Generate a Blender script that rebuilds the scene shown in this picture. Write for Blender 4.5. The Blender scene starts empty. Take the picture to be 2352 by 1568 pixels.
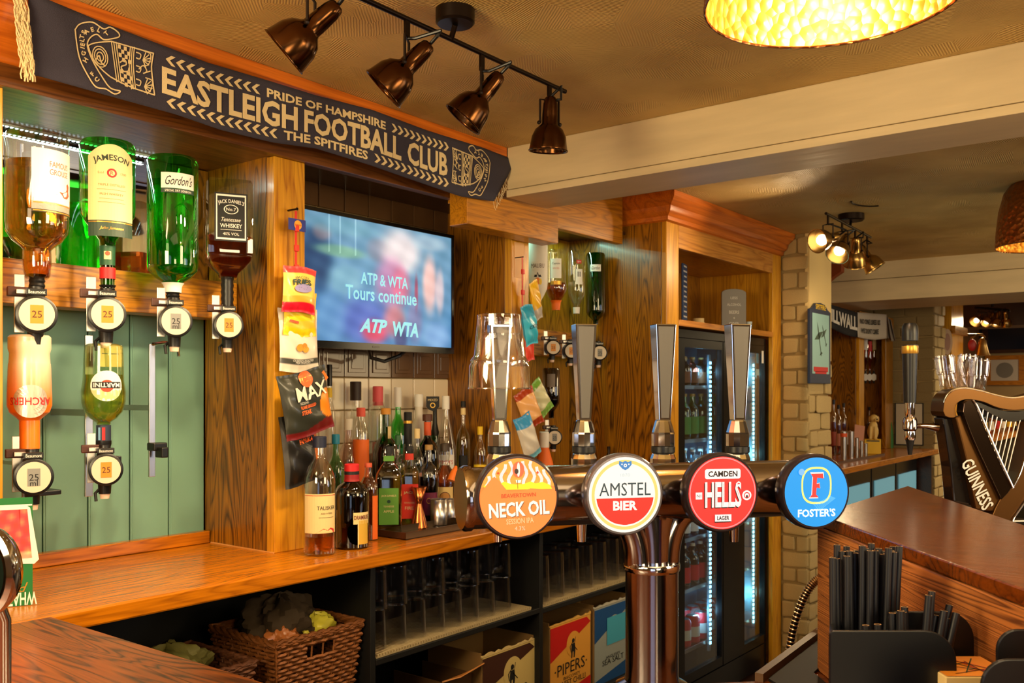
import bpy, math, random
from mathutils import Vector, Matrix
random.seed(7)
C = bpy.context.scene.collection
SC = bpy.context.scene
PI = math.pi
# ---------------------------------------------------------------- camera
F, U0, V0, CZ = 2104.0, 1176.0, 900.0, 1.36      # focal length and horizon of the 2352x1568 picture; eye height
_n = math.hypot(2104, 1624)
FX, FY = 2104/_n, 1624/_n                          # view direction; x runs along the back bar, y into it
RX, RY = FY, -FX
CAMROT = math.atan2(RY, RX)
cam_d = bpy.data.cameras.new('camera'); cam = bpy.data.objects.new('camera', cam_d); C.objects.link(cam)
cam.location = (0, 0, CZ); cam.rotation_euler = (PI/2, 0, CAMROT)
cam_d.sensor_width = 36; cam_d.lens = F/2352*36; cam_d.shift_y = 116/2352; cam_d.clip_start = .05
cam_d.dof.use_dof = True; cam_d.dof.focus_distance = 1.45; cam_d.dof.aperture_fstop = 16
SC.camera = cam
# ---------------------------------------------------------------- world, exposure, room light
SC.view_settings.view_transform = 'Standard'; SC.view_settings.look = 'None'
SC.view_settings.gamma = 1; SC.view_settings.use_curve_mapping = False
SC.view_settings.exposure = -0.12
w = bpy.data.worlds.new('world'); SC.world = w; w.use_nodes = True
w.node_tree.nodes['Background'].inputs[0].default_value = (1, .8, .6, 1)
w.node_tree.nodes['Background'].inputs[1].default_value = .2
try:
    cy = SC.cycles
    cy.max_bounces = 10; cy.transparent_max_bounces = 24; cy.transmission_bounces = 10; cy.glossy_bounces = 4; cy.diffuse_bounces = 4
    cy.sample_clamp_indirect = 3; cy.use_denoising = True; cy.caustics_refractive = False; cy.caustics_reflective = False
except Exception: pass
def light(name, kind, loc, power, col, size=.1, rot=None, aim=None, spot=None, blend=.5, size_y=None):
    d = bpy.data.lights.new(name, kind); d.energy = power; d.color = col
    if kind == 'AREA':
        d.size = size
        if size_y: d.shape = 'RECTANGLE'; d.size_y = size_y
    else: d.shadow_soft_size = size
    if kind == 'SPOT': d.spot_size = math.radians(spot or 60); d.spot_blend = blend
    o = bpy.data.objects.new(name, d); C.objects.link(o); o.location = loc
    if aim is not None: o.rotation_euler = (Vector(aim)-Vector(loc)).to_track_quat('-Z', 'Y').to_euler()
    elif rot: o.rotation_euler = rot
    return o
WARM = (1, .72, .40)
# unseen fill lights, added to brighten the bar and the far room
LC = (1, .76, .42)
light('fill_light', 'AREA', (.2, -.3, 2.1), 7, LC, 1.2, rot=(0, 0, 0))
light('fill_light', 'AREA', (-.9, .5, 1.8), 5, LC, .5, aim=(1.7, 2.1, 1.3))
light('fill_light', 'AREA', (1.6, -1.2, 1.75), 30, LC, .7, aim=(2.4, 2, 1.3))
light('fill_light', 'AREA', (4.6, -.2, 2.05), 15, LC, .8, aim=(5.0, 1.6, 1.0))
light('fill_light', 'AREA', (8.0, .4, 1.88), 40, LC, .8, rot=(0, 0, 0))
light('fill_light', 'AREA', (10.2, .4, 2.05), 40, LC, .8, rot=(0, 0, 0))
light('fill_light', 'AREA', (.1, 1.2, 2.08), 9, LC, .35, aim=(1.15, .3, 1.0))  # added to light the front of the raised box
light('ceiling_fill', 'AREA', (.1, -.9, 1.5), 16, LC, .5, aim=(1.2, .9, 2.14))  # added upward fill for the near ceiling, no fitting there
light('ceiling_fill', 'AREA', (9.9, .2, 1.3), 30, LC, .7, rot=(PI, 0, 0))  # added upward fill for the far room's ceiling
# unseen upward area lights, added to brighten the ceiling
light('ceiling_fill', 'AREA', (-.3, 1.0, 1.6), 30, LC, .5, aim=(1.2, 1.4, 2.14))
light('ceiling_fill', 'AREA', (2.6, -1.3, 1.5), 8, (1, .82, .58), .7, aim=(2.8, .2, 2.14))
light('ceiling_fill', 'AREA', (5.0, -1.0, 1.5), 9, LC, .7, aim=(5.0, .6, 2.14))
# ---------------------------------------------------------------- pixel -> place
def onD(u, v, d):
    k = (u-U0)/F
    return Vector(((FX+k*RX)*d, (FY+k*RY)*d, CZ+(V0-v)/F*d))
def onY(u, v, y): return onD(u, v, y/(FY+(u-U0)/F*RY))
def onX(u, v, x): return onD(u, v, x/(FX+(u-U0)/F*RX))
def onZ(u, v, z): return onD(u, v, (z-CZ)*F/(V0-v))
def cw(X, d, z): return Vector((X*RX+d*FX, X*RY+d*FY, z))     # camera-side ground coordinates to world
def dep(p): return p[0]*FX+p[1]*FY
def facecam(p): return math.atan2(-p[0], p[1])
# ---------------------------------------------------------------- mesh builder
class B:
    def __init__(s): s.v = []; s.f = []; s.c = None
    def add(s, vs, fs):
        n = len(s.v); s.v += [Vector(p) for p in vs]; s.f += [tuple(i+n for i in f) for f in fs]; return s
    def join(s, o): return s.add(o.v, o.f)
    def box(s, x0, x1, y0, y1, z0, z1):
        return s.add([(x0,y0,z0),(x1,y0,z0),(x1,y1,z0),(x0,y1,z0),(x0,y0,z1),(x1,y0,z1),(x1,y1,z1),(x0,y1,z1)],
                     [(0,3,2,1),(4,5,6,7),(0,1,5,4),(1,2,6,5),(2,3,7,6),(3,0,4,7)])
    def lathe(s, prof, n=24, cap=True, square=None):
        vs = []; fs = []; m = len(prof)
        for r, z in prof:
            for i in range(n):
                a = 2*PI*(i+.5)/n; k = 1
                if square: ca, sa = abs(math.cos(a)), abs(math.sin(a)); k = 1/((ca**square+sa**square)**(1/square))
                vs.append((r*k*math.cos(a), r*k*math.sin(a), z))
        for j in range(m-1):
            for i in range(n):
                i2 = (i+1) % n; fs.append((j*n+i, j*n+i2, (j+1)*n+i2, (j+1)*n+i))
        if cap:
            fs.append(tuple(reversed(range(n)))); fs.append(tuple((m-1)*n+i for i in range(n)))
        return s.add(vs, fs)
    def prism(s, pts, z0, z1):                       # pts in x,y
        n = len(pts)
        return s.add([(x,y,z0) for x,y in pts]+[(x,y,z1) for x,y in pts],
                     [tuple(reversed(range(n))), tuple(range(n,2*n))]+[(i,(i+1)%n,n+(i+1)%n,n+i) for i in range(n)])
    def plate(s, pts, y0, y1):                       # pts in x,z, thickness along y
        n = len(pts)
        return s.add([(x,y0,z) for x,z in pts]+[(x,y1,z) for x,z in pts],
                     [tuple(range(n)), tuple(reversed(range(n,2*n)))]+[(i,n+i,n+(i+1)%n,(i+1)%n) for i in range(n)])
    def tube(s, path, r, n=8, cap=True, flat=None):
        path = [Vector(p) for p in path]; m = len(path); vs = []; fs = []; up = None
        for j, p in enumerate(path):
            t = (path[min(j+1,m-1)]-path[max(j-1,0)]).normalized()
            if up is None:
                up = Vector((0,0,1)) if abs(t.z) < .9 else Vector((0,1,0))
            a = t.cross(up)
            if a.length < 1e-6: a = t.cross(Vector((1,0,0)))
            a.normalize(); b = a.cross(t).normalized(); up = b
            rr = r[j] if isinstance(r, (list, tuple)) else r
            for i in range(n):
                q = 2*PI*i/n; vs.append(p+a*math.cos(q)*rr+b*math.sin(q)*rr*(flat or 1))
        for j in range(m-1):
            for i in range(n):
                i2 = (i+1) % n; fs.append((j*n+i, (j+1)*n+i, (j+1)*n+i2, j*n+i2))
        if cap: fs.append(tuple(range(n))); fs.append(tuple(reversed([(m-1)*n+i for i in range(n)])))
        return s.add(vs, fs)
    def ball(s, c, r, n=12, sq=(1,1,1)):
        m = n//2; prof = [(max(1e-4, r*math.sin(PI*j/m)), -r*math.cos(PI*j/m)) for j in range(m+1)]
        b = B().lathe(prof, n); return s.add([(c[0]+v.x*sq[0], c[1]+v.y*sq[1], c[2]+v.z*sq[2]) for v in b.v], b.f)
    def grid(s, fn, nu, nv, closed=False):
        vs = [fn(i/nu, j/nv) for j in range(nv+1) for i in range(nu+1)]
        fs = [(j*(nu+1)+i, j*(nu+1)+i+1, (j+1)*(nu+1)+i+1, (j+1)*(nu+1)+i) for j in range(nv) for i in range(nu)]
        return s.add(vs, fs)
    def xf(s, m): s.v = [m @ v for v in s.v]; return s
    def mv(s, x=0, y=0, z=0): s.v = [v+Vector((x,y,z)) for v in s.v]; return s
    def rot(s, ang, ax='Z'): return s.xf(Matrix.Rotation(ang, 3, ax))
    def sc(s, x, y, z): s.v = [Vector((v.x*x, v.y*y, v.z*z)) for v in s.v]; return s
def put(name, b, m, parent=None, smooth=False, bevel=0, solid=0, label=None, loc=None, col=None):
    me = bpy.data.meshes.new(name); me.from_pydata([tuple(v) for v in b.v], [], b.f); me.validate()
    if m is not None: me.materials.append(m)
    if smooth:
        me.polygons.foreach_set('use_smooth', [True]*len(me.polygons))
        try: me.set_sharp_from_angle(angle=math.radians(38))
        except Exception: pass
    if col:
        a = me.color_attributes.new('print', 'FLOAT_COLOR', 'POINT')
        for i, c in enumerate(col): a.data[i].color = (c[0], c[1], c[2], 1)
    me.update()
    o = bpy.data.objects.new(name, me); C.objects.link(o)
    if parent is not None: o.parent = parent
    if loc is not None: o.location = loc
    if bevel: md = o.modifiers.new('bevel', 'BEVEL'); md.width = bevel; md.segments = 2; md.limit_method = 'ANGLE'
    if solid: md = o.modifiers.new('thick', 'SOLIDIFY'); md.thickness = solid; md.offset = -1
    if label: o['label'] = label
    return o
def tag(o, label, cat, group=None, kind=None):
    o['label'] = label; o['category'] = cat
    if group: o['group'] = group
    if kind: o['kind'] = kind
    return o
def thing(name, label, cat, loc=(0,0,0), rz=0, group=None, rot=None):
    o = bpy.data.objects.new(name, None); C.objects.link(o); o.empty_display_size = .02
    o.location = loc; o.rotation_euler = rot if rot else (0,0,rz)
    return tag(o, label, cat, group)
def struct(name, b, m, label=None, **k):
    o = put(name, b, m, **k); o['kind'] = 'structure'
    if label: o['label'] = label
    return o
def dup(o, parent=None, loc=None, rz=None, label=None):
    c = o.copy(); C.objects.link(c)
    if parent is not None: c.parent = parent
    if loc is not None: c.location = loc
    if rz is not None: c.rotation_euler = (0,0,rz)
    if label: c['label'] = label
    for ch in list(o.children): dup(ch, c)
    return c
# ---------------------------------------------------------------- flat print shapes (2-D) and their mapping onto surfaces
class S2:
    def __init__(s, v=None, f=None): s.v = v or []; s.f = f or []
    def mv(s, x, y): s.v = [(a+x, b+y) for a, b in s.v]; return s
    def rot(s, an):
        c, n = math.cos(an), math.sin(an); s.v = [(a*c-b*n, a*n+b*c) for a, b in s.v]; return s
    def sc(s, x, y): s.v = [(a*x, b*y) for a, b in s.v]; return s
    def join(s, o): n = len(s.v); s.v = s.v+o.v; s.f = s.f+[tuple(i+n for i in f) for f in o.f]; return s
    def arc(s, R):                                   # bend text centred at the origin round a circle of radius R (centre below)
        s.v = [((R+b)*math.sin(a/R), (R+b)*math.cos(a/R)-R) for a, b in s.v]; return s
    def map(s, fn): b = B(); b.v = [Vector(fn(x, y)) for x, y in s.v]; b.f = list(s.f); return b
_tc = {}
def txt(s, h, w=None, bold=.0, shear=0):
    key = (s, bold, shear)
    if key not in _tc:
        cu = bpy.data.curves.new('t', 'FONT'); cu.body = s; cu.size = 1; cu.offset = bold; cu.shear = shear; cu.resolution_u = 2
        ob = bpy.data.objects.new('t', cu); me = bpy.data.meshes.new_from_object(ob)
        v = [(q.co.x, q.co.y) for q in me.vertices]; f = [tuple(p.vertices) for p in me.polygons]
        bpy.data.objects.remove(ob); bpy.data.curves.remove(cu); bpy.data.meshes.remove(me)
        xs = [a for a, b in v]; ys = [b for a, b in v]
        cx, cyy = (min(xs)+max(xs))/2, (min(ys)+max(ys))/2; hh = max(ys)-min(ys)
        _tc[key] = ([((a-cx)/hh, (b-cyy)/hh) for a, b in v], f, (max(xs)-min(xs))/hh)
    v, f, asp = _tc[key]; kx = h if w is None else w/asp
    return S2([(a*kx, b*h) for a, b in v], list(f))
def rect(w, h, nx=1, ny=1):
    return S2([(-w/2+w*i/nx, -h/2+h*j/ny) for j in range(ny+1) for i in range(nx+1)],
              [(j*(nx+1)+i, j*(nx+1)+i+1, (j+1)*(nx+1)+i+1, (j+1)*(nx+1)+i) for j in range(ny) for i in range(nx)])
def ring(r0, r1, n=40, sx=1, sy=1):
    return S2([(r*math.cos(2*PI*i/n)*sx, r*math.sin(2*PI*i/n)*sy) for r in (r0, r1) for i in range(n)],
              [(i, (i+1) % n, n+(i+1) % n, n+i) for i in range(n)])
def disc(r, n=32, rings=3, sx=1, sy=1):
    s = S2(); s.v = [(0, 0)]
    for k in range(1, rings+1): s.v += [(r*k/rings*math.cos(2*PI*i/n)*sx, r*k/rings*math.sin(2*PI*i/n)*sy) for i in range(n)]
    s.f = [(0, 1+i, 1+(i+1) % n) for i in range(n)]
    for k in range(rings-1):
        s.f += [(1+k*n+i, 1+(k+1)*n+i, 1+(k+1)*n+(i+1) % n, 1+k*n+(i+1) % n) for i in range(n)]
    return s
def poly(pts): return S2(list(pts), [tuple(range(len(pts)))])
def line2(pts, w):
    s = S2()
    for (x0, y0), (x1, y1) in zip(pts, pts[1:]):
        L = math.hypot(x1-x0, y1-y0) or 1e-9; nx, ny = -(y1-y0)/L*w/2, (x1-x0)/L*w/2
        ex, ey = (x1-x0)/L*w*.3, (y1-y0)/L*w*.3
        s.join(S2([(x0+nx-ex,y0+ny-ey),(x0-nx-ex,y0-ny-ey),(x1-nx+ex,y1-ny+ey),(x1+nx+ex,y1+ny+ey)], [(0,1,2,3)]))
    return s
def fl(off=.0006, y=0, cx=0, cz=0): return lambda a, b: (cx+a, y-off, cz+b)      # plane facing local -y
def cyl(r, cz=0, off=.0006, turn=0): return lambda a, b: ((r+off)*math.sin(a/r+turn), -(r+off)*math.cos(a/r+turn), cz+b)
def pr(name, shape, fn, m, parent, label=None): return put(name, shape.map(fn), m, parent, label=label)
# ---------------------------------------------------------------- materials
_m = {}
def nt(name):
    m = bpy.data.materials.new(name); m.use_nodes = True; t = m.node_tree
    return m, t, t.nodes['Principled BSDF'], t.nodes['Material Output']
def lk(t, a, b): t.links.new(a, b)
def node(t, kind, **k):
    n = t.nodes.new(kind)
    for a, b in k.items():
        if a in n.inputs: n.inputs[a].default_value = b
        else: setattr(n, a, b)
    return n
def srgb(r, g, b):
    f = lambda c: (c/255/12.92) if c/255 <= .04045 else ((c/255+.055)/1.055)**2.4
    return (f(r), f(g), f(b))
def mat(name, col=(.5,.5,.5), rough=.5, metal=0, bump=0, scale=60, var=0, coat=0, emit=None, es=1, trans=0, ior=1.45, tint=None, stretch=(1,1,1)):
    if name in _m: return _m[name]
    m, t, p, o = nt(name)
    p.inputs['Base Color'].default_value = (*col, 1); p.inputs['Roughness'].default_value = rough; p.inputs['Metallic'].default_value = metal
    p.inputs['Coat Weight'].default_value = coat; p.inputs['Transmission Weight'].default_value = trans; p.inputs['IOR'].default_value = ior
    if emit: p.inputs['Emission Color'].default_value = (*emit, 1); p.inputs['Emission Strength'].default_value = es
    if bump or var:
        tc = node(t, 'ShaderNodeTexCoord'); mp = node(t, 'ShaderNodeMapping'); mp.inputs['Scale'].default_value = stretch
        lk(t, tc.outputs['Object'], mp.inputs[0]); nz = node(t, 'ShaderNodeTexNoise', Scale=scale, Detail=4.0); lk(t, mp.outputs[0], nz.inputs[0])
        if bump:
            bp = node(t, 'ShaderNodeBump', Strength=bump, Distance=.004); lk(t, nz.outputs[0], bp.inputs['Height']); lk(t, bp.outputs[0], p.inputs['Normal'])
        if var:
            r = node(t, 'ShaderNodeValToRGB'); r.color_ramp.elements[0].position = .3; r.color_ramp.elements[1].position = .7
            r.color_ramp.elements[0].color = tuple(c*(1-var) for c in col)+(1,); r.color_ramp.elements[1].color = tuple(min(1, c*(1+var*.6)) for c in col)+(1,)
            lk(t, nz.outputs[0], r.inputs[0]); lk(t, r.outputs[0], p.inputs['Base Color'])
    _m[name] = m; return m
def wood(name, light_, dark, ax='z', rings=9, wide=5.0, rough=.32, line=.5, coat=.25, seed=0, long=.9):
    """varnished oak: contour lines of a stretched noise give the cathedral grain; ax = direction of the grain"""
    if name in _m: return _m[name]
    m, t, p, o = nt(name); tc = node(t, 'ShaderNodeTexCoord')
    def mp(a, b):
        n = node(t, 'ShaderNodeMapping'); s = [a, a, a]; s['xyz'.index(ax)] = b; n.inputs['Scale'].default_value = s
        n.inputs['Location'].default_value = (seed*3.1, seed*1.7, seed*2.3); lk(t, tc.outputs['Object'], n.inputs[0]); return n
    a = mp(wide, long); nz = node(t, 'ShaderNodeTexNoise', Scale=1.0, Detail=2.5, Roughness=.45, Distortion=.35); lk(t, a.outputs[0], nz.inputs[0])
    mu = node(t, 'ShaderNodeMath', operation='MULTIPLY'); mu.inputs[1].default_value = rings*2.2; lk(t, nz.outputs[0], mu.inputs[0])
    fr = node(t, 'ShaderNodeMath', operation='FRACT'); lk(t, mu.outputs[0], fr.inputs[0])
    r1 = node(t, 'ShaderNodeValToRGB'); e = r1.color_ramp.elements
    e[0].position = 0; e[0].color = (1,1,1,1); e[1].position = 1; e[1].color = (.0,.0,.0,1)
    q = e.new(.18); q.color = (.25,.25,.25,1); q = e.new(.55); q.color = (0,0,0,1); q = e.new(.93); q.color = (.75,.75,.75,1); e[-1].color = (1,1,1,1)
    lk(t, fr.outputs[0], r1.inputs[0])
    b = mp(220, 7); n2 = node(t, 'ShaderNodeTexNoise', Scale=1.0, Detail=3.0); lk(t, b.outputs[0], n2.inputs[0])
    r2 = node(t, 'ShaderNodeValToRGB'); r2.color_ramp.elements[0].position = .38; r2.color_ramp.elements[1].position = .68; lk(t, n2.outputs[0], r2.inputs[0])
    c = mp(3.3, .8); n3 = node(t, 'ShaderNodeTexNoise', Scale=1.0, Detail=3.0); lk(t, c.outputs[0], n3.inputs[0])
    ad = node(t, 'ShaderNodeMath', operation='MULTIPLY_ADD'); ad.inputs[1].default_value = line; lk(t, r1.outputs[0], ad.inputs[0])
    s2 = node(t, 'ShaderNodeMath', operation='MULTIPLY'); s2.inputs[1].default_value = .28; lk(t, r2.outputs[0], s2.inputs[0]); lk(t, s2.outputs[0], ad.inputs[2])
    s3 = node(t, 'ShaderNodeMath', operation='MULTIPLY_ADD'); s3.inputs[1].default_value = .9; s3.inputs[2].default_value = -.3; lk(t, n3.outputs[0], s3.inputs[0])
    s4 = node(t, 'ShaderNodeMath', operation='ADD', use_clamp=True); lk(t, ad.outputs[0], s4.inputs[0]); lk(t, s3.outputs[0], s4.inputs[1])
    mx = node(t, 'ShaderNodeMix', data_type='RGBA'); mx.inputs[6].default_value = (*light_, 1); mx.inputs[7].default_value = (*dark, 1)
    lk(t, s4.outputs[0], mx.inputs[0]); lk(t, mx.outputs[2], p.inputs['Base Color'])
    p.inputs['Roughness'].default_value = rough; p.inputs['Coat Weight'].default_value = coat; p.inputs['Coat Roughness'].default_value = .15
    bp = node(t, 'ShaderNodeBump', Strength=.12, Distance=.002, invert=True); lk(t, s4.outputs[0], bp.inputs['Height']); lk(t, bp.outputs[0], p.inputs['Normal'])
    _m[name] = m; return m
def thin(name, tint=(1,1,1), gloss=1.0, base=.06, rough=.02, haze=0):
    """thin clear glass: tinted see-through with Fresnel reflections"""
    if name in _m: return _m[name]
    m, t, p, o = nt(name); t.nodes.remove(p)
    tr = node(t, 'ShaderNodeBsdfTransparent'); tr.inputs[0].default_value = (*tint, 1)
    gl = node(t, 'ShaderNodeBsdfGlossy', Roughness=rough); gl.inputs[0].default_value = (gloss, gloss, gloss, 1)
    lw = node(t, 'ShaderNodeLayerWeight', Blend=.35); mr = node(t, 'ShaderNodeMath', operation='MULTIPLY_ADD', use_clamp=True)
    mr.inputs[1].default_value = .75; mr.inputs[2].default_value = base; lk(t, lw.outputs['Facing'], mr.inputs[0])
    pw = node(t, 'ShaderNodeMath', operation='POWER'); pw.inputs[1].default_value = 1.6; lk(t, mr.outputs[0], pw.inputs[0])
    mx = node(t, 'ShaderNodeMixShader'); lk(t, pw.outputs[0], mx.inputs[0]); lk(t, tr.outputs[0], mx.inputs[1]); lk(t, gl.outputs[0], mx.inputs[2])
    lk(t, mx.outputs[0], o.inputs[0]); _m[name] = m; return m
def liquid(name, col, rough=.0, ior=1.33, mixt=.35):
    """coloured drink: refracting, with part of the light let straight through so it glows and tints its own shadow"""
    if name in _m: return _m[name]
    m, t, p, o = nt(name)
    p.inputs['Base Color'].default_value = (*col, 1); p.inputs['Roughness'].default_value = rough; p.inputs['Transmission Weight'].default_value = 1; p.inputs['IOR'].default_value = ior
    tr = node(t, 'ShaderNodeBsdfTransparent'); tr.inputs[0].default_value = (*col, 1)
    mx = node(t, 'ShaderNodeMixShader'); mx.inputs[0].default_value = mixt; lk(t, p.outputs[0], mx.inputs[1]); lk(t, tr.outputs[0], mx.inputs[2])
    lk(t, mx.outputs[0], o.inputs[0]); _m[name] = m; return m
def glow(name, col, s):
    if name in _m: return _m[name]
    m, t, p, o = nt(name); p.inputs['Base Color'].default_value = (*[c*.5 for c in col], 1)
    p.inputs['Emission Color'].default_value = (*col, 1); p.inputs['Emission Strength'].default_value = s; _m[name] = m; return m
def printed(name, emit=0, rough=.4, coat=0):
    """flat print read from the mesh's colour attribute"""
    if name in _m: return _m[name]
    m, t, p, o = nt(name); a = node(t, 'ShaderNodeAttribute', attribute_name='print'); lk(t, a.outputs['Color'], p.inputs['Base Color'])
    p.inputs['Roughness'].default_value = rough; p.inputs['Coat Weight'].default_value = coat
    if emit: lk(t, a.outputs['Color'], p.inputs['Emission Color']); p.inputs['Emission Strength'].default_value = emit; 
    _m[name] = m; return m
OAK_L, OAK_D = srgb(208,132,44), srgb(92,42,10)
oak_z = wood('oak upright', srgb(192,128,20), srgb(84,42,3), 'z', rings=16, wide=8, line=.45)
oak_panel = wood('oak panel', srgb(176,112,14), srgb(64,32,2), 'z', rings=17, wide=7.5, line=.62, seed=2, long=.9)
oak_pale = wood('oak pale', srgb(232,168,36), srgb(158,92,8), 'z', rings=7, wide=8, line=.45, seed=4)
oak_x = wood('oak along', srgb(206,134,20), srgb(100,50,4), 'x', rings=12, wide=9, line=.4, seed=1)
oak_rail = wood('oak rail', srgb(218,148,28), srgb(100,52,4), 'x', rings=12, wide=14, line=.5, seed=5)
pine = wood('pine cornice', srgb(222,120,30), srgb(140,58,10), 'x', rings=5, wide=7, line=.4, seed=3, long=.5, rough=.28)
counter_w = wood('counter oak', srgb(206,120,10), srgb(108,50,2), 'x', rings=9, wide=12, line=.38, seed=6, rough=.26)
bar_w = wood('bar top', srgb(146,72,8), srgb(58,20,2), 'y', rings=12, wide=13, line=.8, seed=7, rough=.32, coat=.12)
box_w = wood('raised bar front', srgb(196,122,60), srgb(100,54,24), 'x', rings=20, wide=30, line=.9, seed=8, rough=.5, coat=0, long=.6)
boxtop_w = wood('raised bar top', srgb(128,62,12), srgb(64,26,4), 'y', rings=8, wide=16, line=.5, seed=9, rough=.24, coat=.06)
dark_w = wood('dark timber', srgb(70,34,14), srgb(30,14,6), 'x', rings=6, wide=8, seed=10)
black = mat('black plastic', srgb(16,16,18), .35); black_m = mat('matt black', srgb(14,14,15), .7)
cab_black = mat('black cabinet', srgb(9,8,8), .55, bump=.05)
chrome = mat('chrome', (.72,.72,.74), .08, 1); steel = mat('brushed steel', (.62,.6,.58), .28, 1, bump=.05, scale=300, stretch=(1,1,.05))
bronze = mat('bronze', srgb(120,72,34), .22, 1); dark_met = mat('dark metal', srgb(40,30,24), .35, .8)
copper = mat('copper', srgb(196,120,64), .25, 1)
clear = thin('clear glass'); clear2 = thin('clear bottle glass', (.95,.96,.94), 1, .19)
white_p = mat('white paper', srgb(232,226,214), .6); cream_p = mat('cream paper', srgb(226,200,140), .6)
ink = mat('black ink', srgb(20,20,22), .6)
def flat(r, g, b, rough=.5): return mat('paint %d %d %d' % (r, g, b), srgb(r, g, b), rough)
def greenglass():
    return thin('green bottle glass', (.22,.88,.26), 1, .14)
# ================================================================ the room
def ceiling_mat():
    m, t, p, o = nt('combed plaster'); tc = node(t, 'ShaderNodeTexCoord')
    vo = node(t, 'ShaderNodeTexVoronoi', Scale=11.0); vo.voronoi_dimensions = '2D'; lk(t, tc.outputs['Object'], vo.inputs['Vector'])
    vr = node(t, 'ShaderNodeVectorRotate', rotation_type='Z_AXIS'); an = node(t, 'ShaderNodeMath', operation='MULTIPLY'); an.inputs[1].default_value = 6.28
    sp = node(t, 'ShaderNodeSeparateColor'); lk(t, vo.outputs['Color'], sp.inputs[0]); lk(t, sp.outputs[0], an.inputs[0]); lk(t, an.outputs[0], vr.inputs['Angle'])
    lk(t, tc.outputs['Object'], vr.inputs['Vector']); wv = node(t, 'ShaderNodeTexWave', Scale=52.0, Distortion=1.2, Detail=1.0); lk(t, vr.outputs[0], wv.inputs[0])
    n = node(t, 'ShaderNodeTexNoise', Scale=3.0, Detail=5.0); lk(t, tc.outputs['Object'], n.inputs[0])
    n2 = node(t, 'ShaderNodeTexNoise', Scale=14.0, Detail=2.0); lk(t, tc.outputs['Object'], n2.inputs[0])
    mr = node(t, 'ShaderNodeMath', operation='MULTIPLY'); lk(t, wv.outputs['Fac'], mr.inputs[0]); lk(t, n2.outputs[0], mr.inputs[1])
    bp = node(t, 'ShaderNodeBump', Strength=.5, Distance=.004); lk(t, mr.outputs[0], bp.inputs['Height']); lk(t, bp.outputs[0], p.inputs['Normal'])
    r = node(t, 'ShaderNodeValToRGB'); r.color_ramp.elements[0].position = .35; r.color_ramp.elements[1].position = .7
    r.color_ramp.elements[0].color = (*srgb(176,142,78), 1); r.color_ramp.elements[1].color = (*srgb(210,176,106), 1)
    lk(t, n.outputs[0], r.inputs[0]); lk(t, r.outputs[0], p.inputs['Base Color']); p.inputs['Roughness'].default_value = .6
    return m
ceil_m = ceiling_mat()
floor_m = mat('floor boards', srgb(58,34,20), .5, var=.3, scale=8)
cream_wall = mat('cream wall', srgb(190,160,110), .75, bump=.3, scale=20, var=.1)
beam_m = mat('painted beam', srgb(208,188,148), .45, bump=.35, scale=14, var=.10, stretch=(1,.25,2))
stone_m = mat('painted brick', srgb(214,186,128), .65, bump=1.0, scale=45, var=.16)
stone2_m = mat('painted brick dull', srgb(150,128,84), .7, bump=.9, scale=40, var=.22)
mortar_m = mat('mortar', srgb(158,132,84), .8, bump=.6, scale=60)
struct('floor', B().box(-2.2, 12, -3.2, 2.4, -.05, 0), floor_m)
struct('ceiling', B().box(-2.2, 12, -3.2, 2.4, 2.14, 2.24), ceil_m, label='combed plaster ceiling of the bar, yellowed')
struct('wall_front', B().box(-2.2, 12, -3.3, -3.2, 0, 2.14), cream_wall)
struct('wall_left', B().box(-2.3, -2.2, -3.2, 2.4, 0, 2.14), cream_wall)
wr = struct('wall_right', B().box(11.9, 12, -3.2, 2.4, 0, 2.14), mat('far wall', srgb(168,146,104), .7))
wb = struct('wall_back', B().box(-2.2, 12, 2.23, 2.33, 0, 2.14), mat('back wall', srgb(100,70,40), .7))
# beams
bm1 = struct('ceiling_beam', B().box(2.307, 2.517, -3.2, 1.80, 2.006, 2.14), beam_m, bevel=.003, label='cream painted ceiling beam nearest the scarf, running over the bar')
put('plank', B().box(2.302, 2.522, -3.2, 1.80, 1.980, 2.003), beam_m, bm1, bevel=.002)
bm2 = struct('ceiling_beam', B().box(5.69, 6.30, -3.2, 2.23, 2.04, 2.14), beam_m, label='cream painted beam across the far end of the bar')
put('plank', B().box(5.67, 6.32, -3.2, 2.23, 1.907, 2.035), beam_m, bm2, bevel=.003)
# tongue and groove boards behind the spirits
green = mat('sage green paint', srgb(116,160,140), .45, var=.05, scale=6)
for i in range(7):
    x0 = .817+.1093*(i); x1 = min(x0+.1093, 1.471)
    if x0 > 1.46: break
    b = B().box(x0+.0016, x1-.0016, 2.200, 2.225, .95, 1.66)
    b.box(x0+.006, x0+.010, 2.1985, 2.201, .95, 1.66) if i else None
    put('board', b, green, wb, bevel=.0015)
# tiles behind the television bay
wt = mat('white tile', srgb(244,228,196), .22, coat=.4, var=.05, scale=5); bt = mat('brown tile', srgb(104,74,46), .2, coat=.5, var=.2, scale=5)
def tile(nm, m, relief):
    b = B().box(0, .1015, -.009, .01, 0, .1015)
    return b
tm = {}
r = random.Random(3)
for row in range(10):
    for c in range(9):
        wht = row < 4; x = 1.555+.1045*c; z = .99+.1045*row
        key = (wht, (not wht) and row == 4)
        if key not in tm:
            o = put('tile', tile('tile', None, 0), wt if wht else bt, wb, bevel=.003); tm[key] = o
            if key[1]:
                b = tile('', None, 0); b.box(.014, .0875, -.0125, -.008, .014, .0875); b.box(.026, .0755, -.015, -.012, .026, .0755)
                o.data.clear_geometry(); o.data.from_pydata([tuple(v) for v in b.v], [], b.f)
        else:
            o = tm[key].copy(); C.objects.link(o)
        o.location = (x, 2.2+r.uniform(-.0006, .0006), z)
struct('trim_1', B().box(1.55, 2.47, 2.203, 2.225, .94, 2.03), mortar_m, label='grout behind the tiles')
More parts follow.
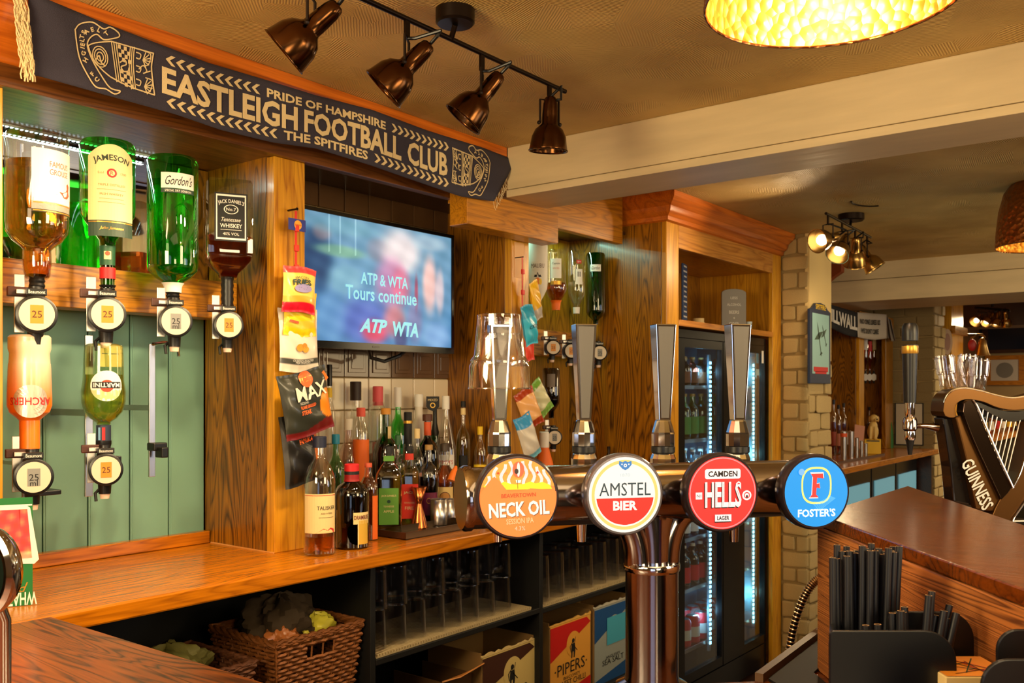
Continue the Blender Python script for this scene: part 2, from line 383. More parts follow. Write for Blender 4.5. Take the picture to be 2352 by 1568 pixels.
# ---------------------------------------------------------------- back bar joinery
cor = [(1.800,2.139),(1.800,2.112),(1.812,2.106),(1.822,2.104),(1.826,2.094),(1.828,2.086),(1.834,2.066),(1.846,2.040),(1.864,2.018),(1.882,2.006),(1.900,1.998)]
def extr(prof, x0, x1):
    n = len(prof); return B().add([(x0, y, z) for y, z in prof]+[(x1, y, z) for y, z in prof], [(i, n+i, n+i+1, i+1) for i in range(n-1)]+[tuple(range(n)), tuple(range(2*n-1, n-1, -1))])
struct('trim_2', extr(cor+[(1.92,1.998),(1.92,2.139)], -.6, 2.305), pine, smooth=True, label='orange pine cornice above the scarf')
bb = thing('back_bar', 'oak back bar fitted along the wall with a counter, bays, posts and header', 'back bar', (1.5, 2.0, 0))
def bp_(name, b, m, label=None, bevel=.002, **k): return put(name, b.mv(-1.5, -2.0, 0), m, bb, label=label, bevel=bevel, **k)
bp_('header', B().box(.60, 2.15, 1.885, 1.915, 1.960, 2.139), wood('oak header', srgb(120,70,26), srgb(60,30,8), 'x', rings=8, wide=10, seed=12))
bp_('header', B().box(2.151, 3.165, 1.885, 1.915, 1.950, 2.139), oak_x)
bp_('soffit', B().box(.60, 1.50, 1.915, 2.2, 1.962, 1.975), wood('oak soffit', srgb(150,100,44), srgb(80,44,16), 'x', rings=7, wide=10, seed=13))
bp_('soffit', B().box(1.55, 3.239, 1.915, 2.2, 2.00, 2.012), dark_w)
bp_('boxing', B().box(2.125, 2.61, 1.812, 1.884, 1.873, 1.979), oak_x, 'short oak boxing under the end of the ceiling beam')
bp_('post', B().box(.722, .8175, 1.90, 2.2, .95, 1.96), oak_pale)
bp_('post', B().box(1.473, 1.572, 1.90, 1.93, .95, 1.96), oak_pale, 'pale oak front post left of the television')
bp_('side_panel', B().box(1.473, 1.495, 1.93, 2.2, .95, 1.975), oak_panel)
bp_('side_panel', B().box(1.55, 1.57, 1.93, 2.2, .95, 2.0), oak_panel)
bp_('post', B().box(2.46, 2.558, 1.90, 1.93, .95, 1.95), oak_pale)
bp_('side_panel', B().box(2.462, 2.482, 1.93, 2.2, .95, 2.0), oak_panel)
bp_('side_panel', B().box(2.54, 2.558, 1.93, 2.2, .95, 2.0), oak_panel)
bp_('back_panel', B().box(2.558, 3.239, 2.19, 2.199, .95, 2.0), oak_z)
bp_('bottle_rail', B().box(.8185, 1.470, 2.05, 2.12, 1.55, 1.647), oak_rail, 'thick oak rail that carries the four large bottles')
bp_('bottle_rail', B().box(2.56, 3.235, 2.06, 2.12, 1.50, 1.60), oak_rail)
bp_('mirror', B().box(.8185, 1.36, 2.185, 2.198, 1.648, 1.96), mat('mirror', (.8,.82,.8), .03, 1), bevel=0)
bp_('panel', B().box(1.362, 1.470, 2.18, 2.198, 1.648, 1.96), oak_panel)
bp_('worktop', B().box(-.3, 3.239, 1.694, 2.2, .914, .95), counter_w, 'long orange oak worktop of the back bar', bevel=.004)
bp_('upstand', B().box(.8185, 1.470, 2.172, 2.199, .951, .983), counter_w)
bp_('upstand', B().box(1.50, 3.235, 2.185, 2.202, .951, .965), counter_w)
bp_('worktop_fillet', B().box(1.470, 1.473, 1.90, 2.17, .9502, .953), flat(214,150,80), bevel=0)
# carcass under the worktop
bp_('back_board', B().box(-.3, 3.239, 2.171, 2.2, 0, .913), cab_black)
for x in (-.28, 1.655, 2.402, 3.215): bp_('divider', B().box(x, x+.018, 1.74, 2.17, .02, .913), cab_black)
bp_('shelf', B().box(-.25, 1.655, 1.74, 2.17, .552, .570), cab_black)
bp_('shelf', B().box(1.675, 2.402, 1.74, 2.17, .645, .662), cab_black)
bp_('shelf', B().box(2.42, 3.215, 1.74, 2.17, .640, .657), cab_black)
bp_('shelf', B().box(1.675, 2.4015, 1.74, 2.17, .29, .308).join(B().box(2.4205, 3.214, 1.74, 2.17, .29, .308)), cab_black)
# lit strip of LEDs
bp_('light_strip', B().box(.82, 1.30, 2.150, 2.160, 1.9565, 1.9615), mat('strip tape', (.6,.7,.7), .4), bevel=0)
b = B()
for i in range(44): b.box(.825+i*.0108, .8295+i*.0108, 2.1515, 2.1585, 1.9545, 1.9567)
bp_('diodes', b, glow('led white', (.75,.95,1), 5), bevel=0)['kind'] = 'stuff'
light('strip_light', 'AREA', (1.06, 2.15, 1.952), 2.6, (.65,.98,.9), .48, rot=(0,0,0), size_y=.01)
light('strip_light', 'AREA', (2.9, 2.10, 1.99), 2.5, (.45,.95,.75), .5, rot=(0,0,0), size_y=.01)
# ---------------------------------------------------------------- tall cabinet
tc_ = thing('tall_cabinet', 'tall oak cabinet with moulded crown around the drinks fridge', 'cabinet', (3.84, 1.95, 0))
def tp(name, b, m, label=None, bevel=.002, **k): return put(name, b.mv(-3.84, -1.95, 0), m, tc_, label=label, bevel=bevel, **k)
tp('side_panel', B().box(3.242, 3.262, 1.752, 2.2, 0, 2.10), oak_panel)
tp('stile', B().box(3.242, 3.345, 1.730, 1.751, 0, 2.10), oak_pale)
tp('stile', B().box(4.330, 4.440, 1.730, 1.751, 0, 2.10), oak_pale)
tp('side_panel', B().box(4.42, 4.438, 1.752, 2.2, 0, 2.10), oak_pale)
tp('top_rail', B().box(3.346, 4.329, 1.730, 1.751, 1.942, 2.10), wood('oak top rail', srgb(224,160,74), srgb(150,84,26), 'x', rings=7, wide=8, line=.45, seed=4))
tp('shelf', B().box(3.346, 4.329, 1.728, 2.18, 1.628, 1.654), wood('oak shelf', srgb(220,150,60), srgb(150,84,26), 'x', rings=6, wide=9, seed=14))
tp('back_panel', B().box(3.262, 4.42, 2.16, 2.2, 1.654, 2.10), oak_z)
tp('top_panel', B().box(3.262, 4.42, 1.752, 2.16, 1.96, 1.98), oak_x)
crp = [(0,2.035),(.012,2.04),(.014,2.055),(.030,2.066),(.036,2.078),(.038,2.090),(.060,2.108),(.070,2.118),(.072,2.139)]
def cpath(o): return [(3.242-o, 2.2), (3.242-o, 1.730-o), (4.440, 1.730-o)]
b = B(); b.add([(x, y, z) for o, z in crp for x, y in cpath(o)], [(j*3+i, j*3+i+1, j*3+i+4, j*3+i+3) for j in range(len(crp)-1) for i in range(2)])
b.add([(4.440,1.730-o,z) for o, z in crp]+[(4.44,1.74,2.139)], [tuple(range(len(crp)+1))])
tp('crown_moulding', b, pine, smooth=True, bevel=0)
# ---------------------------------------------------------------- brick pillar
def bricks(parent, x0, x1, y0, y1, z0, z1, m, rh=.078, gap=.009, seed=1, long_=.22, name='brick', jit=.006):
    rr = random.Random(seed); protos = []
    for k in range(4):
        b = B().box(-.5, .5, -.5, .5, -.5, .5); protos.append(b)
    alongx = (x1-x0) >= (y1-y0); L = (x1-x0) if alongx else (y1-y0); z = z0; row = 0; cache = {}
    while z < z1-.02:
        h = min(rh*rr.uniform(.92, 1.08), z1-z); cuts = [0]; p = (long_*.5 if row % 2 else long_)*rr.uniform(.85, 1.1)
        while p < L-.05: cuts.append(p); p += long_*rr.uniform(.85, 1.12)
        cuts.append(L)
        for a, c in zip(cuts, cuts[1:]):
            key = rr.randrange(6)
            if key not in cache:
                bb_ = B()
                bb_.grid(lambda s, t: ((s-.5), 0, (t-.5)), 1, 1); bb_ = B().box(-.5, .5, -.5, .5, -.5, .5)
                bb_.v = [v+Vector((rr.uniform(-.03,.03), rr.uniform(-.03,.03), rr.uniform(-.09,.09))) for v in bb_.v]
                o = put(name, bb_, m, parent); cache[key] = o
            else: o = cache[key].copy(); C.objects.link(o)
            e = rr.uniform(-jit, jit); ctr = (a+c)/2
            md = [q for q in o.modifiers]
            if not md: q = o.modifiers.new('bevel', 'BEVEL'); q.width = .12; q.segments = 2
            if alongx: o.location = (x0+ctr, (y0+y1)/2+e, z+h/2); o.scale = (c-a-gap, (y1-y0), h-gap)
            else: o.location = ((x0+x1)/2+e, y0+ctr, z+h/2); o.scale = ((x1-x0), c-a-gap, h-gap); 
        z += h; row += 1
bpil = struct('brick_pillar', B().box(4.452, 4.758, 1.603, 2.22, 0, 2.14), mortar_m, label='cream painted brick pillar beside the tall cabinet')
bricks(bpil, 4.441, 4.47, 1.592, 1.728, .0, 2.13, stone_m, seed=5, long_=.12, rh=.082)
bricks(bpil, 4.447, 4.766, 1.588, 1.612, .0, 1.52, stone_m, seed=8, long_=.20, rh=.082)
put('plaster', B().box(4.447, 4.766, 1.590, 1.612, 1.52, 2.139), mat('smooth cream plaster', srgb(232,204,140), .6, bump=.5, scale=12), bpil)
# far partition with bricks
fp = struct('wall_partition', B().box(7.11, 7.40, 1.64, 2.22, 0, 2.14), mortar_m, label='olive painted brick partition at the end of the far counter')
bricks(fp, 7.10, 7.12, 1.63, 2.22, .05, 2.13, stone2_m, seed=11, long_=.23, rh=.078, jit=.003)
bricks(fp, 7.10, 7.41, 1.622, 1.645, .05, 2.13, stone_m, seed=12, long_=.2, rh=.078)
# ---------------------------------------------------------------- second back bar
b2 = thing('back_bar', 'second oak back bar beyond the brick pillar with a lit fridge front', 'back bar', (5.9, 2.0, 0))
def b2p(name, b, m, label=None, bevel=.002, **k): return put(name, b.mv(-5.9, -2.0, 0), m, b2, label=label, bevel=bevel, **k)
b2p('worktop', B().box(4.77, 7.095, 1.60, 2.2, .914, .95), counter_w, bevel=.004)
b2p('side_panel', B().box(6.262, 6.285, 1.925, 2.2, .951, 1.90), oak_panel)
b2p('post', B().box(6.262, 6.36, 1.90, 1.924, .951, 1.90), oak_pale)
b2p('back_panel', B().box(6.286, 6.97, 2.17, 2.2, .951, 1.90), oak_z)
b2p('post', B().box(6.87, 7.05, 1.90, 1.93, .951, 1.90), oak_z)
b2p('side_panel', B().box(7.02, 7.05, 1.93, 2.2, .951, 1.90), oak_panel)
b2p('header', B().box(6.262, 7.05, 1.895, 1.925, 1.80, 1.90), oak_x)
b2p('plinth', B().box(4.77, 7.05, 1.68, 1.70, 0, .08), cab_black)
b2p('back_board', B().box(4.77, 7.05, 2.17, 2.2, 0, .912), mat('teal panel', srgb(30,50,60), .5))
b2p('end_panel', B().box(7.03, 7.06, 1.63, 2.17, 0, .912), dark_w)
struct('wall_2', B().box(4.77, 6.25, 2.205, 2.228, .95, 2.1), oak_z)
# ---------------------------------------------------------------- the bar we look over
def zp(u, v, z): q = onZ(u, v, z); return (q.x, q.y)
def cp(X, d): q = cw(X, d, 0); return (q.x, q.y)
bart = thing('bar_counter', 'varnished brown bar counter in the foreground that joins the back bar worktop', 'bar', (.6, .6, 0))
slab = [(-.3, .2), (-.3, 1.693), (.812, 1.693), (.812, 1.10)]
edge = [cp(.0, 1.285), cp(.23, 1.288), cp(.352, 1.305), cp(.516, 1.549), cp(.82, 1.99), cp(2.4, 3.3), cp(2.9, 2.4), cp(1.2, .55), cp(.3, .45), (-.3, -.2)]
e0 = edge[0]
pts = [(-.3, .2), (-.3, 1.6925), (.812, 1.6925), (.812, 1.02)]+edge
# keep the outline simple: the slab's inner corner meets the bar's inner edge below the picture
put('bar_top', B().prism([(x-.6, y-.6) for x, y in reversed(pts)], .915, .9495), bar_w, bart, bevel=.003)
ip = [(-.2, 1.60), (.76, 1.60), (.76, .98)]+[cp(.0, 1.24), cp(.23, 1.24), cp(.37, 1.27), cp(.53, 1.50), cp(.86, 1.97), cp(2.3, 3.1), cp(2.7, 2.4), cp(1.2, .7), cp(.3, .6), (-.2, -.1)]
put('body', B().prism([(x-.6, y-.6) for x, y in reversed(ip)], 0, .914), dark_w, bart)
# inner upstand of the bar, dark with a worn edge
q0, q1 = cw(.345, 1.301, .9497), cw(.52, 1.556, .9497)
dr = (q1-q0).normalized(); nr = Vector((dr.y, -dr.x, 0))
b = B().add([q0, q1, q1+nr*.012, q0+nr*.012]+[p+Vector((0,0,.012)) for p in (q0, q1, q1+nr*.012, q0+nr*.012)], [(0,3,2,1),(4,5,6,7),(0,1,5,4),(1,2,6,5),(2,3,7,6),(3,0,4,7)])
put('edge_strip', b.mv(-.6, -.6, 0), mat('worn edge', srgb(96,66,36), .4), bart)
b = B().add([cw(.355,1.29,.9496), cw(.53,1.545,.9496), cw(.53,1.30,.9496), cw(.37,1.12,.9496)], [(0,1,2,3)])
mp_ = [cw(*q, 0) for q in [(.364,1.300),(.521,1.530),(.506,1.428),(.437,1.328),(.441,1.21),(.385,1.21)]]
tag(put('bar_mat', B().prism([(p.x-1.1, p.y-.6) for p in mp_][::-1], 0, .004), mat('black rubber', srgb(14,14,15), .6), loc=(1.1, .6, .9500)), 'black rubber mat on the bar between its inner edge and the raised box', 'mat')
# raised wooden box on the bar
A, Bk, Cn, Dn = onZ(1877,1180,1.18), onZ(2085,1115,1.18), onZ(2352,1205,1.18), onZ(2352,1352,1.18)
def ext(a, b, k): return a+(b-a)*k
Cn = ext(Bk, Cn, 1.5); Dn = ext(A, Dn, 1.6)
rb = thing('raised_bar_box', 'oak raised box section standing on the bar with a glossy dark top', 'counter', (A.x, A.y, .95))
def q2(p): return (p.x-A.x, p.y-A.y)
put('top', B().prism([q2(p) for p in (A, Dn, Cn, Bk)], .2135, .23), boxtop_w, rb, bevel=.002)
fr = B(); th = (Dn-A).normalized(); nrm = Vector((th.y, -th.x, 0)); nrm = -nrm if nrm.dot(Bk-A) < 0 else nrm
# front board is built along its own x so that the grain follows it
L = (Dn-A).length
fo = put('front_board', B().box(0, L, 0, .018, 0, .2125), box_w, rb, bevel=.0015); fo.rotation_euler = (0, 0, math.atan2(th.y, th.x)); fo.location = Vector((0,0,0))+Vector(nrm)*.0
if (Matrix.Rotation(fo.rotation_euler.z, 3, 'Z') @ Vector((0,1,0))).dot(Bk-A) < 0: fo.scale.y = -1
put('side_board', B().prism([q2(A+nrm*.02), q2(Bk), q2(Bk+th*.018), q2(A+nrm*.02+th*.018)], 0, .2125), box_w, rb)
put('back_board', B().prism([q2(Bk+th*.02), q2(Cn), q2(Cn-nrm*.018), q2(Bk+th*.02-nrm*.018)], 0, .2125), box_w, rb)
# ---------------------------------------------------------------- far room
struct('trim_3', B().box(8.8, 9.2, -3.2, 2.23, 1.93, 2.14), mat('dark beam', srgb(60,44,34), .6), label='dark beam across the far room')
fc = thing('far_counter', 'dark counter in the far room seen under the harp', 'counter', (8.3, 1.9, 0))
put('top', B().box(-.85, 3.5, -.32, .32, .92, .95), counter_w, fc); put('body', B().box(-.8, 3.45, -.26, .32, 0, .92), cab_black, fc)
# ================================================================ bottles
STD = [(.80,0),(.97,.006),(1,.02),(1,.60),(.96,.66),(.80,.715),(.55,.76),(.38,.80),(.33,.86),(.33,1)]
TALL = [(.80,0),(.97,.006),(1,.02),(1,.66),(.94,.72),(.66,.79),(.42,.84),(.36,.90),(.36,1)]
FAT = [(.80,0),(.97,.006),(1,.03),(1,.56),(.97,.63),(.85,.69),(.60,.735),(.36,.765),(.28,.80),(.27,1)]
DEC = [(.80,0),(.98,.006),(1,.03),(1,.42),(.92,.52),(.70,.62),(.45,.72),(.32,.80),(.28,.86),(.28,1)]
TUBE = [(.80,0),(.98,.006),(1,.02),(1,.78),(.9,.83),(.62,.87),(.5,.9),(.5,1)]
def bottle(label, loc, H, R, glass, liq=None, level=.5, prof=STD, inv=False, square=None, rz=0, cap=None, neck=None, labs=(), group=None, n=22, cat='bottle', tilt=None):
    t = thing('bottle', label, cat, loc, rz, group)
    if tilt: t.rotation_euler = tilt
    P = [(r*R, z*H) for r, z in prof]
    def crop(P, z0, z1, k):
        out = []
        for (ra, za), (rb_, zb) in zip(P, P[1:]):
            for z, r_ in ((za, ra), (zb, rb_)):
                if z0 <= z <= z1 and (not out or out[-1][1] < z-1e-6): out.append((r_*k, z))
            for zc in (z0, z1):
                if za < zc < zb: out.append(((ra+(rb_-ra)*(zc-za)/(zb-za))*k, zc))
        out = sorted(set(out), key=lambda q: q[1]); return out
    if inv: P = [(r_, H-z) for r_, z in reversed(P)]
    put('glass_body', B().lathe(P, n, True, square), glass, t, smooth=True)
    if liq:
        Q = crop(P, H*.012, H*level, .93); 
        if not inv: Q[0] = (Q[0][0]*.9, Q[0][1]+.002)
        put('liquid', B().lathe(Q, n, True, square), liq, t, smooth=True)
    if cap:
        cm, ch, ck = cap; rn = (P[0][0] if inv else P[-1][0])
        z0, z1 = (0, ch*H) if inv else (H-ch*H, H+.0015)
        if inv: z0 -= .001
        put('cap', B().lathe([(rn*ck, z0), (rn*ck*1.0, z1-.002), (rn*ck*.9, z1)], 18), cm, t, smooth=True)
    if neck:                                          # (material, z0, z1, k)
        for nm, z0, z1, k in neck:
            def rat(z):
                for (ra, za), (rb_, zb) in zip(P, P[1:]):
                    if za <= z <= zb: return ra+(rb_-ra)*(z-za)/max(1e-6, zb-za)
                return P[-1][0]
            zs = [z0*H+(z1-z0)*H*i/5 for i in range(6)]
            put('neck_sleeve', B().lathe([(rat(z)*k+.0006, z) for z in zs], n, False, square), nm, t, smooth=True)
    for L in labs:                                    # dict z,h,w,m,items,turn
        turn = L.get('turn', 0); rr_ = R*L.get('k', 1)
        fn = (lambda off: fl(off, -rr_, 0, L['z']*H)) if square else (lambda off: cyl(rr_, L['z']*H, off, turn))
        sh = L.get('shape') or rect(L['w'], L['h'], 14, 1)
        lo = put('label', sh.map(fn(.0011)), L['m'], t)
        for (s_, mm, dx, dz) in L.get('items', ()): put('lettering', s_.mv(dx, dz).map(fn(.0016)), mm, lo)
    return t
red = flat(200,30,34); gold = mat('gold foil', srgb(206,158,66), .3, .7); navy = flat(24,30,54); orange = flat(238,110,28); yellow = flat(240,200,40)
white = flat(236,232,222); cream = flat(232,206,146); dgreen = flat(18,60,40); grey = flat(120,120,118); brown = flat(80,44,26); rust = flat(196,80,50)
amber = liquid('amber spirit', (.93,.42,.06)); amberd = liquid('dark amber spirit', (.62,.14,.02)); greenl = liquid('green lit gin', (.14,.88,.20), mixt=.5)
clearl = liquid('clear spirit', (.97,.97,.97)); yel = liquid('pale yellow drink', (.85,.85,.25)); darkl = liquid('dark liqueur', (.06,.02,.015)); pinkl = liquid('rose drink', (.95,.55,.45))
orl = liquid('orange aperitif', (.98,.30,.05)); yell = liquid('yellow liqueur', (.95,.75,.08)); olive = liquid('olive tinted spirit', (.55,.50,.06))
gg = greenglass(); gg2 = thin('dark green glass', (.04,.28,.08), 1, .12); teal = thin('teal glass', (.55,.8,.72), 1, .1); amg = thin('brown glass', (.32,.12,.03), 1, .12)
matte_y = mat('frosted cream coating', srgb(236,206,176), .35, coat=.3)
def opt_len(u, v0, v1, y):                            # bottle from its lower and upper pixel rows
    a, b = onY(u, v0, y), onY(u, v1, y); return a, (b-a).z, dep(a)/F
YB = 1.965
def archrect(w, h, rise, dz=0, n=16):
    v = []; f = []
    for i in range(n+1): x = -w/2+w*i/n; v += [(x, -h/2+dz), (x, h/2+dz+rise*(1-(2*i/n-1)**2))]
    for i in range(n): f.append((2*i, 2*i+2, 2*i+3, 2*i+1))
    return S2(v, f)
# grouse bottle
a, H, s = opt_len(85, 640, 310, YB)
bottle('large whisky bottle with a game bird label, hung upside down furthest left', a, H, 67*s, clear2, amber, .80, inv=True, rz=facecam(a), cat='bottle',
  prof=[(.93,0),(1,.03),(1,.62),(.97,.68),(.78,.74),(.52,.78),(.44,.80),(.46,.90),(.40,.985),(.34,1)],
  labs=[dict(z=.66, h=.125, w=.096, m=white, turn=.62, items=[(txt('FAMOUS', .012, .045), rust, .008, .032), (txt('GROUSE', .012, .045), rust, .008, .016),
     (poly([(-.045,-.045),(.045,-.045),(.045,-.028),(.0,-.022),(-.03,-.030),(-.045,-.034)]), flat(236,150,140), 0, -.006),
     (poly([(0,0),(.006,-.007),(.017,-.007),(.026,.001),(.023,.010),(.025,.020),(.020,.026),(.015,.022),(.017,.014),(.013,.008),(.004,.004),(-.006,.004)]), rust, .012, -.026)]),
   dict(z=.47, h=.022, w=.096, m=mat('label black gold', srgb(58,40,16), .5), turn=.62, items=[(rect(.09,.002,10,1), gold, 0, .008), (rect(.09,.002,10,1), gold, 0, -.008)])])
a, H, s = opt_len(247, 668, 328, YB)
bottle('green whiskey bottle with a big cream label, hung upside down', a, H, 60*s, gg, liquid('green whiskey', (.22,.34,.04)), .48, inv=True, rz=facecam(a),
  prof=[(.9,0),(1,.03),(1,.44),(.97,.49),(.80,.54),(.5,.61),(.30,.66),(.265,.72),(.25,1)],
  neck=[(flat(30,80,50), .17, .30, 1.03), (red, .08, .155, 1.08)],
  labs=[dict(z=.705, h=.17, w=.100, m=cream, turn=.15, shape=archrect(.100,.140,.026,-.015),
    items=[(txt('JAMESON', .017, .076, bold=.02).arc(.10), flat(30,50,30), 0, .050), (txt('Estd', .005), flat(150,120,70), -.022, .018), (txt('1780', .005), flat(150,120,70), .024, .018), (ring(.006,.010,24), red, 0, .018), (txt('R', .008), red, 0, .018),
      (txt('TRIPLE DISTILLED', .005), flat(120,96,50), 0, -.008), (rect(.06,.0012,8,1), flat(160,130,80), 0, -.018), (txt('IRISH WHISKEY', .005), flat(120,96,50), 0, -.028), (rect(.05,.0012,8,1), flat(160,130,80), 0, -.038), (rect(.056,.0012,8,1), flat(160,130,80), 0, -.046)]),
   dict(z=.395, h=.034, w=.100, m=flat(44,66,52), turn=.15, items=[(rect(.098,.0022,10,1), gold, 0, .014), (txt('John Jameson', .008, .05, shear=.4), gold, 0, 0)]),
   dict(z=.235, h=.018, w=.014, m=cream, k=.28, items=[(disc(.005), rust, 0, .004)])])
a, H, s = opt_len(397, 672, 364, YB)
bottle('bright green gin bottle with a white script label, hung upside down', a, H, 56*s, gg, greenl, .82, inv=True, rz=facecam(a),
  prof=[(.9,0),(1,.03),(1,.80),(.97,.84),(.72,.89),(.4,.925),(.3,.95),(.28,1)], neck=[(white, .0, .07, 1.15)],
  labs=[dict(z=.80, h=.036, w=.078, m=white, turn=.22, items=[(txt('Gordon\'s', .022, .062, shear=.5, bold=.005), ink, .002, .0)]),
        dict(z=.725, h=.010, w=.078, m=flat(40,60,48), turn=.22, items=[(txt('SPECIAL DRY LONDON', .005, .06), white, 0, 0)])])
a, H, s = opt_len(524, 640, 420, YB)
bottle('square whiskey bottle with a black label, hung upside down by the oak panel', a, H, 52*s, clear2, amberd, .42, inv=True, square=9, rz=facecam(a)+.12, n=28,
  prof=[(.92,0),(1,.04),(1,.74),(.95,.82),(.70,.89),(.42,.95),(.36,1)],
  labs=[dict(z=.60, h=.118, w=.078, m=ink, items=[(S2(ring(.92,1,4).v, ring(.92,1,4).f).rot(PI/4).sc(.050,.078), white, 0, 0), (txt("JACK DANIEL'S", .012, .062, bold=.01).arc(.09), white, 0, .038),
     (ring(.010,.0115,28,1.5,1), white, 0, .019), (txt('No.7', .008), white, 0, .019), (txt('Tennessee', .010, .045, shear=.4), white, 0, -.006), (txt('WHISKEY', .010, .052, bold=.01), white, 0, -.021),
     (rect(.05,.001), white, 0, -.031), (txt('40% VOL', .007), white, 0, -.041)])])
# ---------------------------------------------------------------- optics
_op = {}
def optic(label, u, v, r_px, y, neck_z, amberpic=True, bracket=True, group='spirit measures below the large bottles', ytop=None, small=False):
    p = onY(u, v, y); s = dep(p)/F; r_ = r_px*s; rz = facecam(p)*.8
    t = thing('spirit_measure', label, 'optic', p, rz, group)
    put('body', B().lathe([(r_*.36, -r_*1.55), (r_*.40, -r_*.9), (r_*.5, -r_*.6), (r_*.5, r_*.9), (r_*.34, r_*1.15), (r_*.34, r_*1.5)], 16).mv(0, r_*.62, 0), black, t, smooth=True)
    put('nozzle', B().lathe([(r_*.26, -r_*1.85), (r_*.30, -r_*1.55)], 14).mv(0, r_*.62, 0), mat('nozzle ring', srgb(220,190,170), .4), t, smooth=True)
    put('lever', B().tube([(-r_*.25, r_*.7, -r_*1.2), (-r_*.55, r_*.6, -r_*1.5), (-r_*.5, r_*.5, -r_*2.0)], r_*.09, 6), black, t)
    d = B().lathe([(r_*.96, -.004), (r_, -.002), (r_, .006), (r_*.9, .008)], 36).rot(PI/2, 'X'); d.mv(0, .0, 0)
    put('dial_rim', d, black, t, smooth=True)
    f = pr('dial_face', disc(r_*.84, 36, 1), fl(.0, -.0085), flat(206,192,170), t)
    g = amber_pic if amberpic else flat(130,130,128)
    q = pr('picture', rect(r_*.62, r_*.95), fl(.0, -.0091), g, f)
    pr('lettering', txt('25', r_*.36, bold=.0), fl(.0, -.0096), brown if amberpic else ink, f)
    if not amberpic: pr('lettering', txt('ml', r_*.3), fl(.0, -.0096, 0, -r_*.32), ink, f)
    tb = put('name_tab', B().box(-r_*.48, r_*.48, -.006, .004, r_*1.0, r_*1.34), black, t, bevel=.001)
    pr('lettering', txt('Beaumont', r_*.18, r_*.78), fl(.0, -.0066, 0, r_*1.17), white, tb)
    if bracket:
        put('bracket', B().box(-r_*.95, -r_*.45, r_*1.3, r_*1.42, -r_*.9, r_*2.2).join(B().box(-r_*.9, r_*.3, r_*.6, r_*1.35, r_*1.1, r_*1.35)), steel, t, bevel=.001)
        put('clamp', B().box(-r_*1.3, -r_*.2, r_*.9, r_*1.4, r_*1.0, r_*1.5), mat('brown clamp', srgb(70,34,24), .4), t, bevel=.002)
    return t
amber_pic = flat(206,132,42)
optic('spirit measure with round dial furthest left, under the whisky bottle with the bird', 84, 722, 44, 1.915, 0)
optic('spirit measure with round dial under the green whiskey bottle', 246, 722, 41, 1.915, 0)
optic('spirit measure with grey dial under the bright green gin bottle', 403, 738, 37, 1.915, 0, False)
optic('spirit measure with round dial under the square whiskey bottle', 525, 747, 33, 1.915, 0)
optic('spirit measure with grey dial under the orange and cream bottle', 77, 1095, 42, 1.915, 0, False)
optic('spirit measure with round dial under the pale vermouth bottle', 243, 1078, 37, 1.915, 0)
for u, v0, v1, k, al in ((85, 690, 630, .38, 0), (247, 690, 655, .26, 0), (397, 705, 660, .3, 0), (522, 715, 636, .34, 0)):
    a, H, s = opt_len(u, v0, v1, YB); t = thing('bottle_collar', {85:'black ribbed collar under the bird label whisky bottle',247:'black collar under the green whiskey bottle',397:'black collar under the gin bottle',522:'tall black collar under the square whiskey bottle'}[u], 'collar', a, 0, 'bottle collars')
    R_ = .016; put('sleeve', B().lathe([(R_*.9,0),(R_,.004)]+[(R_*(1.0 if i % 2 else .88), .006+(H-.01)*i/9) for i in range(10)]+[(R_*1.1,H)], 18), black, t, smooth=True)
# orange and cream bottle, vermouth bottle
a, H, s = opt_len(68, 1030, 770, YB)
t = bottle('orange and cream frosted bottle hung upside down below the first measure', a, H, 45*s, matte_y, None, inv=True, rz=facecam(a), n=28,
  prof=[(.9,0),(1,.02),(1,.12),(.93,.16),(.96,.25),(1.02,.55),(1.02,.62),(.90,.68),(.60,.725),(.46,.75),(.46,1)],
  labs=[dict(z=.435, h=.001, w=.001, m=cream)])
P = [(.46,0),(.46,.25),(.60,.275),(.90,.32),(1.02,.38),(1.02,.45),(.975,.70),(.96,.75)]
def grad(z): 
    k = max(0, min(1, (z-.42)/.36)); a_, b_ = srgb(244,118,26), srgb(236,206,176); return tuple(a_[i]+(b_[i]-a_[i])*k for i in range(3))
b = B().lathe([(r_*45*s+.0006, z*H) for r_, z in [(P[0][0],0.0)]+[(P[max(i for i in range(len(P)) if P[i][1] <= z_)][0], z_) for z_ in ()]+P], 36, False)
pts_ = []
for (ra, za), (rb_, zb) in zip(P, P[1:]):
    for i in range(6): pts_.append((ra+(rb_-ra)*i/6, za+(zb-za)*i/6))
b = B().lathe([(r_*45*s+.0008, z*H) for r_, z in pts_+[P[-1]]], 32, False)
put('colour_fade', b, printed('print coated', rough=.3, coat=.4), t, smooth=True, col=[grad(v.z/H) for v in b.v])
lo = pr('label', disc(.034, 28, 4), cyl(45*s*1.02, .42*H, .0016, .05), mat('silver foil', srgb(196,186,170), .35, .6), t)
pr('lettering', txt('ARCHERS', .016, .082, bold=.01).rot(PI), cyl(45*s*1.02, .42*H, .0022, .05), red, lo)
a, H, s = opt_len(238, 975, 790, YB)
t = bottle('vermouth bottle with a round white and red badge, hung upside down', a, H*1.0, 48*s, thin('pale olive glass', (.80,.86,.62), 1, .12), yel, .62, inv=True, rz=facecam(a), n=28,
  prof=[(.7,0),(.86,.03),(.88,.12),(.92,.45),(1,.60),(.98,.72),(.85,.84),(.60,.92),(.32,.97),(.30,1)])
Rm = 48*s
lo = pr('label', disc(.0335, 32, 4), cyl(Rm*.94, .48*H, .002, .15), white, t)
pr('ball', disc(.0135, 24, 2), cyl(Rm*.94, .48*H, .0026, .15), flat(226,66,40), lo)
pr('band', rect(.058,.014,10,1), cyl(Rm*.94, .49*H, .0030, .15), ink, lo)
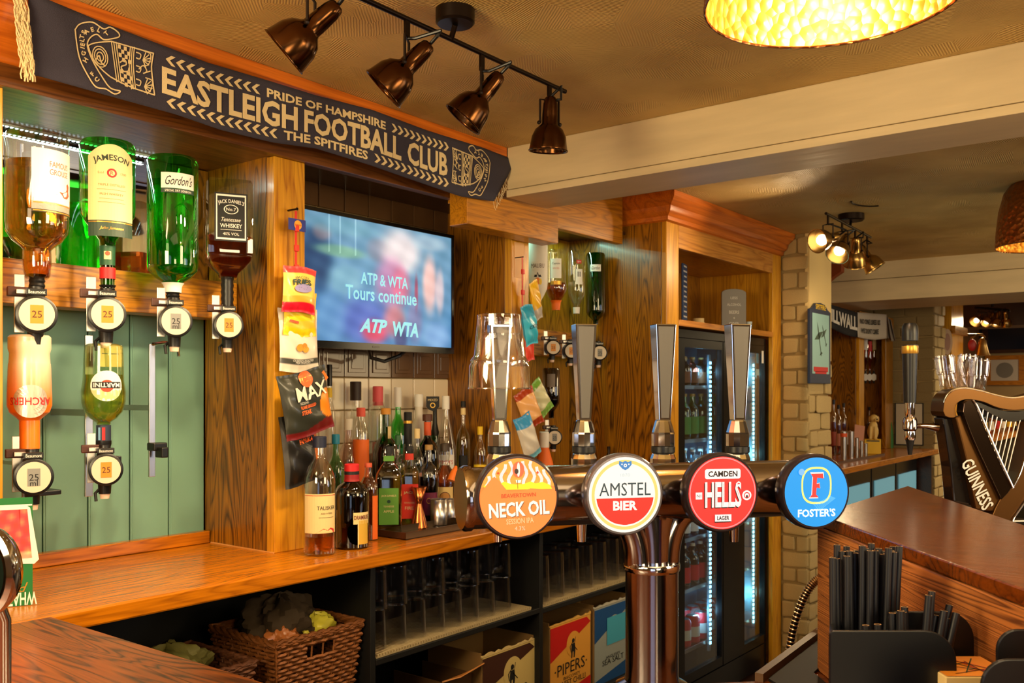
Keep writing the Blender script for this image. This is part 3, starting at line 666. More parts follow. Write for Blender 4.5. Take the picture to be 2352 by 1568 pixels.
pr('lettering', txt('MARTINI', .0095, .052, bold=.02).rot(PI), cyl(Rm*.94, .49*H, .0036, .15), white, lo)
a2, H2, s2 = opt_len(238, 1040, 976, YB)
n_ = thing('bottle_collar', 'striped blue neck and black collar of the vermouth bottle', 'collar', a2, facecam(a2), 'bottle collars')
put('sleeve', B().lathe([(.0145,0),(.016,.006),(.014,.012),(.0165,.02),(.0165,H2*.45)], 18), black, n_, smooth=True)
put('neck_glass', B().lathe([(.0155,H2*.45),(.0155,H2)], 18), flat(40,50,70), n_, smooth=True)
pr('stripe', rect(.006, H2*.45, 2, 1), cyl(.0158, H2*.7), red, n_); pr('stripe', rect(.005, H2*.45, 2, 1).mv(-.009, 0), cyl(.0158, H2*.7), flat(120,170,210), n_)
# paper card between
c_ = onY(253, 812, 2.0); t = tag(put('card', B().box(-.028, .028, 0, .001, -.03, .02), cream_p, loc=c_), 'small printed card tucked behind the vermouth bottle', 'card')
pr('lettering', txt('SAMPLE TEXT', .004) if False else rect(.04, .002), fl(.0005), grey, t)
# empty bracket
a, H, s = opt_len(350, 1095, 790, 2.02)
t = thing('empty_bracket', 'long empty steel optic bracket with no bottle, on the green boards', 'bracket', a, 0)
put('bar', B().box(-.008, .008, 0, .006, 0, H), steel, t, bevel=.001)
put('hook', B().tube([(0, 0, H), (.02, -.02, H+.004), (.035, -.05, H), (.035, -.055, H-.03)], .004, 8), chrome, t, smooth=True)
put('clamp', B().box(-.014, .022, -.03, .002, H*.20, H*.26).join(B().box(-.006, .012, -.05, -.02, H*.15, H*.23)), black, t, bevel=.003)
put('standoff', B().box(-.006, .006, .006, 2.199-2.02, H*.5, H*.54), steel, t)
for u, v0, v1, lb in ((62, 1180, 960, 'steel wall bar behind the orange and cream bottle'), (205, 1140, 770, 'steel wall bar behind the vermouth bottle')):
    a, H, s = opt_len(u, v0, v1, 2.03); t = thing('wall_bar', lb, 'bracket', a, 0)
    put('bar', B().box(-.009, .009, 0, .006, 0, H), steel, t, bevel=.001); put('standoff', B().box(-.006, .006, .006, .168, H*.5, H*.54), steel, t)
    put('arm', B().box(0, .05, -.05, .004, H*.2, H*.25), black, t, bevel=.002)
# leaflet at the left edge, standing on the worktop
p0, p1 = onZ(-60, 1400, .951), onZ(75, 1388, .951); 
L = (p1-p0).length; t = thing('leaflet', 'green leaflet with a red drink picture, standing upside down at the left edge', 'leaflet', p0, math.atan2(p1.y-p0.y, p1.x-p0.x))
hl = (p1.z+0)*0+onY(66, 1142, p1.y).z-.951
lf = put('sheet', B().box(0, L, 0, .0012, 0, hl), flat(20,110,50), t)
put('border', rect(L*.98, .003).map(fl(.0006, 0, L/2, hl*.93)), white, lf)
for i in range(5): pr('lettering', rect(L*.5, .0022), fl(.0006, 0, L*.45, hl*(.90-.016*i)), white, lf)
b = S2([(-.06,-.05),(.042,-.058),(.05,-.05),(.035,.05),(.028,.056),(-.06,.052)], [(0,1,2,3,4,5)])
pr('picture_frame', b, fl(.0008, 0, L*.60, hl*.66), white, lf)
bb2 = B(); cl = []
for j in range(20):
    for i in range(20):
        x, z = -.056+.094*i/19+(0 if True else 0), -.046+.094*j/19; x = x*(1+.0) ; bb2.v.append(Vector((L*.60+x-(.008*j/19 if i > 15 else 0), -.0014, hl*.66+z)))
        n1 = math.sin(i*.9+j*.4)*math.cos(j*.8-i*.3); cl.append(srgb(225, int(60+70*max(0, n1))+(90 if j < 3 else 0), int(70+20*n1)+(60 if j < 3 else 0)))
bb2.f = [(j*20+i, j*20+i+1, j*20+i+21, j*20+i+20) for j in range(19) for i in range(19)]
put('picture', bb2, printed('print paper', rough=.5), lf, col=cl)
pr('lettering', txt("WHAT'S", .026, .062, bold=.02).rot(PI), fl(.0006, 0, L*.76, hl*.06), white, lf)
pr('lettering', txt('Pub', .018, shear=.4).rot(PI), fl(.0006, 0, L*.72, hl*.17), gold, lf)
# ---------------------------------------------------------------- television
TL = onY(1040, 541, 2.03); TB = onY(1040, 813, 2.03); tw, tht = .718, TL.z-TB.z
tv = thing('television', 'flat black television on the tiled wall showing a blue sports picture', 'television', (TL.x-tw/2, 2.03, TB.z), 0)
put('casing', B().box(-tw/2, tw/2, .004, .040, 0, tht), black, tv, bevel=.003)
fr_ = B().box(-tw/2, tw/2, -.006, .006, 0, .020).join(B().box(-tw/2, tw/2, -.006, .006, tht-.011, tht)).join(B().box(-tw/2, -tw/2+.011, -.006, .006, .0205, tht-.0115)).join(B().box(tw/2-.011, tw/2, -.006, .006, .0205, tht-.0115))
put('frame', fr_, mat('gloss black', srgb(12,12,14), .12), tv)
NX, NY = 150, 96; sw, sh = tw-.022, tht-.031
blobs = [(.16,.62,.10,.30,(20,60,110),.9),(.20,.85,.05,.07,(150,130,140),.6),(.52,.78,.07,.10,(120,120,150),.6),(.66,.80,.13,.20,(226,220,235),.85),(.60,.52,.10,.22,(180,110,170),.75),(.66,.50,.06,.16,(214,90,130),.6),
 (.85,.55,.05,.25,(240,190,190),.8),(.92,.5,.03,.2,(226,200,214),.7),(.76,.45,.012,.16,(150,40,80),.8),(.45,.18,.16,.2,(70,90,200),.7),(.50,.10,.08,.10,(220,60,90),.8),(.62,.2,.07,.14,(210,110,120),.7),(.66,.06,.04,.14,(40,50,110),.8),
 (.75,.22,.05,.2,(110,110,170),.7),(.9,.1,.10,.12,(120,170,235),.8),(.30,.72,.14,.05,(120,180,150),.7),(.30,.92,.2,.07,(110,170,200),.6),(.33,.5,.1,.12,(130,190,220),.6),(.85,.92,.12,.07,(160,190,220),.7),(.1,.3,.12,.2,(60,130,200),.5),(.25,.2,.08,.2,(90,150,220),.6)]
cl = []; b = B(); rr = random.Random(4)
for j in range(NY+1):
    for i in range(NX+1):
        s_, t_ = i/NX, j/NY; c = [70+30*t_, 130+20*t_, 190]
        for bx, by, sx_, sy_, cc, al in blobs:
            e = math.exp(-(((s_-bx)/sx_)**2+((t_-by)/sy_)**2)**2.4)*al; c = [c[k]*(1-e)+cc[k]*e for k in range(3)]
        for (lx, ww) in ((.24,.004),(.30,.003),(.385,.004)):
            if t_ > .7 and abs(s_-lx) < ww: c = [q+40 for q in c]
        n1 = 10*math.sin(s_*40+t_*17)*math.sin(t_*31-s_*9); c = [max(0, min(255, q+n1)) for q in c]
        b.v.append(Vector((-sw/2+sw*s_, 0, .0205+sh*t_))); cl.append(srgb(*c))
b.f = [(j*(NX+1)+i, j*(NX+1)+i+1, (j+1)*(NX+1)+i+1, (j+1)*(NX+1)+i) for j in range(NY) for i in range(NX)]
b.mv(0, -.002, 0); scr = put('screen', b, printed('screen print', emit=.75, rough=.35), tv, col=cl)
cyan = glow('screen white', srgb(160,240,250), .8)
def tvp(s, h, w, fx, fz, **k): pr('lettering', txt(s, h, w, **k), fl(.0, -.0030, -sw/2+sw*fx, .0205+sh*fz), cyan, scr)
tvp('ATP & WTA', .036, .20, .56, .53, bold=.015); tvp('Tours continue', .042, .30, .545, .405, bold=.015)
tvp('ATP', .042, .115, .49, .145, bold=.04, shear=.35); tvp('WTA', .046, .115, .69, .135, bold=.04, shear=.15)
pr('maker_mark', rect(.028, .005), fl(.0, -.0068, 0, .010), grey, tv)
put('wall_mount', B().box(-.1, .1, .04, .168, .1, .3), black, tv); put('cable', B().tube([(.0, .03, .01), (.03, .05, -.02), (.1, .06, -.03), (.16, .05, -.01), (.17, .03, .01)], .006, 8), black, tv, smooth=True)
# ---------------------------------------------------------------- crisp packets
def pack(label, c, w, h, colf, rz=0, roll=0, pitch=0, th=.022, items=(), rough=.35, group=None, name='crisp_packet', seed=1, loose=True):
    t = thing(name, label, 'packet', c, group=group, rot=(pitch, roll, rz)); rr = random.Random(seed); ph = [rr.uniform(0, 6) for _ in range(6)]
    def pt(s, q, side):
        ex = max(0, 1-abs(2*s-1)**5); ez = max(0, 1-abs((2*q-1)/.90)**3) if abs(2*q-1) < .90 else 0
        y = side*th*ex*ez*.9+side*.0004
        y += .0018*math.sin(q*17+s*9+ph[0])*(ex)*(ez+.1)*side+.001*math.sin(s*31+ph[1]+q*5)*(1-ez)
        x = (s-.5)*w*(1-.05*ez); z = (q-.5)*h+.003*math.sin(s*5+ph[2])
        return Vector((x, y, z))
    b = B(); n, m = 40, 44
    b.grid(lambda s, q: pt(s, q, -1), n, m); nv = len(b.v); b.grid(lambda s, q: pt(1-s, q, 1), n, m)
    cl = [colf(i % (n+1)/n, i//(n+1)/m) for i in range(nv)]+[colf(1-i % (n+1)/n, i//(n+1)/m) for i in range(nv)]
    body = put('bag', b, printed('print foil', rough=rough, coat=.3), t, smooth=True, col=[srgb(*c_) for c_ in cl])
    for nm, s_, mm, fx, fz in items:
        def fn(a, bb_, fx=fx, fz=fz):
            s0, q0 = fx+a/w, fz+bb_/h; p = pt(min(1, max(0, s0)), min(1, max(0, q0)), -1); return (p.x, p.y-.0038, p.z)
        pr(nm, s_, fn, mm, body)
    return t
YP = 1.868
def pc(u, v, y=YP): return onY(u, v, y)
sp_ = dep(pc(690, 700))/F
def cf1(s, q):
    if q > .86: return (226,70,70)
    if q < .10 or (q < .22 and abs(s-.5)*.1+q < .26): return (210,24,48)
    return (240,206,96) if q > .35 else (232,170,60)
stp = thing('clip_strip', 'red hanging strip with a blue tag on the pale post', 'strip', pc(680, 480), 0)
d_ = pc(680, 480)
put('strip', B().box(-.0035, .0035, 0, .001, -.42*.36, -.005), flat(214,50,40), stp)
put('nail', B().tube([(0, .032, 0), (0, -.004, 0)], .0025, 8).join(B().ball((0,-.004,0), .004, 8)), dark_met, stp, smooth=True)
for z in (-.05, -.10, -.15): put('clip', B().box(-.006, .006, -.006, .002, z-.008, z+.008), flat(220,60,40), stp, bevel=.001)
tg = put('tag', B().box(-.027, .027, -.005, -.003, -.056, -.026), flat(52,60,150), stp); pr('sun', disc(.012, 24, 1), fl(.0, -.0055, .002, -.041), flat(238,170,60), tg); pr('lettering', txt('SNACKS', .004), fl(.0, -.006, .002, -.041), red, tg)
pack('white packet with a dark stripe and orange nuts, behind the yellow ones', pc(686, 782, 1.880), .128, .160, lambda s, q: (70,72,66) if .12 < q < .22 else ((90,84,76) if q > .84 and abs(s-.6) < .3-(1-q)*1.5 else (222,212,196)), th=.010, seed=3, roll=-.03,
  items=[('nut', disc(.010, 16, 2, 1.2, 1), flat(220,150,50), .46, .40), ('nut', disc(.009, 16, 2), flat(206,130,40), .56, .42), ('nut', disc(.008, 16, 2, 1.2), flat(226,160,60), .60, .37), ('lettering', txt('CRUNCHY & ROASTED', .0055, .07), white, .55, .185), ('lettering', txt('PEA SNACKS', .005, .05), white, .55, .155)])
pack('plain yellow packet hanging just under the fries packet', pc(689, 722, 1.872), .108, .112, lambda s, q: (226,200,20) if q > .38 or q < .2 else (236,190,60), th=.010, seed=4, items=[('patch', rect(.03, .006, 6, 1), rust, .24, .33)])
pack('yellow and red packet of fries at the top of the strip', pc(687, 666, 1.850), .106, .116, cf1, th=.014, seed=5, roll=.05,
  items=[('lettering', txt('BACON', .007, .042), flat(40,70,60), .47, .745), ('lettering', txt('FRIES', .015, .058, bold=.03), flat(24,62,70), .47, .645), ('badge', disc(.011, 20, 2, 2.6, 1), flat(150,140,190), .50, .51), ('lettering', txt('SMOKY', .007, .03), flat(60,60,120), .50, .51)])
def cf4(s, q):
    if (s-.93)**2/.05+(q-.42)**2/.05 < 1: return (228,134,30)
    if q < .10 or q < .10+(s-.4)*.25: return (110,24,24)
    return (46,48,40)
orl_ = flat(226,96,34)
pack('black packet reading MAX with an orange crisp, tilted over the bottles', pc(703, 925, 1.835), .158, .165, cf4, th=.018, seed=6, roll=-.20,
  items=[('lettering', txt('MAX', .036, .104, bold=.018), flat(220,212,196), .57, .68), ('badge', disc(.021, 24, 3), flat(226,90,40), .52, .885), ('band', rect(.040, .011, 8, 1), flat(240,206,100), .52, .88), ('lettering', txt("SIZZLING", .006, .028), flat(200,200,190), .37, .54), ('lettering', txt('FLAME GRILLED', .008, .052, bold=.03), orl_, .44, .475), ('lettering', txt('STEAK', .011, .034, bold=.03), orl_, .38, .395)])
def cf5(s, q):
    if s > .80 and .3 < q < .9: return (214,104,30)
    return (26,24,22) if s > .08 else (70,70,68)
pack('black paprika crisp packet hanging lowest, half behind the MAX one', pc(690, 1030, 1.862), .118, .185, cf5, th=.018, seed=7, roll=-.13,
  items=[('lettering', txt('MAX', .022, .056, bold=.015), flat(150,146,136), .52, .80), ('lettering', txt('PUNCHY', .006, .024), flat(200,200,190), .50, .68), ('lettering', txt('PAPRIKA', .012, .046, bold=.03), orl_, .55, .61)])
t = tag(put('price_flag', B().box(-.013, .013, 0, .001, -.012, .012).rot(-.7, 'Y'), orange, loc=pc(742, 866, 1.83)), 'small orange paper flag above the MAX packet', 'flag')
# ================================================================ bottles on the worktop
ZC = .9505
def upr(label, u, vtop, wpx, y, glass, liq=None, level=.6, prof=STD, **k):
    p = onY(u, 1000, y); p.z = ZC; s = dep(p)/F; H = CZ+(V0-vtop)*s-ZC
    return bottle(label, p, H, wpx/2*s, glass, liq, level, prof, rz=k.pop('rz', facecam(p)), **k)
def T(s, h, w=None, m=None, dx=0, dz=0, **k): return (txt(s, h, w, **k), m or ink, dx, dz)
upr('clear slim bottle with yellow band, back left beside the packets', 757, 838, 30, 2.13, clear2, clearl, .4, cap=(black, .13, 1.2), neck=[(yellow, .80, .86, 1.05)])
upr('clear round decanter bottle with a black stopper and a green leaf label', 817, 877, 62, 2.13, clear2, clearl, .45, prof=DEC, cap=(flat(50,34,24), .13, 1.5),
    labs=[dict(z=.30, h=.10, w=.05, m=thin('frosted label', (.9,.9,.85), 1, .3), items=[(poly([(0,0),(.012,.006),(.02,0),(.012,-.004)]), flat(40,110,50), -.012, .03), (poly([(0,0),(.010,.004),(.016,.012),(.004,.008)]), flat(30,100,50), -.012, .0)])])
upr('clear gin bottle with a pink cap in the back row', 868, 888, 44, 2.13, clear2, pinkl, .5, prof=TUBE, cap=(flat(236,96,100), .14, 1.1), labs=[dict(z=.45, h=.12, w=.035, m=flat(240,170,150), items=[T('PINK', .01, .025, rust), T('GIN', .01, .018, rust, 0, -.02)])])
upr('green gin bottle with a white cap in the back row', 914, 890, 48, 2.13, gg, greenl, .6, prof=FAT, cap=(white, .15, 1.3), labs=[dict(z=.42, h=.10, w=.045, m=flat(20,150,80), items=[T('G', .03, .02, white, .008, .015, shear=.4)])])
upr('white coconut rum bottle in the back row', 962, 906, 54, 2.12, flat(228,218,200), None, prof=STD, cap=(white, .10, 1.15), labs=[dict(z=.45, h=.07, w=.04, m=flat(236,228,208), items=[(rect(.03,.004,4,1), grey, 0, .01), (rect(.02,.003,4,1), grey, 0, -.01)])])
upr('black bottle with a dark shield label at the back right', 999, 925, 24, 2.14, gg2, darkl, .6, cap=(black, .1, 1.2), neck=[(black, .7, .98, 1.1)])
sg = thing('shield_card', 'small black shield-shaped card with gold print behind the bottles', 'card', onY(994, 925, 2.10), facecam(onY(994, 925, 2.10)))
put('card', B().plate([(-.022,.022),(-.022,-.012),(-.014,-.022),(0,-.028),(.014,-.022),(.022,-.012),(.022,.022)][::-1], 0, .003), ink, sg); pr('lettering', txt('MIXED', .008, .032), fl(.0006, 0, 0, .010), cream, sg); pr('emblem', ring(.006, .009, 16), fl(.0006, 0, 0, -.008), gold, sg); put('peg', B().box(-.001,.001,.003,.10,-.02,-.018), black, sg)
upr('clear conical bottle with a white cap and red print', 1024, 910, 50, 2.07, clear2, clearl, .55, prof=[(.85,0),(1,.03),(1,.45),(.95,.55),(.62,.70),(.36,.80),(.31,.86),(.31,1)], cap=(white, .11, 1.12), labs=[dict(z=.38, h=.10, w=.06, m=white, items=[T("PIMM'S", .014, .05, red, 0, .025), T('No1', .012, None, ink, 0, -.015)])])
upr('tall clear bottle with a black cap and black sleeve, right of the row', 1064, 922, 34, 2.06, clear2, yel, .8, prof=FAT, cap=(ink, .05, 1.3), neck=[(cream, .88, .94, 1.2)], labs=[dict(z=.30, h=.16, w=.03, m=ink, items=[T('8', .014, None, cream)])])
upr('small bottle with yellow cap and bands beside the tap', 1103, 980, 28, 1.985, clear2, yell, .5, prof=TALL, cap=(yellow, .09, 1.3), neck=[(yellow, .50, .56, 1.02)])
upr('small green-capped bottle behind the first tap', 1196, 1006, 26, 2.05, gg2, darkl, .6, cap=(flat(26,80,40), .12, 1.25))
upr('orange bottle with white neck between the first two taps', 1250, 992, 52, 2.0, orange, None, prof=[(.9,0),(1,.03),(1,.35),(.8,.55),(.5,.72),(.42,.80),(.42,1)], cap=(white, .42, 1.05))
upr('bottle of orange aperitif with red cap and orange sleeve', 829, 937, 36, 2.04, clear2, orl, .50, prof=TUBE, cap=(flat(232,90,70), .07, 1.15), neck=[(orange, .38, .74, 1.02)])
upr('slim green bottle with a turquoise cap', 771, 998, 42, 2.0, thin('pale green glass', (.45,.8,.5), 1, .12), yel, .4, prof=STD, cap=(flat(20,120,150), .09, 1.35), labs=[dict(z=.3, h=.05, w=.03, m=flat(60,60,50))])
upr('round dark green gin bottle with a paper neck tag', 886, 938, 60, 2.04, gg2, liquid('green gin', (.1,.3,.06)), .7, prof=FAT, cap=(flat(220,150,50), .05, 1.4), labs=[dict(z=.75, h=.07, w=.012, m=cream_p, k=.5, turn=.6, items=[(ring(.003,.004,14), ink, 0, -.02)])])
upr('yellow liqueur bottle with a long black capsule', 937, 947, 36, 2.04, clear2, yell, .66, prof=[(.85,0),(1,.02),(.95,.35),(.8,.55),(.62,.68),(.5,.72),(.48,1)], cap=(ink, .34, 1.1), neck=[(gold, .90, .925, 1.16)])
upr('dark rum bottle with red capsule and cork top', 982, 952, 54, 2.045, thin('near black glass', (.03,.02,.03), 1, .12), darkl, .7, prof=FAT, cap=(flat(90,50,36), .06, 1.6), neck=[(flat(226,90,40), .80, .93, 1.08)], labs=[dict(z=.38, h=.09, w=.045, m=ink, items=[T('DARK', .010, .034, white, 0, .02), T('RUM', .008, None, cream)])])
upr('pink fruit gin bottle behind the dark liqueur bottle', 800, 962, 50, 2.075, thin('pale pink glass', (.96,.80,.76), 1, .16), pinkl, .55, prof=STD, cap=(flat(236,226,206), .10, 1.2), labs=[dict(z=.4, h=.09, w=.045, m=flat(226,190,160), items=[(disc(.012, 16), rust, 0, .0)])])
upr('golden liqueur bottle with a green seal between the two square bottles', 914, 1000, 36, 1.985, clear2, yell, .6, prof=STD, cap=(flat(40,90,50), .10, 1.2), labs=[dict(z=.4, h=.08, w=.03, m=cream_p)])
upr('clear spirit bottle with a rose label behind the red-labelled bottle', 958, 985, 34, 2.0, clear2, clearl, .6, prof=STD, cap=(cream, .10, 1.2), labs=[dict(z=.4, h=.08, w=.03, m=flat(220,150,130))])
# front row on the worktop
upr('square whiskey bottle with a green apple label', 893, 1026, 60, 1.905, clear2, olive, .78, square=8, n=28, prof=[(.92,0),(1,.03),(1,.62),(.93,.70),(.6,.78),(.36,.83),(.33,1)], cap=(ink, .10, 1.25), neck=[(flat(90,150,50), .84, .90, 1.15)],
    labs=[dict(z=.33, h=.104, w=.056, m=flat(88,142,44), items=[T("JACK DANIEL'S", .007, .042, cream, 0, .030, bold=.01), (disc(.005, 16), dgreen, 0, .014), T('TENNESSEE', .005, .03, cream, 0, 0), T('APPLE', .007, .03, cream, 0, -.014)])])
upr('square whiskey bottle with a bright red label', 940, 1026, 48, 1.955, clear2, yel, .75, square=8, n=28, prof=[(.92,0),(1,.03),(1,.62),(.93,.70),(.6,.78),(.36,.83),(.33,1)], cap=(ink, .10, 1.25), neck=[(flat(226,60,36), .84, .92, 1.15)],
    labs=[dict(z=.33, h=.104, w=.054, m=flat(226,52,26), items=[T("JACK", .009, .034, cream, 0, .026, bold=.02), T('TENNESSEE', .005, .032, cream, 0, -.004), T('FIRE', .009, .026, cream, 0, -.020)])])
upr('small clear bottle of berry liqueur with a purple label', 985, 1022, 46, 1.955, clear2, darkl, .6, prof=FAT, cap=(flat(170,130,70), .06, 1.5), labs=[dict(z=.26, h=.07, w=.055, m=flat(110,24,60), items=[(ring(.007,.009,16,.8,1), gold, 0, .01)])])
upr('bourbon bottle with a pale yellow label at the end of the row', 1022, 1019, 48, 1.965, clear2, amberd, .72, prof=[(.85,0),(1,.03),(1,.55),(.9,.62),(.5,.70),(.40,.78),(.48,.86),(.44,.93),(.38,1)], cap=(flat(60,46,34), .10, 1.2), labs=[dict(z=.28, h=.080, w=.055, m=flat(222,190,120), items=[(disc(.015, 20), flat(190,130,60), 0, .008), (ring(.015,.017,20), brown, 0, .008)])])
upr('tall clear bottle with orange spirit behind the dark liqueur bottle', 846, 1064, 44, 1.87, clear2, liquid('pale orange spirit', (.98,.62,.35)), .82, prof=TALL, cap=(rust, .05, 1.1), labs=[dict(z=.3, h=.12, w=.02, m=orange, turn=.8)])
p = onZ(734, 1272, ZC); s = dep(p)/F; H = (1272-1003)*s
bottle('nearly empty single malt bottle with a cream label, front left of the bottles', p, H, 36*s, clear2, amber, .16, rz=facecam(p)-.1, cap=(navy, .09, 1.35), n=32,
   prof=[(.85,0),(1,.02),(1,.58),(.96,.66),(.72,.75),(.42,.81),(.33,.86),(.33,1)],
   labs=[dict(z=.36, h=.098, w=.090, m=cream_p, turn=.15, items=[(rect(.088,.0015,10,1), red, 0, .045), T('TALISKER', .0095, .048, ink, .016, .014, bold=.005), T('AGED 10 YEARS', .004, .03, brown, .016, .0), (rect(.04,.001,6,1), brown, .016, -.01), (poly([(-.02,-.049),(.03,-.049),(.03,-.040),(.018,-.036),(.010,-.042),(0,-.037),(-.01,-.043)]), red, .008, .0)])])
p = onZ(808, 1256, ZC); s = dep(p)/F; H = (1256-1066)*s
bottle('dark red-brown liqueur bottle with a red capsule, standing beside the nearly empty bottle', p, H, 39*s, thin('near black red glass', (.10,.01,.01), 1, .14), darkl, .60, rz=facecam(p), n=32,
   prof=[(.85,0),(1,.02),(1,.62),(.97,.68),(.82,.74),(.5,.785),(.40,.81),(.38,1)], cap=(red, .09, 1.15), neck=[(ink, .88, .92, 1.1), (flat(150,20,24), .80, .88, 1.08)],
   labs=[dict(z=.37, h=.030, w=.048, m=cream_p, turn=.62, items=[T('DRAMBUIE', .011, .044, flat(100,20,20), 0, .002, bold=.02)]), dict(z=.20, h=.062, w=.034, m=flat(206,164,56), turn=.72), dict(z=.22, h=.088, w=.003, m=cream_p, turn=.38), dict(z=.24, h=.10, w=.003, m=cream_p, turn=-.98)])
# tray with bar measures
c0, c1, c2_ = onZ(872, 1222, ZC), onZ(945, 1242, ZC), onZ(1090, 1208, ZC); 
c1.y = c2_.y = (c1.y+c2_.y)/2; ex = c2_.x-c1.x; x0 = c1.x; y0 = c1.y; y1 = 1.945
tr = thing('bar_tray', 'shallow dark steel tray on the worktop holding measures', 'tray', (x0, y0, ZC))
put('base', B().box(0, ex, 0, .11, 0, .003), mat('tray steel', srgb(60,46,34), .25, .9), tr)
put('rim', B().box(0, ex, 0, .003, .003, .020).join(B().box(0, .003, .003, .107, .003, .020)).join(B().box(ex-.003, ex, .003, .107, .003, .020)).join(B().box(0, ex, .107, .11, .003, .020)), mat('tray rim', srgb(110,90,70), .3, .9), tr)
def cup(label, u, v, rpx, hpx, m, prof, group='steel measures on the tray'):
    q = onZ(u, v, ZC+.004); q.y = max(q.y, y0+.02); s_ = dep(q)/F; t = thing('bar_measure', label, 'measure', q, 0, group)
    b = B().lathe([(r_*rpx*s_, z*hpx*s_) for r_, z in prof], 28, False); n_ = 28; b.f.append(tuple(reversed(range(n_)))); put('cup', b, m, t, smooth=True, solid=.0008)
    put('rim', B().tube([(prof[-1][0]*rpx*s_*math.cos(a), prof[-1][0]*rpx*s_*math.sin(a), hpx*s_) for a in [2*PI*i/20 for i in range(21)]], .0008, 5), m, t); return t
cop = mat('copper jigger', srgb(190,110,60), .22, 1)
cup('tall copper double-ended jigger on the tray', 962, 1210, 21, 92, cop, [(1,0),(.34,.58),(.34,.62),(.85,1)])
cup('steel thimble measure right beside the copper jigger', 1008, 1204, 20, 58, steel, [(.95,0),(1,.03),(1,1)])
cup('steel thimble measure second from the copper jigger', 1032, 1196, 17, 50, steel, [(.95,0),(1,.03),(1,1)])
cup('smallest steel thimble measure at the tray corner', 1046, 1192, 10, 34, steel, [(.95,0),(1,.03),(1,1)])
q = onY(1043, 1085, 1.90); t = thing('pourer', 'orange plastic funnel pourer above the tray', 'pourer', q, 0); put('funnel', B().lathe([(.014,-.028),(.012,.0),(.004,.022)], 18).rot(.45, 'Y'), flat(240,120,30), t, smooth=True); put('stem', B().tube([(.006,0,-.026), (.006,0,-.13)], .003, 8), clear, t)
q = onY(1398, 1050, 1.95); q.z = ZC; t = thing('soda_tap', 'small dark stopper bottle between the second and third taps', 'bottle', q, 0)
s = dep(q)/F; put('glass_body', B().lathe([(34*s,0),(34*s,.02),(20*s,.06),(10*s,.10),(8*s,.14)], 20), thin('smoke glass', (.75,.6,.45), 1, .15), t, smooth=True); put('stopper', B().lathe([(.009,.135),(.011,.15),(.005,.165),(.007,.19)], 14), dark_met, t, smooth=True)
# ---------------------------------------------------------------- bottles and measures of the third bay
YC = 2.02
def inv3(label, u, v0, v1, w, glass, liq, level, prof, **k):
    a, H, s = opt_len(u, v0, v1, YC); return bottle(label, a, H, w/2*s, glass, liq, level, prof, inv=True, rz=facecam(a), **k)
IP = [(.9,0),(1,.03),(1,.62),(.93,.70),(.60,.80),(.36,.86),(.32,1)]
a, H, s = opt_len(1235, 712, 552, YC)
inv3('white rum bottle with a pineapple picture, hung upside down behind the post', 1235, 712, 552, 46, flat(226,220,206), None, 0, IP, labs=[dict(z=.62, h=.03, w=.05, m=flat(226,220,206), items=[T('MALIBU', .016, .05, brown)]),
   dict(z=.40, h=.001, w=.001, m=white, items=[(disc(.011, 16, 2, .8, 1.2), flat(236,130,40), .0, .0), (disc(.009, 16, 2, .6, 1.3), yellow, .010, -.002), (poly([(-.014,.016),(-.004,.014),(0,.030),(.004,.014),(.014,.016),(.010,.024),(.004,.022),(0,.034),(-.004,.022),(-.010,.024)]), ink, 0, 0)])])
inv3('clear rum bottle with a yellow-banded label and red-brown spirit', 1277, 712, 575, 50, clear2, amberd, .45, [(.85,0),(.88,.03),(.88,.50),(.95,.58),(1.0,.66),(.7,.78),(.35,.86),(.3,1)], labs=[dict(z=.68, h=.075, w=.042, m=white, items=[T('Captain', .010, .03, ink, 0, .018), T('SPICED', .006, .024, rust, 0, 0)], k=.89), dict(z=.44, h=.014, w=.042, m=gold, k=.92)], neck=[(orange, .0, .16, 1.2)])
inv3('clear vodka bottle with a small red badge', 1324, 720, 578, 40, clear2, clearl, .5, IP, labs=[dict(z=.82, h=.014, w=.02, m=red, turn=.3, items=[T('SM', .006, .012, white)]), dict(z=.58, h=.06, w=.028, m=white, turn=.3, items=[(rect(.012,.02), grey, 0, .01)])], neck=[(white, 0, .1, 1.1)])
inv3('dark green gin bottle hung upside down beside the tall cabinet', 1368, 745, 582, 44, gg2, greenl, .66, [(.9,0),(1,.03),(1,.80),(.97,.84),(.72,.89),(.4,.925),(.3,.95),(.28,1)], labs=[dict(z=.78, h=.028, w=.044, m=white, items=[T('Gordon', .014, .034, ink, 0, 0, shear=.5)])])
def optic3(label, u, v, r_, pic=True): optic(label, u, v, r_, 1.975, 0, pic, True, 'small spirit measures in the third bay')
optic3('small spirit measure under the red-brown rum bottle', 1270, 798, 18); optic3('small spirit measure just left of the second tap handle', 1312, 806, 18)
optic3('small spirit measure under the dark green gin bottle, right of the second tap', 1377, 810, 18, False); optic3('lowest small spirit measure beside the orange bottle', 1273, 1004, 18, False)
inv3('smoky liqueur bottle hung upside down above the lowest measure', 1266, 960, 845, 40, thin('grey glass', (.35,.33,.30), 1, .15), darkl, .5, IP, labs=[dict(z=.75, h=.05, w=.03, m=flat(110,96,84))])
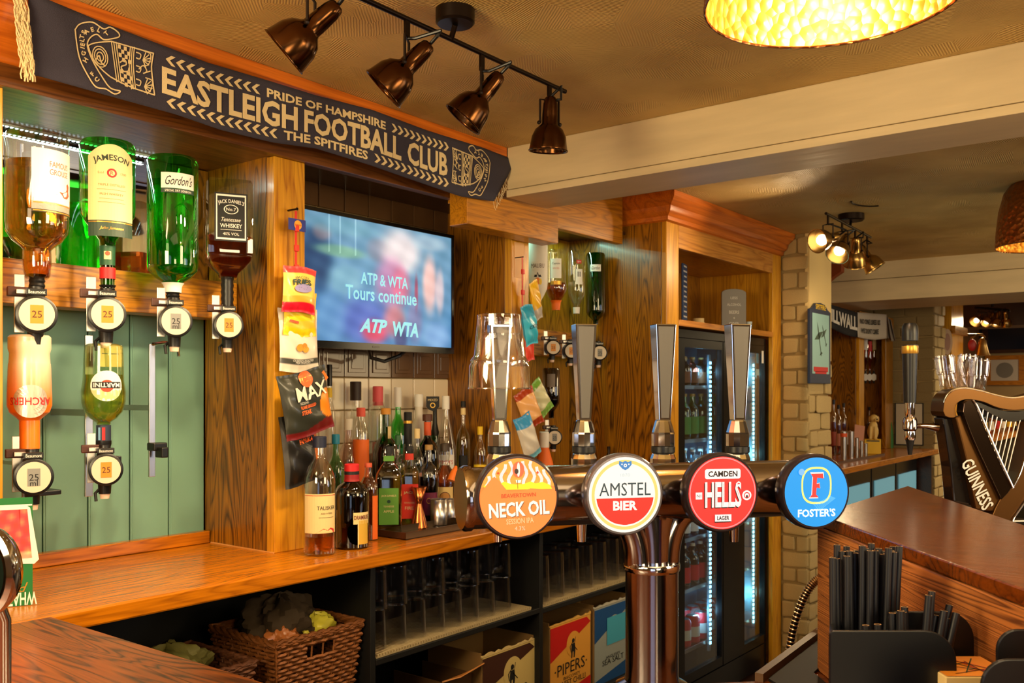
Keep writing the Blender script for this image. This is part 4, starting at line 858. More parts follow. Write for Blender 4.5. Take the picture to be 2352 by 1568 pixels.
# packets hanging on the second post, seen edge on
stp = thing('clip_strip', 'red hanging strip of packets on the second post', 'strip', pc(1200, 590), 0)
put('strip', B().box(-.003, .003, 0, .001, -.20, 0), flat(214,50,40), stp); put('nail', B().tube([(0, .032, 0), (0, -.004, 0)], .002, 6), dark_met, stp)
for z in (-.05, -.12, -.19): put('clip', B().box(-.006, .006, -.006, .002, z-.008, z+.008), flat(220,50,36), stp, bevel=.001)
tag(put('post_patch', B().box(-.030, .024, 0, .001, -.06, .06), flat(222,170,110), loc=onY(1194, 598, 1.899)), 'faded pale paper patch on the second post', 'paper')
def solid2(c1_, c2_, at, c3=None, at3=0): return lambda s, q: c1_ if q > at else (c3 if c3 and q < at3 else c2_)
ea = facecam(pc(1220, 800))+.95
pack('blue crisp packet hanging edge-on by the second post', pc(1216, 746, 1.84), .07, .135, solid2((40,160,200),(60,190,226),.7), rz=ea, roll=-.25, th=.02, seed=11, items=[('lettering', txt('CRISPS', .012, .05), navy, .5, .45)])
pack('yellow packet hanging behind the blue one by the second post', pc(1231, 690, 1.86), .06, .135, solid2((240,190,30),(236,180,24),.8,(190,180,170),.3), rz=ea+.1, roll=-.3, th=.012, seed=12)
pack('red packet hanging below the blue one by the second post', pc(1214, 775, 1.86), .05, .16, solid2((226,60,40),(230,70,50),.5), rz=ea, roll=-.12, th=.010, seed=13)
pack('green and white packet hanging behind the tan one', pc(1240, 915, 1.85), .08, .125, solid2((110,160,60),(206,204,160),.82,(130,180,80),.25), rz=ea-.2, roll=-.6, th=.016, seed=14)
pack('tan and rust crisp packet hanging below the stacked glasses', pc(1215, 938, 1.83), .085, .135, solid2((170,60,24),(236,176,110),.84,(170,60,24),.2), rz=ea-.3, roll=-.42, th=.018, seed=15)
pack('white packet with a blue top, lowest on the second post', pc(1212, 1002, 1.82), .08, .150, solid2((50,150,210),(214,206,192),.74,(110,180,200),.12), rz=ea-.2, roll=-.38, th=.016, seed=16)
# ================================================================ the chrome tap tower
TA = math.radians(16)
RZT = CAMROT+TA                                       # local x along the tube to the right and away, local -y to the customers
def tl(X, d): return cw(X, d, 0)
def wp(u, d): return ((u-U0)/F*d, d)
tower = thing('tap_tower', 'chrome T-shaped beer tap tower with a fat horizontal tube in the foreground', 'tap tower', cw(.194, 1.27, .95), RZT)
blackchrome = mat('dark chrome', (.42,.36,.33), .10, 1)
pol = mat('polished tower steel', (.36,.33,.34), .12, 1)
ZT = 1.221-.95
put('tube', B().lathe([(.0405, -.262), (.0405, .262)], 40).rot(PI/2, 'Y').mv(.0, 0, ZT), pol, tower, smooth=True)
for s_ in (-1, 1):
    put('end_cap', B().lathe([(.043,-.006),(.043,.002),(.040,.006)], 40).rot(PI/2*s_, 'Y').mv(.266*s_, 0, ZT), blackchrome, tower, smooth=True)
put('column', B().lathe([(.050,0),(.050,.006),(.038,.012),(.0365,.02),(.0365,.165)], 40), pol, tower, smooth=True)
put('collar', B().lathe([(.0375,.163),(.039,.166),(.039,.172),(.0375,.175)], 40), chrome, tower, smooth=True)
def arm(s_):
    pth = []
    for i in range(13):
        a = i/12*PI/2; pth.append((s_*(.018+.040*(1-math.cos(a))), 0, .172+.075*math.sin(a)))
    return B().tube(pth, [.022-.002*i/12 for i in range(13)], 22)
for s_ in (-1, 1): put('curved_arm', arm(s_), pol, tower, smooth=True)
b = B().grid(lambda s, t: Vector(((s-.5)*(.042+.020*t**3), -.026*math.cos((s-.5)*1.8)+.004*0, .173+.075*t)), 12, 8); b.grid(lambda s, t: Vector(((.5-s)*(.042+.020*t**3), .026*math.cos((s-.5)*1.8), .173+.075*t)), 12, 8)
put('web', b, pol, tower, smooth=True)
put('painted_reflection', B().box(-.001, .001, -.0275, -.0255, .176, .236), mat('violet reflection strip', srgb(90,60,90), .2, .8), tower)  # violet reflection in the tower, painted on as a narrow strip
# lenses
def lens(label, u, v, r, d, rim, draw, tilt=0):
    p = onD(u, v, d); t = thing('tap_lens', label, 'tap badge', p, RZT-math.radians(4))
    put('housing', B().lathe([(r*.55,-.030),(r*.9,-.022),(r*1.04,-.010),(r*1.05,.004),(r*1.0,.009),(r*.955,.009)], 56).rot(PI/2, 'X'), rim, t, smooth=True)
    put('stem', B().lathe([(.012,0),(.014,.004),(.012,.05)], 18).rot(-PI/2, 'X').mv(0, .028, 0), chrome, t, smooth=True)
    face = pr('face', disc(r*.95, 56, 1), fl(0, -.0092), draw['bg'], t); k = 0
    for nm, sh, m_ in draw['items']:
        k += 1; pr(nm, sh, fl(0, -.0094-.00018*k), m_, face)
    return t
lit = lambda r_, g, b_, s=1.0: glow('lit %d %d %d' % (r_, g, b_), srgb(r_, g, b_), s)
R1 = .0505
def clipc(pts, R): return [(x*min(1, R/max(1e-9, math.hypot(x, y))), y*min(1, R/max(1e-9, math.hypot(x, y)))) for x, y in pts]
rimm = mat('lens rim', srgb(64,54,60), .25, .6); rims = mat('silver lens rim', srgb(150,146,160), .2, .8)
def cap_poly(R, y0, y1, n=24):                        # part of a disc between two heights
    L_, R_ = [], []
    for i in range(n+1):
        y = y0+(y1-y0)*i/n; x = math.sqrt(max(0, R*R-y*y)); L_.append((-x, y)); R_.append((x, y))
    return poly(R_+L_[::-1])
# 1 orange
it = []
Ro = R1*.95
wht = lit(206,206,206); or1 = lit(244,128,60); or2 = lit(240,150,60); yl = lit(248,214,40); dk = lit(60,44,40,.6); teal_l = lit(206,230,220)
it.append(('sky', cap_poly(Ro, R1*.26, Ro*.999), or2))
for i, x in enumerate((-.78,-.60,-.40,-.20,.18,.38,.56,.74)):
    pts = []
    for j in range(9):
        y = .30+.56*j/8; xx = (x+.05*math.sin(j*.9+i))*(1-.25*(y-.3)); pts.append((xx*R1, y*R1))
    pts = [p for p in pts if math.hypot(*p) < Ro*.97]
    if len(pts) > 1: it.append(('stripe', line2(pts, R1*.075), wht))
for x in (-.50, .48, -.30, .30): it.append(('spot', disc(R1*.03, 12, 1).mv(x*R1, .60*R1), rust if abs(x) > .4 else or1))
it.append(('balloon', disc(R1*.17, 24, 1, .85, 1.15).mv(0, .68*R1), lit(236,96,60))); it.append(('balloon_stripe', disc(R1*.16, 20, 1, .25, 1.1).mv(0, .68*R1), wht)); it.append(('balloon_mark', disc(R1*.05, 16, 1, 1, 1.3).mv(-.05*R1, .64*R1), dk)); it.append(('basket', poly([(-.05*R1,.36*R1),(.05*R1,.36*R1),(.07*R1,.43*R1),(-.07*R1,.43*R1)]), teal_l))
it.append(('cloud', poly(clipc([(-.80*R1,.20*R1),(-.86*R1,.30*R1),(-.62*R1,.36*R1),(-.48*R1,.33*R1),(-.36*R1,.40*R1),(-.2*R1,.34*R1),(-.05*R1,.32*R1),(.12*R1,.33*R1),(.3*R1,.39*R1),(.42*R1,.34*R1),(.6*R1,.37*R1),(.78*R1,.30*R1),(.84*R1,.2*R1)], Ro)), yl))
it.append(('hill', cap_poly(Ro, -Ro*.999, R1*.14), or1))
it.append(('hill', poly(clipc([(-.93*R1,.14*R1),(.93*R1,.14*R1),(.6*R1,.20*R1),(.3*R1,.22*R1),(.05*R1,.16*R1),(-.25*R1,.14*R1),(-.52*R1,.46*R1),(-.60*R1,.52*R1),(-.68*R1,.46*R1)], Ro)), or1))
it.append(('balloon_rope', line2([(-.03*R1,.43*R1),(-.02*R1,.22*R1)], .0006), dk))
it += [('lettering', txt('BEAVERTOWN', R1*.10, R1*.86, bold=.02).rot(.03).mv(0, .06*R1), rust), ('lettering', txt('NECK OIL', R1*.36, R1*1.5, bold=.03).rot(.05).mv(.015*R1+.0008, -.27*R1-.0008), lit(130,80,40,.6)), ('lettering', txt('NECK OIL', R1*.36, R1*1.5, bold=.03).rot(.05).mv(.015*R1, -.27*R1), teal_l),
       ('lettering', txt('SESSION IPA', R1*.13, R1*.68, bold=.01).rot(.05).mv(.03*R1, -.56*R1), lit(232,190,140,.9)), ('lettering', txt('4.3%', R1*.10, R1*.26).mv(.03*R1, -.74*R1), lit(220,190,160,.9))]
lens('round lit orange tap badge reading NECK OIL', 1186, 1140, R1, 1.135, rimm, dict(bg=or1, items=it))
# 2 white and red
wl = lit(226,224,222); rd = lit(226,40,34); gd = lit(206,190,110); nv = lit(40,66,80,.5)
it = [('band', ring(R1*.80, R1*.88, 56), gd), ('field', disc(R1*.80, 56, 1), wl), ('red_half', cap_poly(R1*.76, -R1*.759, -R1*.08), rd),
      ('lettering', txt('AMSTEL', R1*.33, R1*1.36).mv(0, .14*R1), nv), ('lettering', txt('BIER', R1*.24, R1*.64, bold=.04).mv(0, -.27*R1), wl), ('lettering', txt('1870', R1*.08, R1*.26).mv(0, .50*R1), lit(170,190,206,.9))]
bl = lit(50,120,190,.9)
it += [('crest', poly([(-.16*R1,.86*R1),(-.17*R1,.76*R1),(-.08*R1,.66*R1),(0,.62*R1),(.08*R1,.66*R1),(.17*R1,.76*R1),(.16*R1,.86*R1),(.07*R1,.82*R1),(0,.86*R1),(-.07*R1,.82*R1)]), bl), ('crest_mark', ring(.02*R1,.045*R1,14).mv(0, .74*R1), wl), ('crest_mark', disc(.02*R1,10,1).mv(-.09*R1,.77*R1), wl), ('crest_mark', disc(.02*R1,10,1).mv(.09*R1,.77*R1), wl)]
lens('round lit white and red tap badge reading AMSTEL BIER', 1430, 1134, R1, 1.176, rims, dict(bg=wl, items=it))
# 3 red
rr3 = lit(240,44,44); pk = lit(238,222,226); bk = lit(20,18,20,.3)
def rrect(w_, h_, r_, n=6):
    pts = []
    for cx, cy_, a0 in ((w_/2-r_, h_/2-r_, 0), (-w_/2+r_, h_/2-r_, 1), (-w_/2+r_, -h_/2+r_, 2), (w_/2-r_, -h_/2+r_, 3)):
        for i in range(n+1): a = (a0+i/n)*PI/2; pts.append((cx+r_*math.cos(a), cy_+r_*math.sin(a)))
    return poly(pts)
it = [('ring', ring(R1*.90, R1*.93, 56), lit(250,130,140)), ('plate', rrect(R1*1.0, R1*.26, R1*.06).mv(.0, .50*R1), pk), ('lettering', txt('CAMDEN', R1*.15, R1*.82, bold=.03).mv(0, .50*R1), bk),
      ('shadow_lettering', txt('HELLS', R1*.68, R1*1.02, bold=.02).mv(-.015*R1, -.065*R1), bk), ('lettering', txt('HELLS', R1*.68, R1*1.02, bold=.03).mv(.01*R1, -.04*R1), pk), ('lettering_line', txt('HELLS', R1*.60, R1*.97, bold=-.043).mv(.01*R1, -.04*R1), lit(230,60,60)),
      ('plate_shadow', rect(R1*.46, R1*.20).mv(-.01*R1, -.67*R1), bk), ('plate', rect(R1*.46, R1*.18).mv(0, -.65*R1), pk), ('lettering', txt('LAGER', R1*.11, R1*.34, bold=.03).mv(0, -.65*R1), bk),
      ('side_mark', rect(R1*.18, R1*.18).mv(-.68*R1, -.06*R1), pk), ('side_mark', txt('N1', R1*.08).mv(-.68*R1, -.06*R1), bk), ('side_mark', disc(R1*.13, 24, 1).mv(.66*R1, -.07*R1), pk), ('side_mark', ring(R1*.06, R1*.085, 20).mv(.66*R1, -.07*R1), rr3), ('side_mark', rect(R1*.05, R1*.07).mv(.66*R1, -.10*R1), bk)]
lens('round lit red tap badge reading CAMDEN HELLS', 1653, 1130, R1, 1.219, rimm, dict(bg=rr3, items=it))
# 4 blue
NB = 40; cl = []; bw = S2(); bl4 = B()
def blu(x, y):
    k = .5+.5*math.sin(x*60+y*140)*math.sin(y*90-x*70); e = max(0, y/R1*.5+.5)
    c = [0+30*k*(1-e), 120+70*(1-e)+20*k, 206+40*(1-e)]; return srgb(*[min(255, q) for q in c])
it = [('oval', ring(1, 1.13, 44), None)]
oval = S2([(math.copysign(abs(math.cos(a))**.7, math.cos(a))*R1*k, math.copysign(abs(math.sin(a))**.75, math.sin(a))*R1*k*1.12) for k in (.40, .45) for a in [2*PI*i/44 for i in range(44)]], [(i, (i+1)%44, 44+(i+1)%44, 44+i) for i in range(44)]).mv(0, .18*R1)
fp_ = [(-.20,.42),(.22,.42),(.24,.28),(.14,.30),(.02,.31),(.0,.14),(.10,.16),(.12,.02),(.0,.04),(-.02,-.14),(.06,-.22),(-.24,-.22),(-.16,-.14),(-.13,.32)]
ff = poly([(x*R1*.85, (y+.08)*R1) for x, y in fp_]); fo_ = poly([(x*R1*.85*1.12-.0002, (y+.08-.12)*R1*1.10+.12*R1) for x, y in fp_])
cyl_b = lit(0,160,236); it = [('oval_line', oval, lit(224,224,120)), ('letter_edge', fo_, lit(240,220,220)), ('letter_f', ff, lit(232,50,50)), ('lettering', txt("FOSTER'S", R1*.22, R1*1.12, bold=.035).mv(0, -.56*R1), lit(206,236,250)), ('shine', disc(.09*R1, 16, 1).mv(-.45*R1, .55*R1), lit(110,170,235))]
for i in range(7): it.append(('swirl', line2([((.25+.10*i)*R1-.28*R1, (-.30+.02*i-.05*j*(i%3))*R1+.02*R1*j) if False else ((-.1+.13*j+.02*i)*R1, (-.34+.055*j*(1+.1*i)-.03*i)*R1) for j in range(5)], .0004), lit(110,200,240)))
l4 = lens('round lit blue tap badge reading FOSTER\'S, rightmost on the tower', 1867, 1128, R1*.985, 1.262, rimm, dict(bg=lit(0,140,226), items=it))
for i in range(4):                                    # each badge is lit from inside
    pass
# tap handles
def handle(label, u, d=1.43, vb=1062, vt=745, lean=.0):
    p = onD(u, vb, d); s = d/F
    t = bpy.data.objects.new('tap_handle', None); C.objects.link(t); t.parent = tower
    t.location = Matrix.Rotation(-RZT, 3, 'Z') @ (p-Vector(tower.location)); t.rotation_euler = (0, 0, -.05)
    H1, H0 = (vb-vt)*s, (vb-965)*s
    def seg(z0, z1, w0, w1, t0, t1, x0=0):
        return B().add([(-w0,-t0,z0),(w0,-t0,z0),(w0,t0,z0),(-w0,t0,z0),(-w1,-t1,z1),(w1,-t1,z1),(w1,t1,z1),(-w1,t1,z1)], [(0,3,2,1),(4,5,6,7),(0,1,5,4),(1,2,6,5),(2,3,7,6),(3,0,4,7)])
    put('grip', seg(H0, H1, .0098, .0170, .008, .013), chrome, t, bevel=.0012)
    f_ = seg(H0+.004, H1-.004, .0062, .0128, .0004, .0004); f_.v = [v+Vector((0, -(.0084+(v.z-H0)/(H1-H0)*.005), 0)) for v in f_.v]
    put('front_plate', f_, mat('brushed grey plate', (.13,.12,.11), .45, .6, bump=.03, scale=200, stretch=(1,1,.05)), t)
    k = H0
    put('ferrule', B().lathe([(.018,k*.40),(.018,k*.68),(.0175,k*.72),(.0125,k*.98),(.0120,k)], 12, True), chrome, t)
    put('grip_ring', B().lathe([(.0165,k*.22),(.0185,k*.25),(.0185,k*.38),(.0165,k*.40)], 24), black, t, smooth=True)
    put('base', B().lathe([(.020,-k*.2),(.020,k*.1),(.0175,k*.2),(.0165,k*.22)], 12), chrome, t)
    put('body', B().tube([(0,0,-k*.2),(0,.004,-.03),(0,.008,-.055)], [.014,.015,.012], 16).join(B().tube([(0,-.002,-.03),(0,-.07,-.045)], .010, 14)), chrome, t, smooth=True)
    put('spout', B().tube([(0,.008,-.05),(0,.012,-.09),(0,.012,-.125)], [.0105,.0085,.0065], 16), chrome, t, smooth=True)
    return t
handle('chrome tap handle furthest left, under the upturned glasses', 1147)
handle('chrome tap handle second from left, above the AMSTEL badge', 1341)
handle('chrome tap handle third from left, in front of the oak cabinet side', 1523)
handle('chrome tap handle rightmost, in front of the fridge', 1694)
# two tumblers upside down over the first handle
def tumbler(label, cat, p, prof, rz=0, tilt=None, m=None, facets=True, group=None, n=40, thick=.0022, wob=.05):
    t = thing('glass', label, cat, p, rz, group)
    if tilt: t.rotation_euler = tilt
    prof2 = prof; b = B().lathe(prof2, n, False)
    if facets: b.v = [Vector((v.x*(1-wob*(.5+.5*math.cos(10*math.atan2(v.y, v.x)))*(1 if prof[1][1] < v.z < prof[-2][1] else 0)), v.y*(1-wob*(.5+.5*math.cos(10*math.atan2(v.y, v.x)))*(1 if prof[1][1] < v.z < prof[-2][1] else 0)), v.z)) for v in b.v]
    inner = [(max(.001, r_-thick), z) for r_, z in prof]; 
    put('wall', b, m or clear, t, smooth=True)
    bi = B().lathe(inner, n, False); put('inner_wall', bi, m or clear, t, smooth=True)
    zt, rt = (prof[-1][1], prof[-1][0]) if abs(prof[-1][1]) > abs(prof[0][1]) else (prof[0][1], prof[0][0])
    return t, b
pg = onD(1147, 893, 1.43); s = 1.43/F
thick_g = thin('thick glass', (.95,.95,.97), 1, .17)
def up_glass(label, z0, z1, r0, r1, rs, zs):
    t = thing('glass', label, 'glass', (pg.x, pg.y, pg.z+z0), 0); H = z1-z0
    pf = [(r0,0),(r0*.985,H*.02),(rs,zs),(rs*.90,zs+H*.10),(r1*1.03,H*.90),(r1,H*.985),(r1*.93,H)]
    b = B().lathe(pf, 40, False)
    def fac(v): a = math.atan2(v.y, v.x); k = (1-.045*abs(math.sin(5*a))) if zs+H*.05 < v.z < H*.95 else 1; return Vector((v.x*k, v.y*k, v.z))
    b.v = [fac(v) for v in b.v]; b.f.append(tuple(b_i for b_i in range(6*40, 7*40)))
    put('wall', b, thick_g, t, smooth=True)
    pin = [(r_-.003, z) for r_, z in pf[:-2]]+[(r1*.85, H*.90)]; b = B().lathe(pin, 40, False); b.f.append(tuple(range(5*40, 6*40))); put('inner_wall', b, thick_g, t, smooth=True)
    put('lip', B().tube([((r0-.0015)*math.cos(a), (r0-.0015)*math.sin(a), .001) for a in [2*PI*i/40 for i in range(41)]], .0016, 6), thick_g, t, smooth=True)
up_glass('upper of two faceted glasses turned over the first tap handle', .036, (893-722)*s, .0455, .0345, .0455, .008)
up_glass('lower, wider glass turned over the first tap handle', 0, .0345+.052, .0495, .0335, .0475, .036)
# ---------------------------------------------------------------- harp tower and stout tap
DH = 1.74
hp = onD(2250, 1165, DH); hp.z = .95
harp = thing('harp_tower', 'black and bronze harp-shaped beer tower reading GUINNESS, standing behind the raised box', 'beer tower', hp, CAMROT+math.radians(6))
sH = DH/F; ub = 2250
def hx(u, v): return ((u-ub)*sH, CZ+(V0-v)*sH-.95)
bz = mat('harp bronze', srgb(92,62,30), .34, .85); bzd = mat('harp black', srgb(20,17,16), .2, coat=.6); sil = mat('harp silver', (.75,.78,.82), .12, 1)
def hplate(name, px, y0, y1, m, bevel=.003, label=None): return put(name, B().plate([hx(*q) for q in px], y0, y1), m, harp, bevel=bevel, label=label)
def curve(pts, n=8):                                  # Catmull-Rom through pixel points
    out = []; P_ = [pts[0]]+list(pts)+[pts[-1]]
    for i in range(1, len(P_)-2):
        for k in range(n):
            t = k/n; p0, p1, p2, p3 = P_[i-1:i+3]
            out.append(tuple(.5*((2*p1[j])+(-p0[j]+p2[j])*t+(2*p0[j]-5*p1[j]+4*p2[j]-p3[j])*t*t+(-p0[j]+3*p1[j]-3*p2[j]+p3[j])*t**3) for j in (0, 1)))
    out.append(tuple(pts[-1])); return out
neck_t = curve([(2146,944),(2150,918),(2166,899),(2195,892),(2235,898),(2275,908),(2312,914),(2352,909),(2400,896)])
neck_b = curve([(2400,928),(2352,938),(2312,941),(2275,935),(2240,922),(2205,917),(2184,922),(2174,936),(2176,955),(2162,958),(2150,954)])
hplate('neck', neck_t+neck_b, -.022, .022, bz, bevel=.004)
put('silver_edge', B().tube([Vector((hx(*q)[0], -.020, hx(*q)[1]+.001)) for q in neck_t[6:]], .0016, 8), sil, harp, smooth=True)
hplate('neck_shadow', curve([(2205,918),(2240,924),(2275,937),(2312,944),(2352,942),(2400,932)])+curve([(2400,960),(2352,962),(2320,968),(2280,956),(2240,936),(2212,924)]), -.014, .02, bzd, bevel=.002)
hplate('back_post', [(2154,958),(2182,958),(2230,1060),(2268,1168),(2160+20,1150),(2172,1070)], -.010, .024, bzd)
hplate('name_post', [(2172,957),(2186,952),(2240,1050),(2292,1140),(2268,1172),(2222,1166),(2200,1062)], -.026, -.008, bz, bevel=.003)
fp2 = curve([(2186,925),(2200,918),(2214,930),(2238,985),(2268,1050),(2302,1114)])+[(2292,1128),(2276,1142)]+curve([(2276,1142),(2240,1070),(2206,1000),(2184,945)])
hplate('fore_pillar', fp2, -.034, -.012, mat('pillar dark chrome', srgb(70,56,46), .12, .9), bevel=.005)
put('silver_edge', B().tube([Vector((hx(*q)[0], -.036, hx(*q)[1])) for q in curve([(2205,918),(2216,932),(2240,985),(2270,1050),(2302,1116)])], .0018, 8), sil, harp, smooth=True)
sb = curve([(2345,966),(2345,990),(2338,1030),(2322,1082),(2302,1118)])+curve([(2276,1142),(2262,1168),(2258,1190),(2290,1215)])+curve([(2300,1208),(2318,1170),(2352,1120),(2385,1050),(2400,990),(2396,960)])
hplate('soundboard', sb, -.030, .006, bz, bevel=.004)
put('silver_edge', B().tube([Vector((hx(*q)[0], -.034, hx(*q)[1])) for q in curve([(2345,966),(2345,990),(2338,1030),(2322,1082),(2302,1118)])], .0012, 8), sil, harp, smooth=True)
put('silver_edge', B().tube([Vector((hx(*q)[0], -.034, hx(*q)[1])) for q in curve([(2304,1212),(2304,1190),(2320,1166),(2346,1130),(2380,1090)])], .0012, 8), sil, harp, smooth=True)
ta = [(2228,930),(2238,934),(2250,939),(2262,944),(2274,950),(2285,953),(2297,957),(2308,960),(2319,963),(2330,964),(2340,966)]
tb_ = [(2219,948),(2227,968),(2236,984),(2244,1001),(2252,1018),(2259,1034),(2266,1048),(2274,1064),(2281,1080),(2289,1092),(2296,1104)]
for (a_, b_) in zip(ta, tb_): 
    p_, q_ = hx(*a_), hx(*b_); put('string', B().tube([(p_[0], -.012, p_[1]+.004), (q_[0], -.020, q_[1])], .0011, 6), mat('string', srgb(206,196,190), .35, .6), harp)
put('strings_pin_row', B().box(-.001, .001, 0, .001, 0, .001).mv(hx(2345, 960)[0], 0, hx(2345, 960)[1]), sil, harp)
foot = B().prism([(.075*math.cos(a)+.03, .05*math.sin(a)) for a in [2*PI*i/28 for i in range(28)]], 0, .035); put('foot', foot, bzd, harp, bevel=.004)
put('stem', B().box(-.03, .085, -.024, .006, .03, .17), bzd, harp, bevel=.004)
x0, z0 = hx(2222, 1108); ang = math.atan2(-(1160-1052), (2254-2202)); 
np_ = txt('GUINNESS', .026, .100, bold=.02).rot(ang)
pr('lettering', np_, lambda a, b: (x0+a+.001, -.0275, z0+b), flat(206,210,206), harp)
# the stout tap
P0 = onD(2090, 1044, DH-.02)
st = thing('stout_tap', 'tall black stout tap handle with gold ring beside the harp tower', 'tap handle', P0, CAMROT)
k = (DH-.02)/F
put('handle', B().lathe([(13.5*k,(1044-925)*k),(15*k,(1044-860)*k),(16.5*k,(1044-815)*k),(17.5*k,(1044-792)*k)], 20).join(B().lathe([(17.5*k,(1044-782)*k),(18*k,(1044-765)*k),(17.5*k,(1044-750)*k),(13*k,(1044-742)*k)], 20)), mat('stout black', srgb(10,10,12), .38), st, smooth=True)
put('gold_ring', B().lathe([(17*k,(1044-812)*k),(18*k,(1044-810)*k),(18*k,(1044-796)*k),(17.6*k,(1044-794)*k)], 20), gold, st, smooth=True)
put('neck', B().lathe([(9*k,(1044-958)*k),(11*k,(1044-950)*k),(11*k,(1044-924)*k)], 18), chrome, st, smooth=True)
put('tap_body', B().lathe([(12*k,(1044-990)*k),(16*k,(1044-985)*k),(16*k,(1044-966)*k),(13*k,(1044-958)*k)], 20), blackchrome, st, smooth=True)
put('lower_body', B().lathe([(11*k,(1044-1010)*k),(13*k,(1044-1002)*k),(12*k,(1044-990)*k)], 20), chrome, st, smooth=True)
put('spout', B().lathe([(4.5*k,0),(7*k,(1044-1024)*k),(10*k,(1044-1010)*k)], 18), black, st, smooth=True)
put('arm', B().tube([(8*k,0,(1044-978)*k),(40*k,.01,(1044-978)*k),(70*k,.012,(1044-982)*k)], [6*k,6*k,10*k], 14), blackchrome, st, smooth=True)
# tumblers stacked on the harp
def pint(label, u, v0, v1, r0, r1, d, lean, group='tumblers stacked above the harp', y=0):
    a = onD(u, v0, d); s_ = d/F; H = (v0-v1)*s_; t = thing('glass', label, 'glass', a, CAMROT, group); t.rotation_euler = (y, lean, CAMROT)
    pf = [(r0*s_*.92,0),(r0*s_,H*.03),(r0*s_*1.03,H*.45),(r1*s_*.94,H*.50),(r1*s_,H)]
    b = B().lathe(pf, 24, False); b.f.append(tuple(reversed(range(24)))); put('wall', b, thick_g, t, smooth=True)
    pf2 = [(r_-.002, z+.004) for r_, z in pf]; b = B().lathe(pf2, 24, False); b.f.append(tuple(reversed(range(24)))); put('inner_wall', b, thick_g, t, smooth=True)
    put('lip', B().tube([(r1*s_*math.cos(a_), r1*s_*math.sin(a_), H) for a_ in [2*PI*i/24 for i in range(25)]], .0014, 5), thick_g, t)
pint('left leaning tumbler on the harp neck', 2178, 893, 820, 17, 22, DH-.003, -.12); pint('middle leaning tumbler on the harp neck', 2216, 894, 818, 17, 21, DH, .10); pint('right tumbler on the harp neck', 2246, 897, 828, 17, 22, DH+.004, .06)
pint('tumbler behind the other two, tilted left', 2208, 893, 838, 15, 19, DH+.055, -.30)
# ---------------------------------------------------------------- lamps
_b = mat('aged bronze', srgb(84,54,30), .2, 1)
def spotlamp(label, x, y, zr, aim, size=1.0, group=None, power=0, stem=.035, m=_b, spot=95, off=None):
    t = thing('spot_lamp', label, 'spot lamp', (x, y, zr), 0, group); S = size
    put('stem', B().box(-.006*S, .006*S, -.003, .003, -stem, 0), dark_met, t)
    av = Vector(aim).normalized(); zr2 = -stem-.055*S; q = av.to_track_quat('-Z', 'Y').to_matrix()
    lat = q @ Vector((1,0,0)); ctr = Vector((0,0,zr2))
    put('yoke', B().tube([Vector((0,0,-stem))+lat*.0]+[Vector((0,0,-stem))+lat*.024*S, ctr+lat*.024*S], .0028*S, 6).join(B().tube([Vector((0,0,-stem)), Vector((0,0,-stem))-lat*.024*S, ctr-lat*.024*S], .0028*S, 6)), dark_met, t)
    for s_ in (-1, 1): put('screw', B().ball(ctr+lat*.027*S*s_, .005*S, 8), dark_met, t, smooth=True)
    bell = [(.010,.062),(.014,.058),(.017,.045),(.0185,.020),(.019,.0),(.022,-.004),(.033,-.014),(.0405,-.030),(.0440,-.052),(.0455,-.060),(.0455,-.064)]
    b = B().lathe([(r_*S, z*S) for r_, z in reversed(bell)], 32, False); n_ = len(bell); b.f.append(tuple((n_-1)*32+i for i in range(32))); b.xf(q); b.v = [v+ctr for v in b.v]
    put('shade', b, m, t, smooth=True, solid=.0015)
    b = B().tube([q @ Vector((.0458*S*math.cos(a), .0458*S*math.sin(a), -.063*S))+ctr for a in [2*PI*i/32 for i in range(33)]], .0018*S, 6, cap=False); put('rim', b, m, t, smooth=True)
    b = B().ball((0,0,-.035*S), .022*S, 14); b.xf(q); b.v = [v+ctr for v in b.v]; put('bulb', b, glow('bulb', (1,.8,.5), 5), t, smooth=True)
    top = q @ Vector((0,0,.062*S))+ctr
    put('cable', B().tube([Vector((0,0,-stem)), Vector((0,0,-stem))+lat*.012*S+Vector((0,-.02*S,.0)), top+Vector((0,-.03*S,.02*S)), top+Vector((0,-.02*S,.012*S)), top], .0035*S, 8), black, t, smooth=True)
    if power:
        o = Vector((x,y,zr))+ctr+av*.05*S; light('spot_light', 'SPOT', o, power, WARM, .03, aim=o+av, spot=spot, blend=.8)
    return t
ry = 1.255
tr_ = thing('track_light_rail', 'dark track rail with round ceiling rose carrying four bronze spot lamps', 'light rail', (1.4, ry, 2.14), 0)
put('rail', B().tube([(-.50,0,-.052),(.437,0,-.052)], .0055, 10), dark_met, tr_, smooth=True)
rq = onZ(1024, 30, 2.14); rx = rq.x-1.4
put('ceiling_rose', B().lathe([(.036,-.030),(.040,-.026),(.040,0)], 32).mv(rx, -.02+0*rq.y, 0), dark_met, tr_, smooth=True); put('bracket', B().tube([(rx, -.02, -.03),(rx+.01, 0, -.052)], .006, 8), dark_met, tr_)
aims = [(-.42,.62,-.62), (-.40,.58,-.66), (-.36,.50,-.74), (.06,.10,-1)]
labs_ = ['bronze spot lamp furthest left, cut by the top edge of the picture', 'bronze spot lamp second from left on the rail', 'bronze spot lamp third from left on the rail', 'bronze spot lamp at the right end of the rail, hanging straight down']
for i, x in enumerate((1.052, 1.290, 1.520, 1.771)): spotlamp(labs_[i], x, ry, 2.085, aims[i], 1.0, 'spot lamps on the near ceiling rail', power=[38,40,48,26][i], spot=100)
rq = onZ(1955, 492, 2.14); r2 = thing('track_light_rail', 'small spot light rail on the ceiling beyond the beam', 'light rail', rq, 0)
pa, pb = onZ(1897, 490, 2.085), onZ(2000, 545, 2.085); 
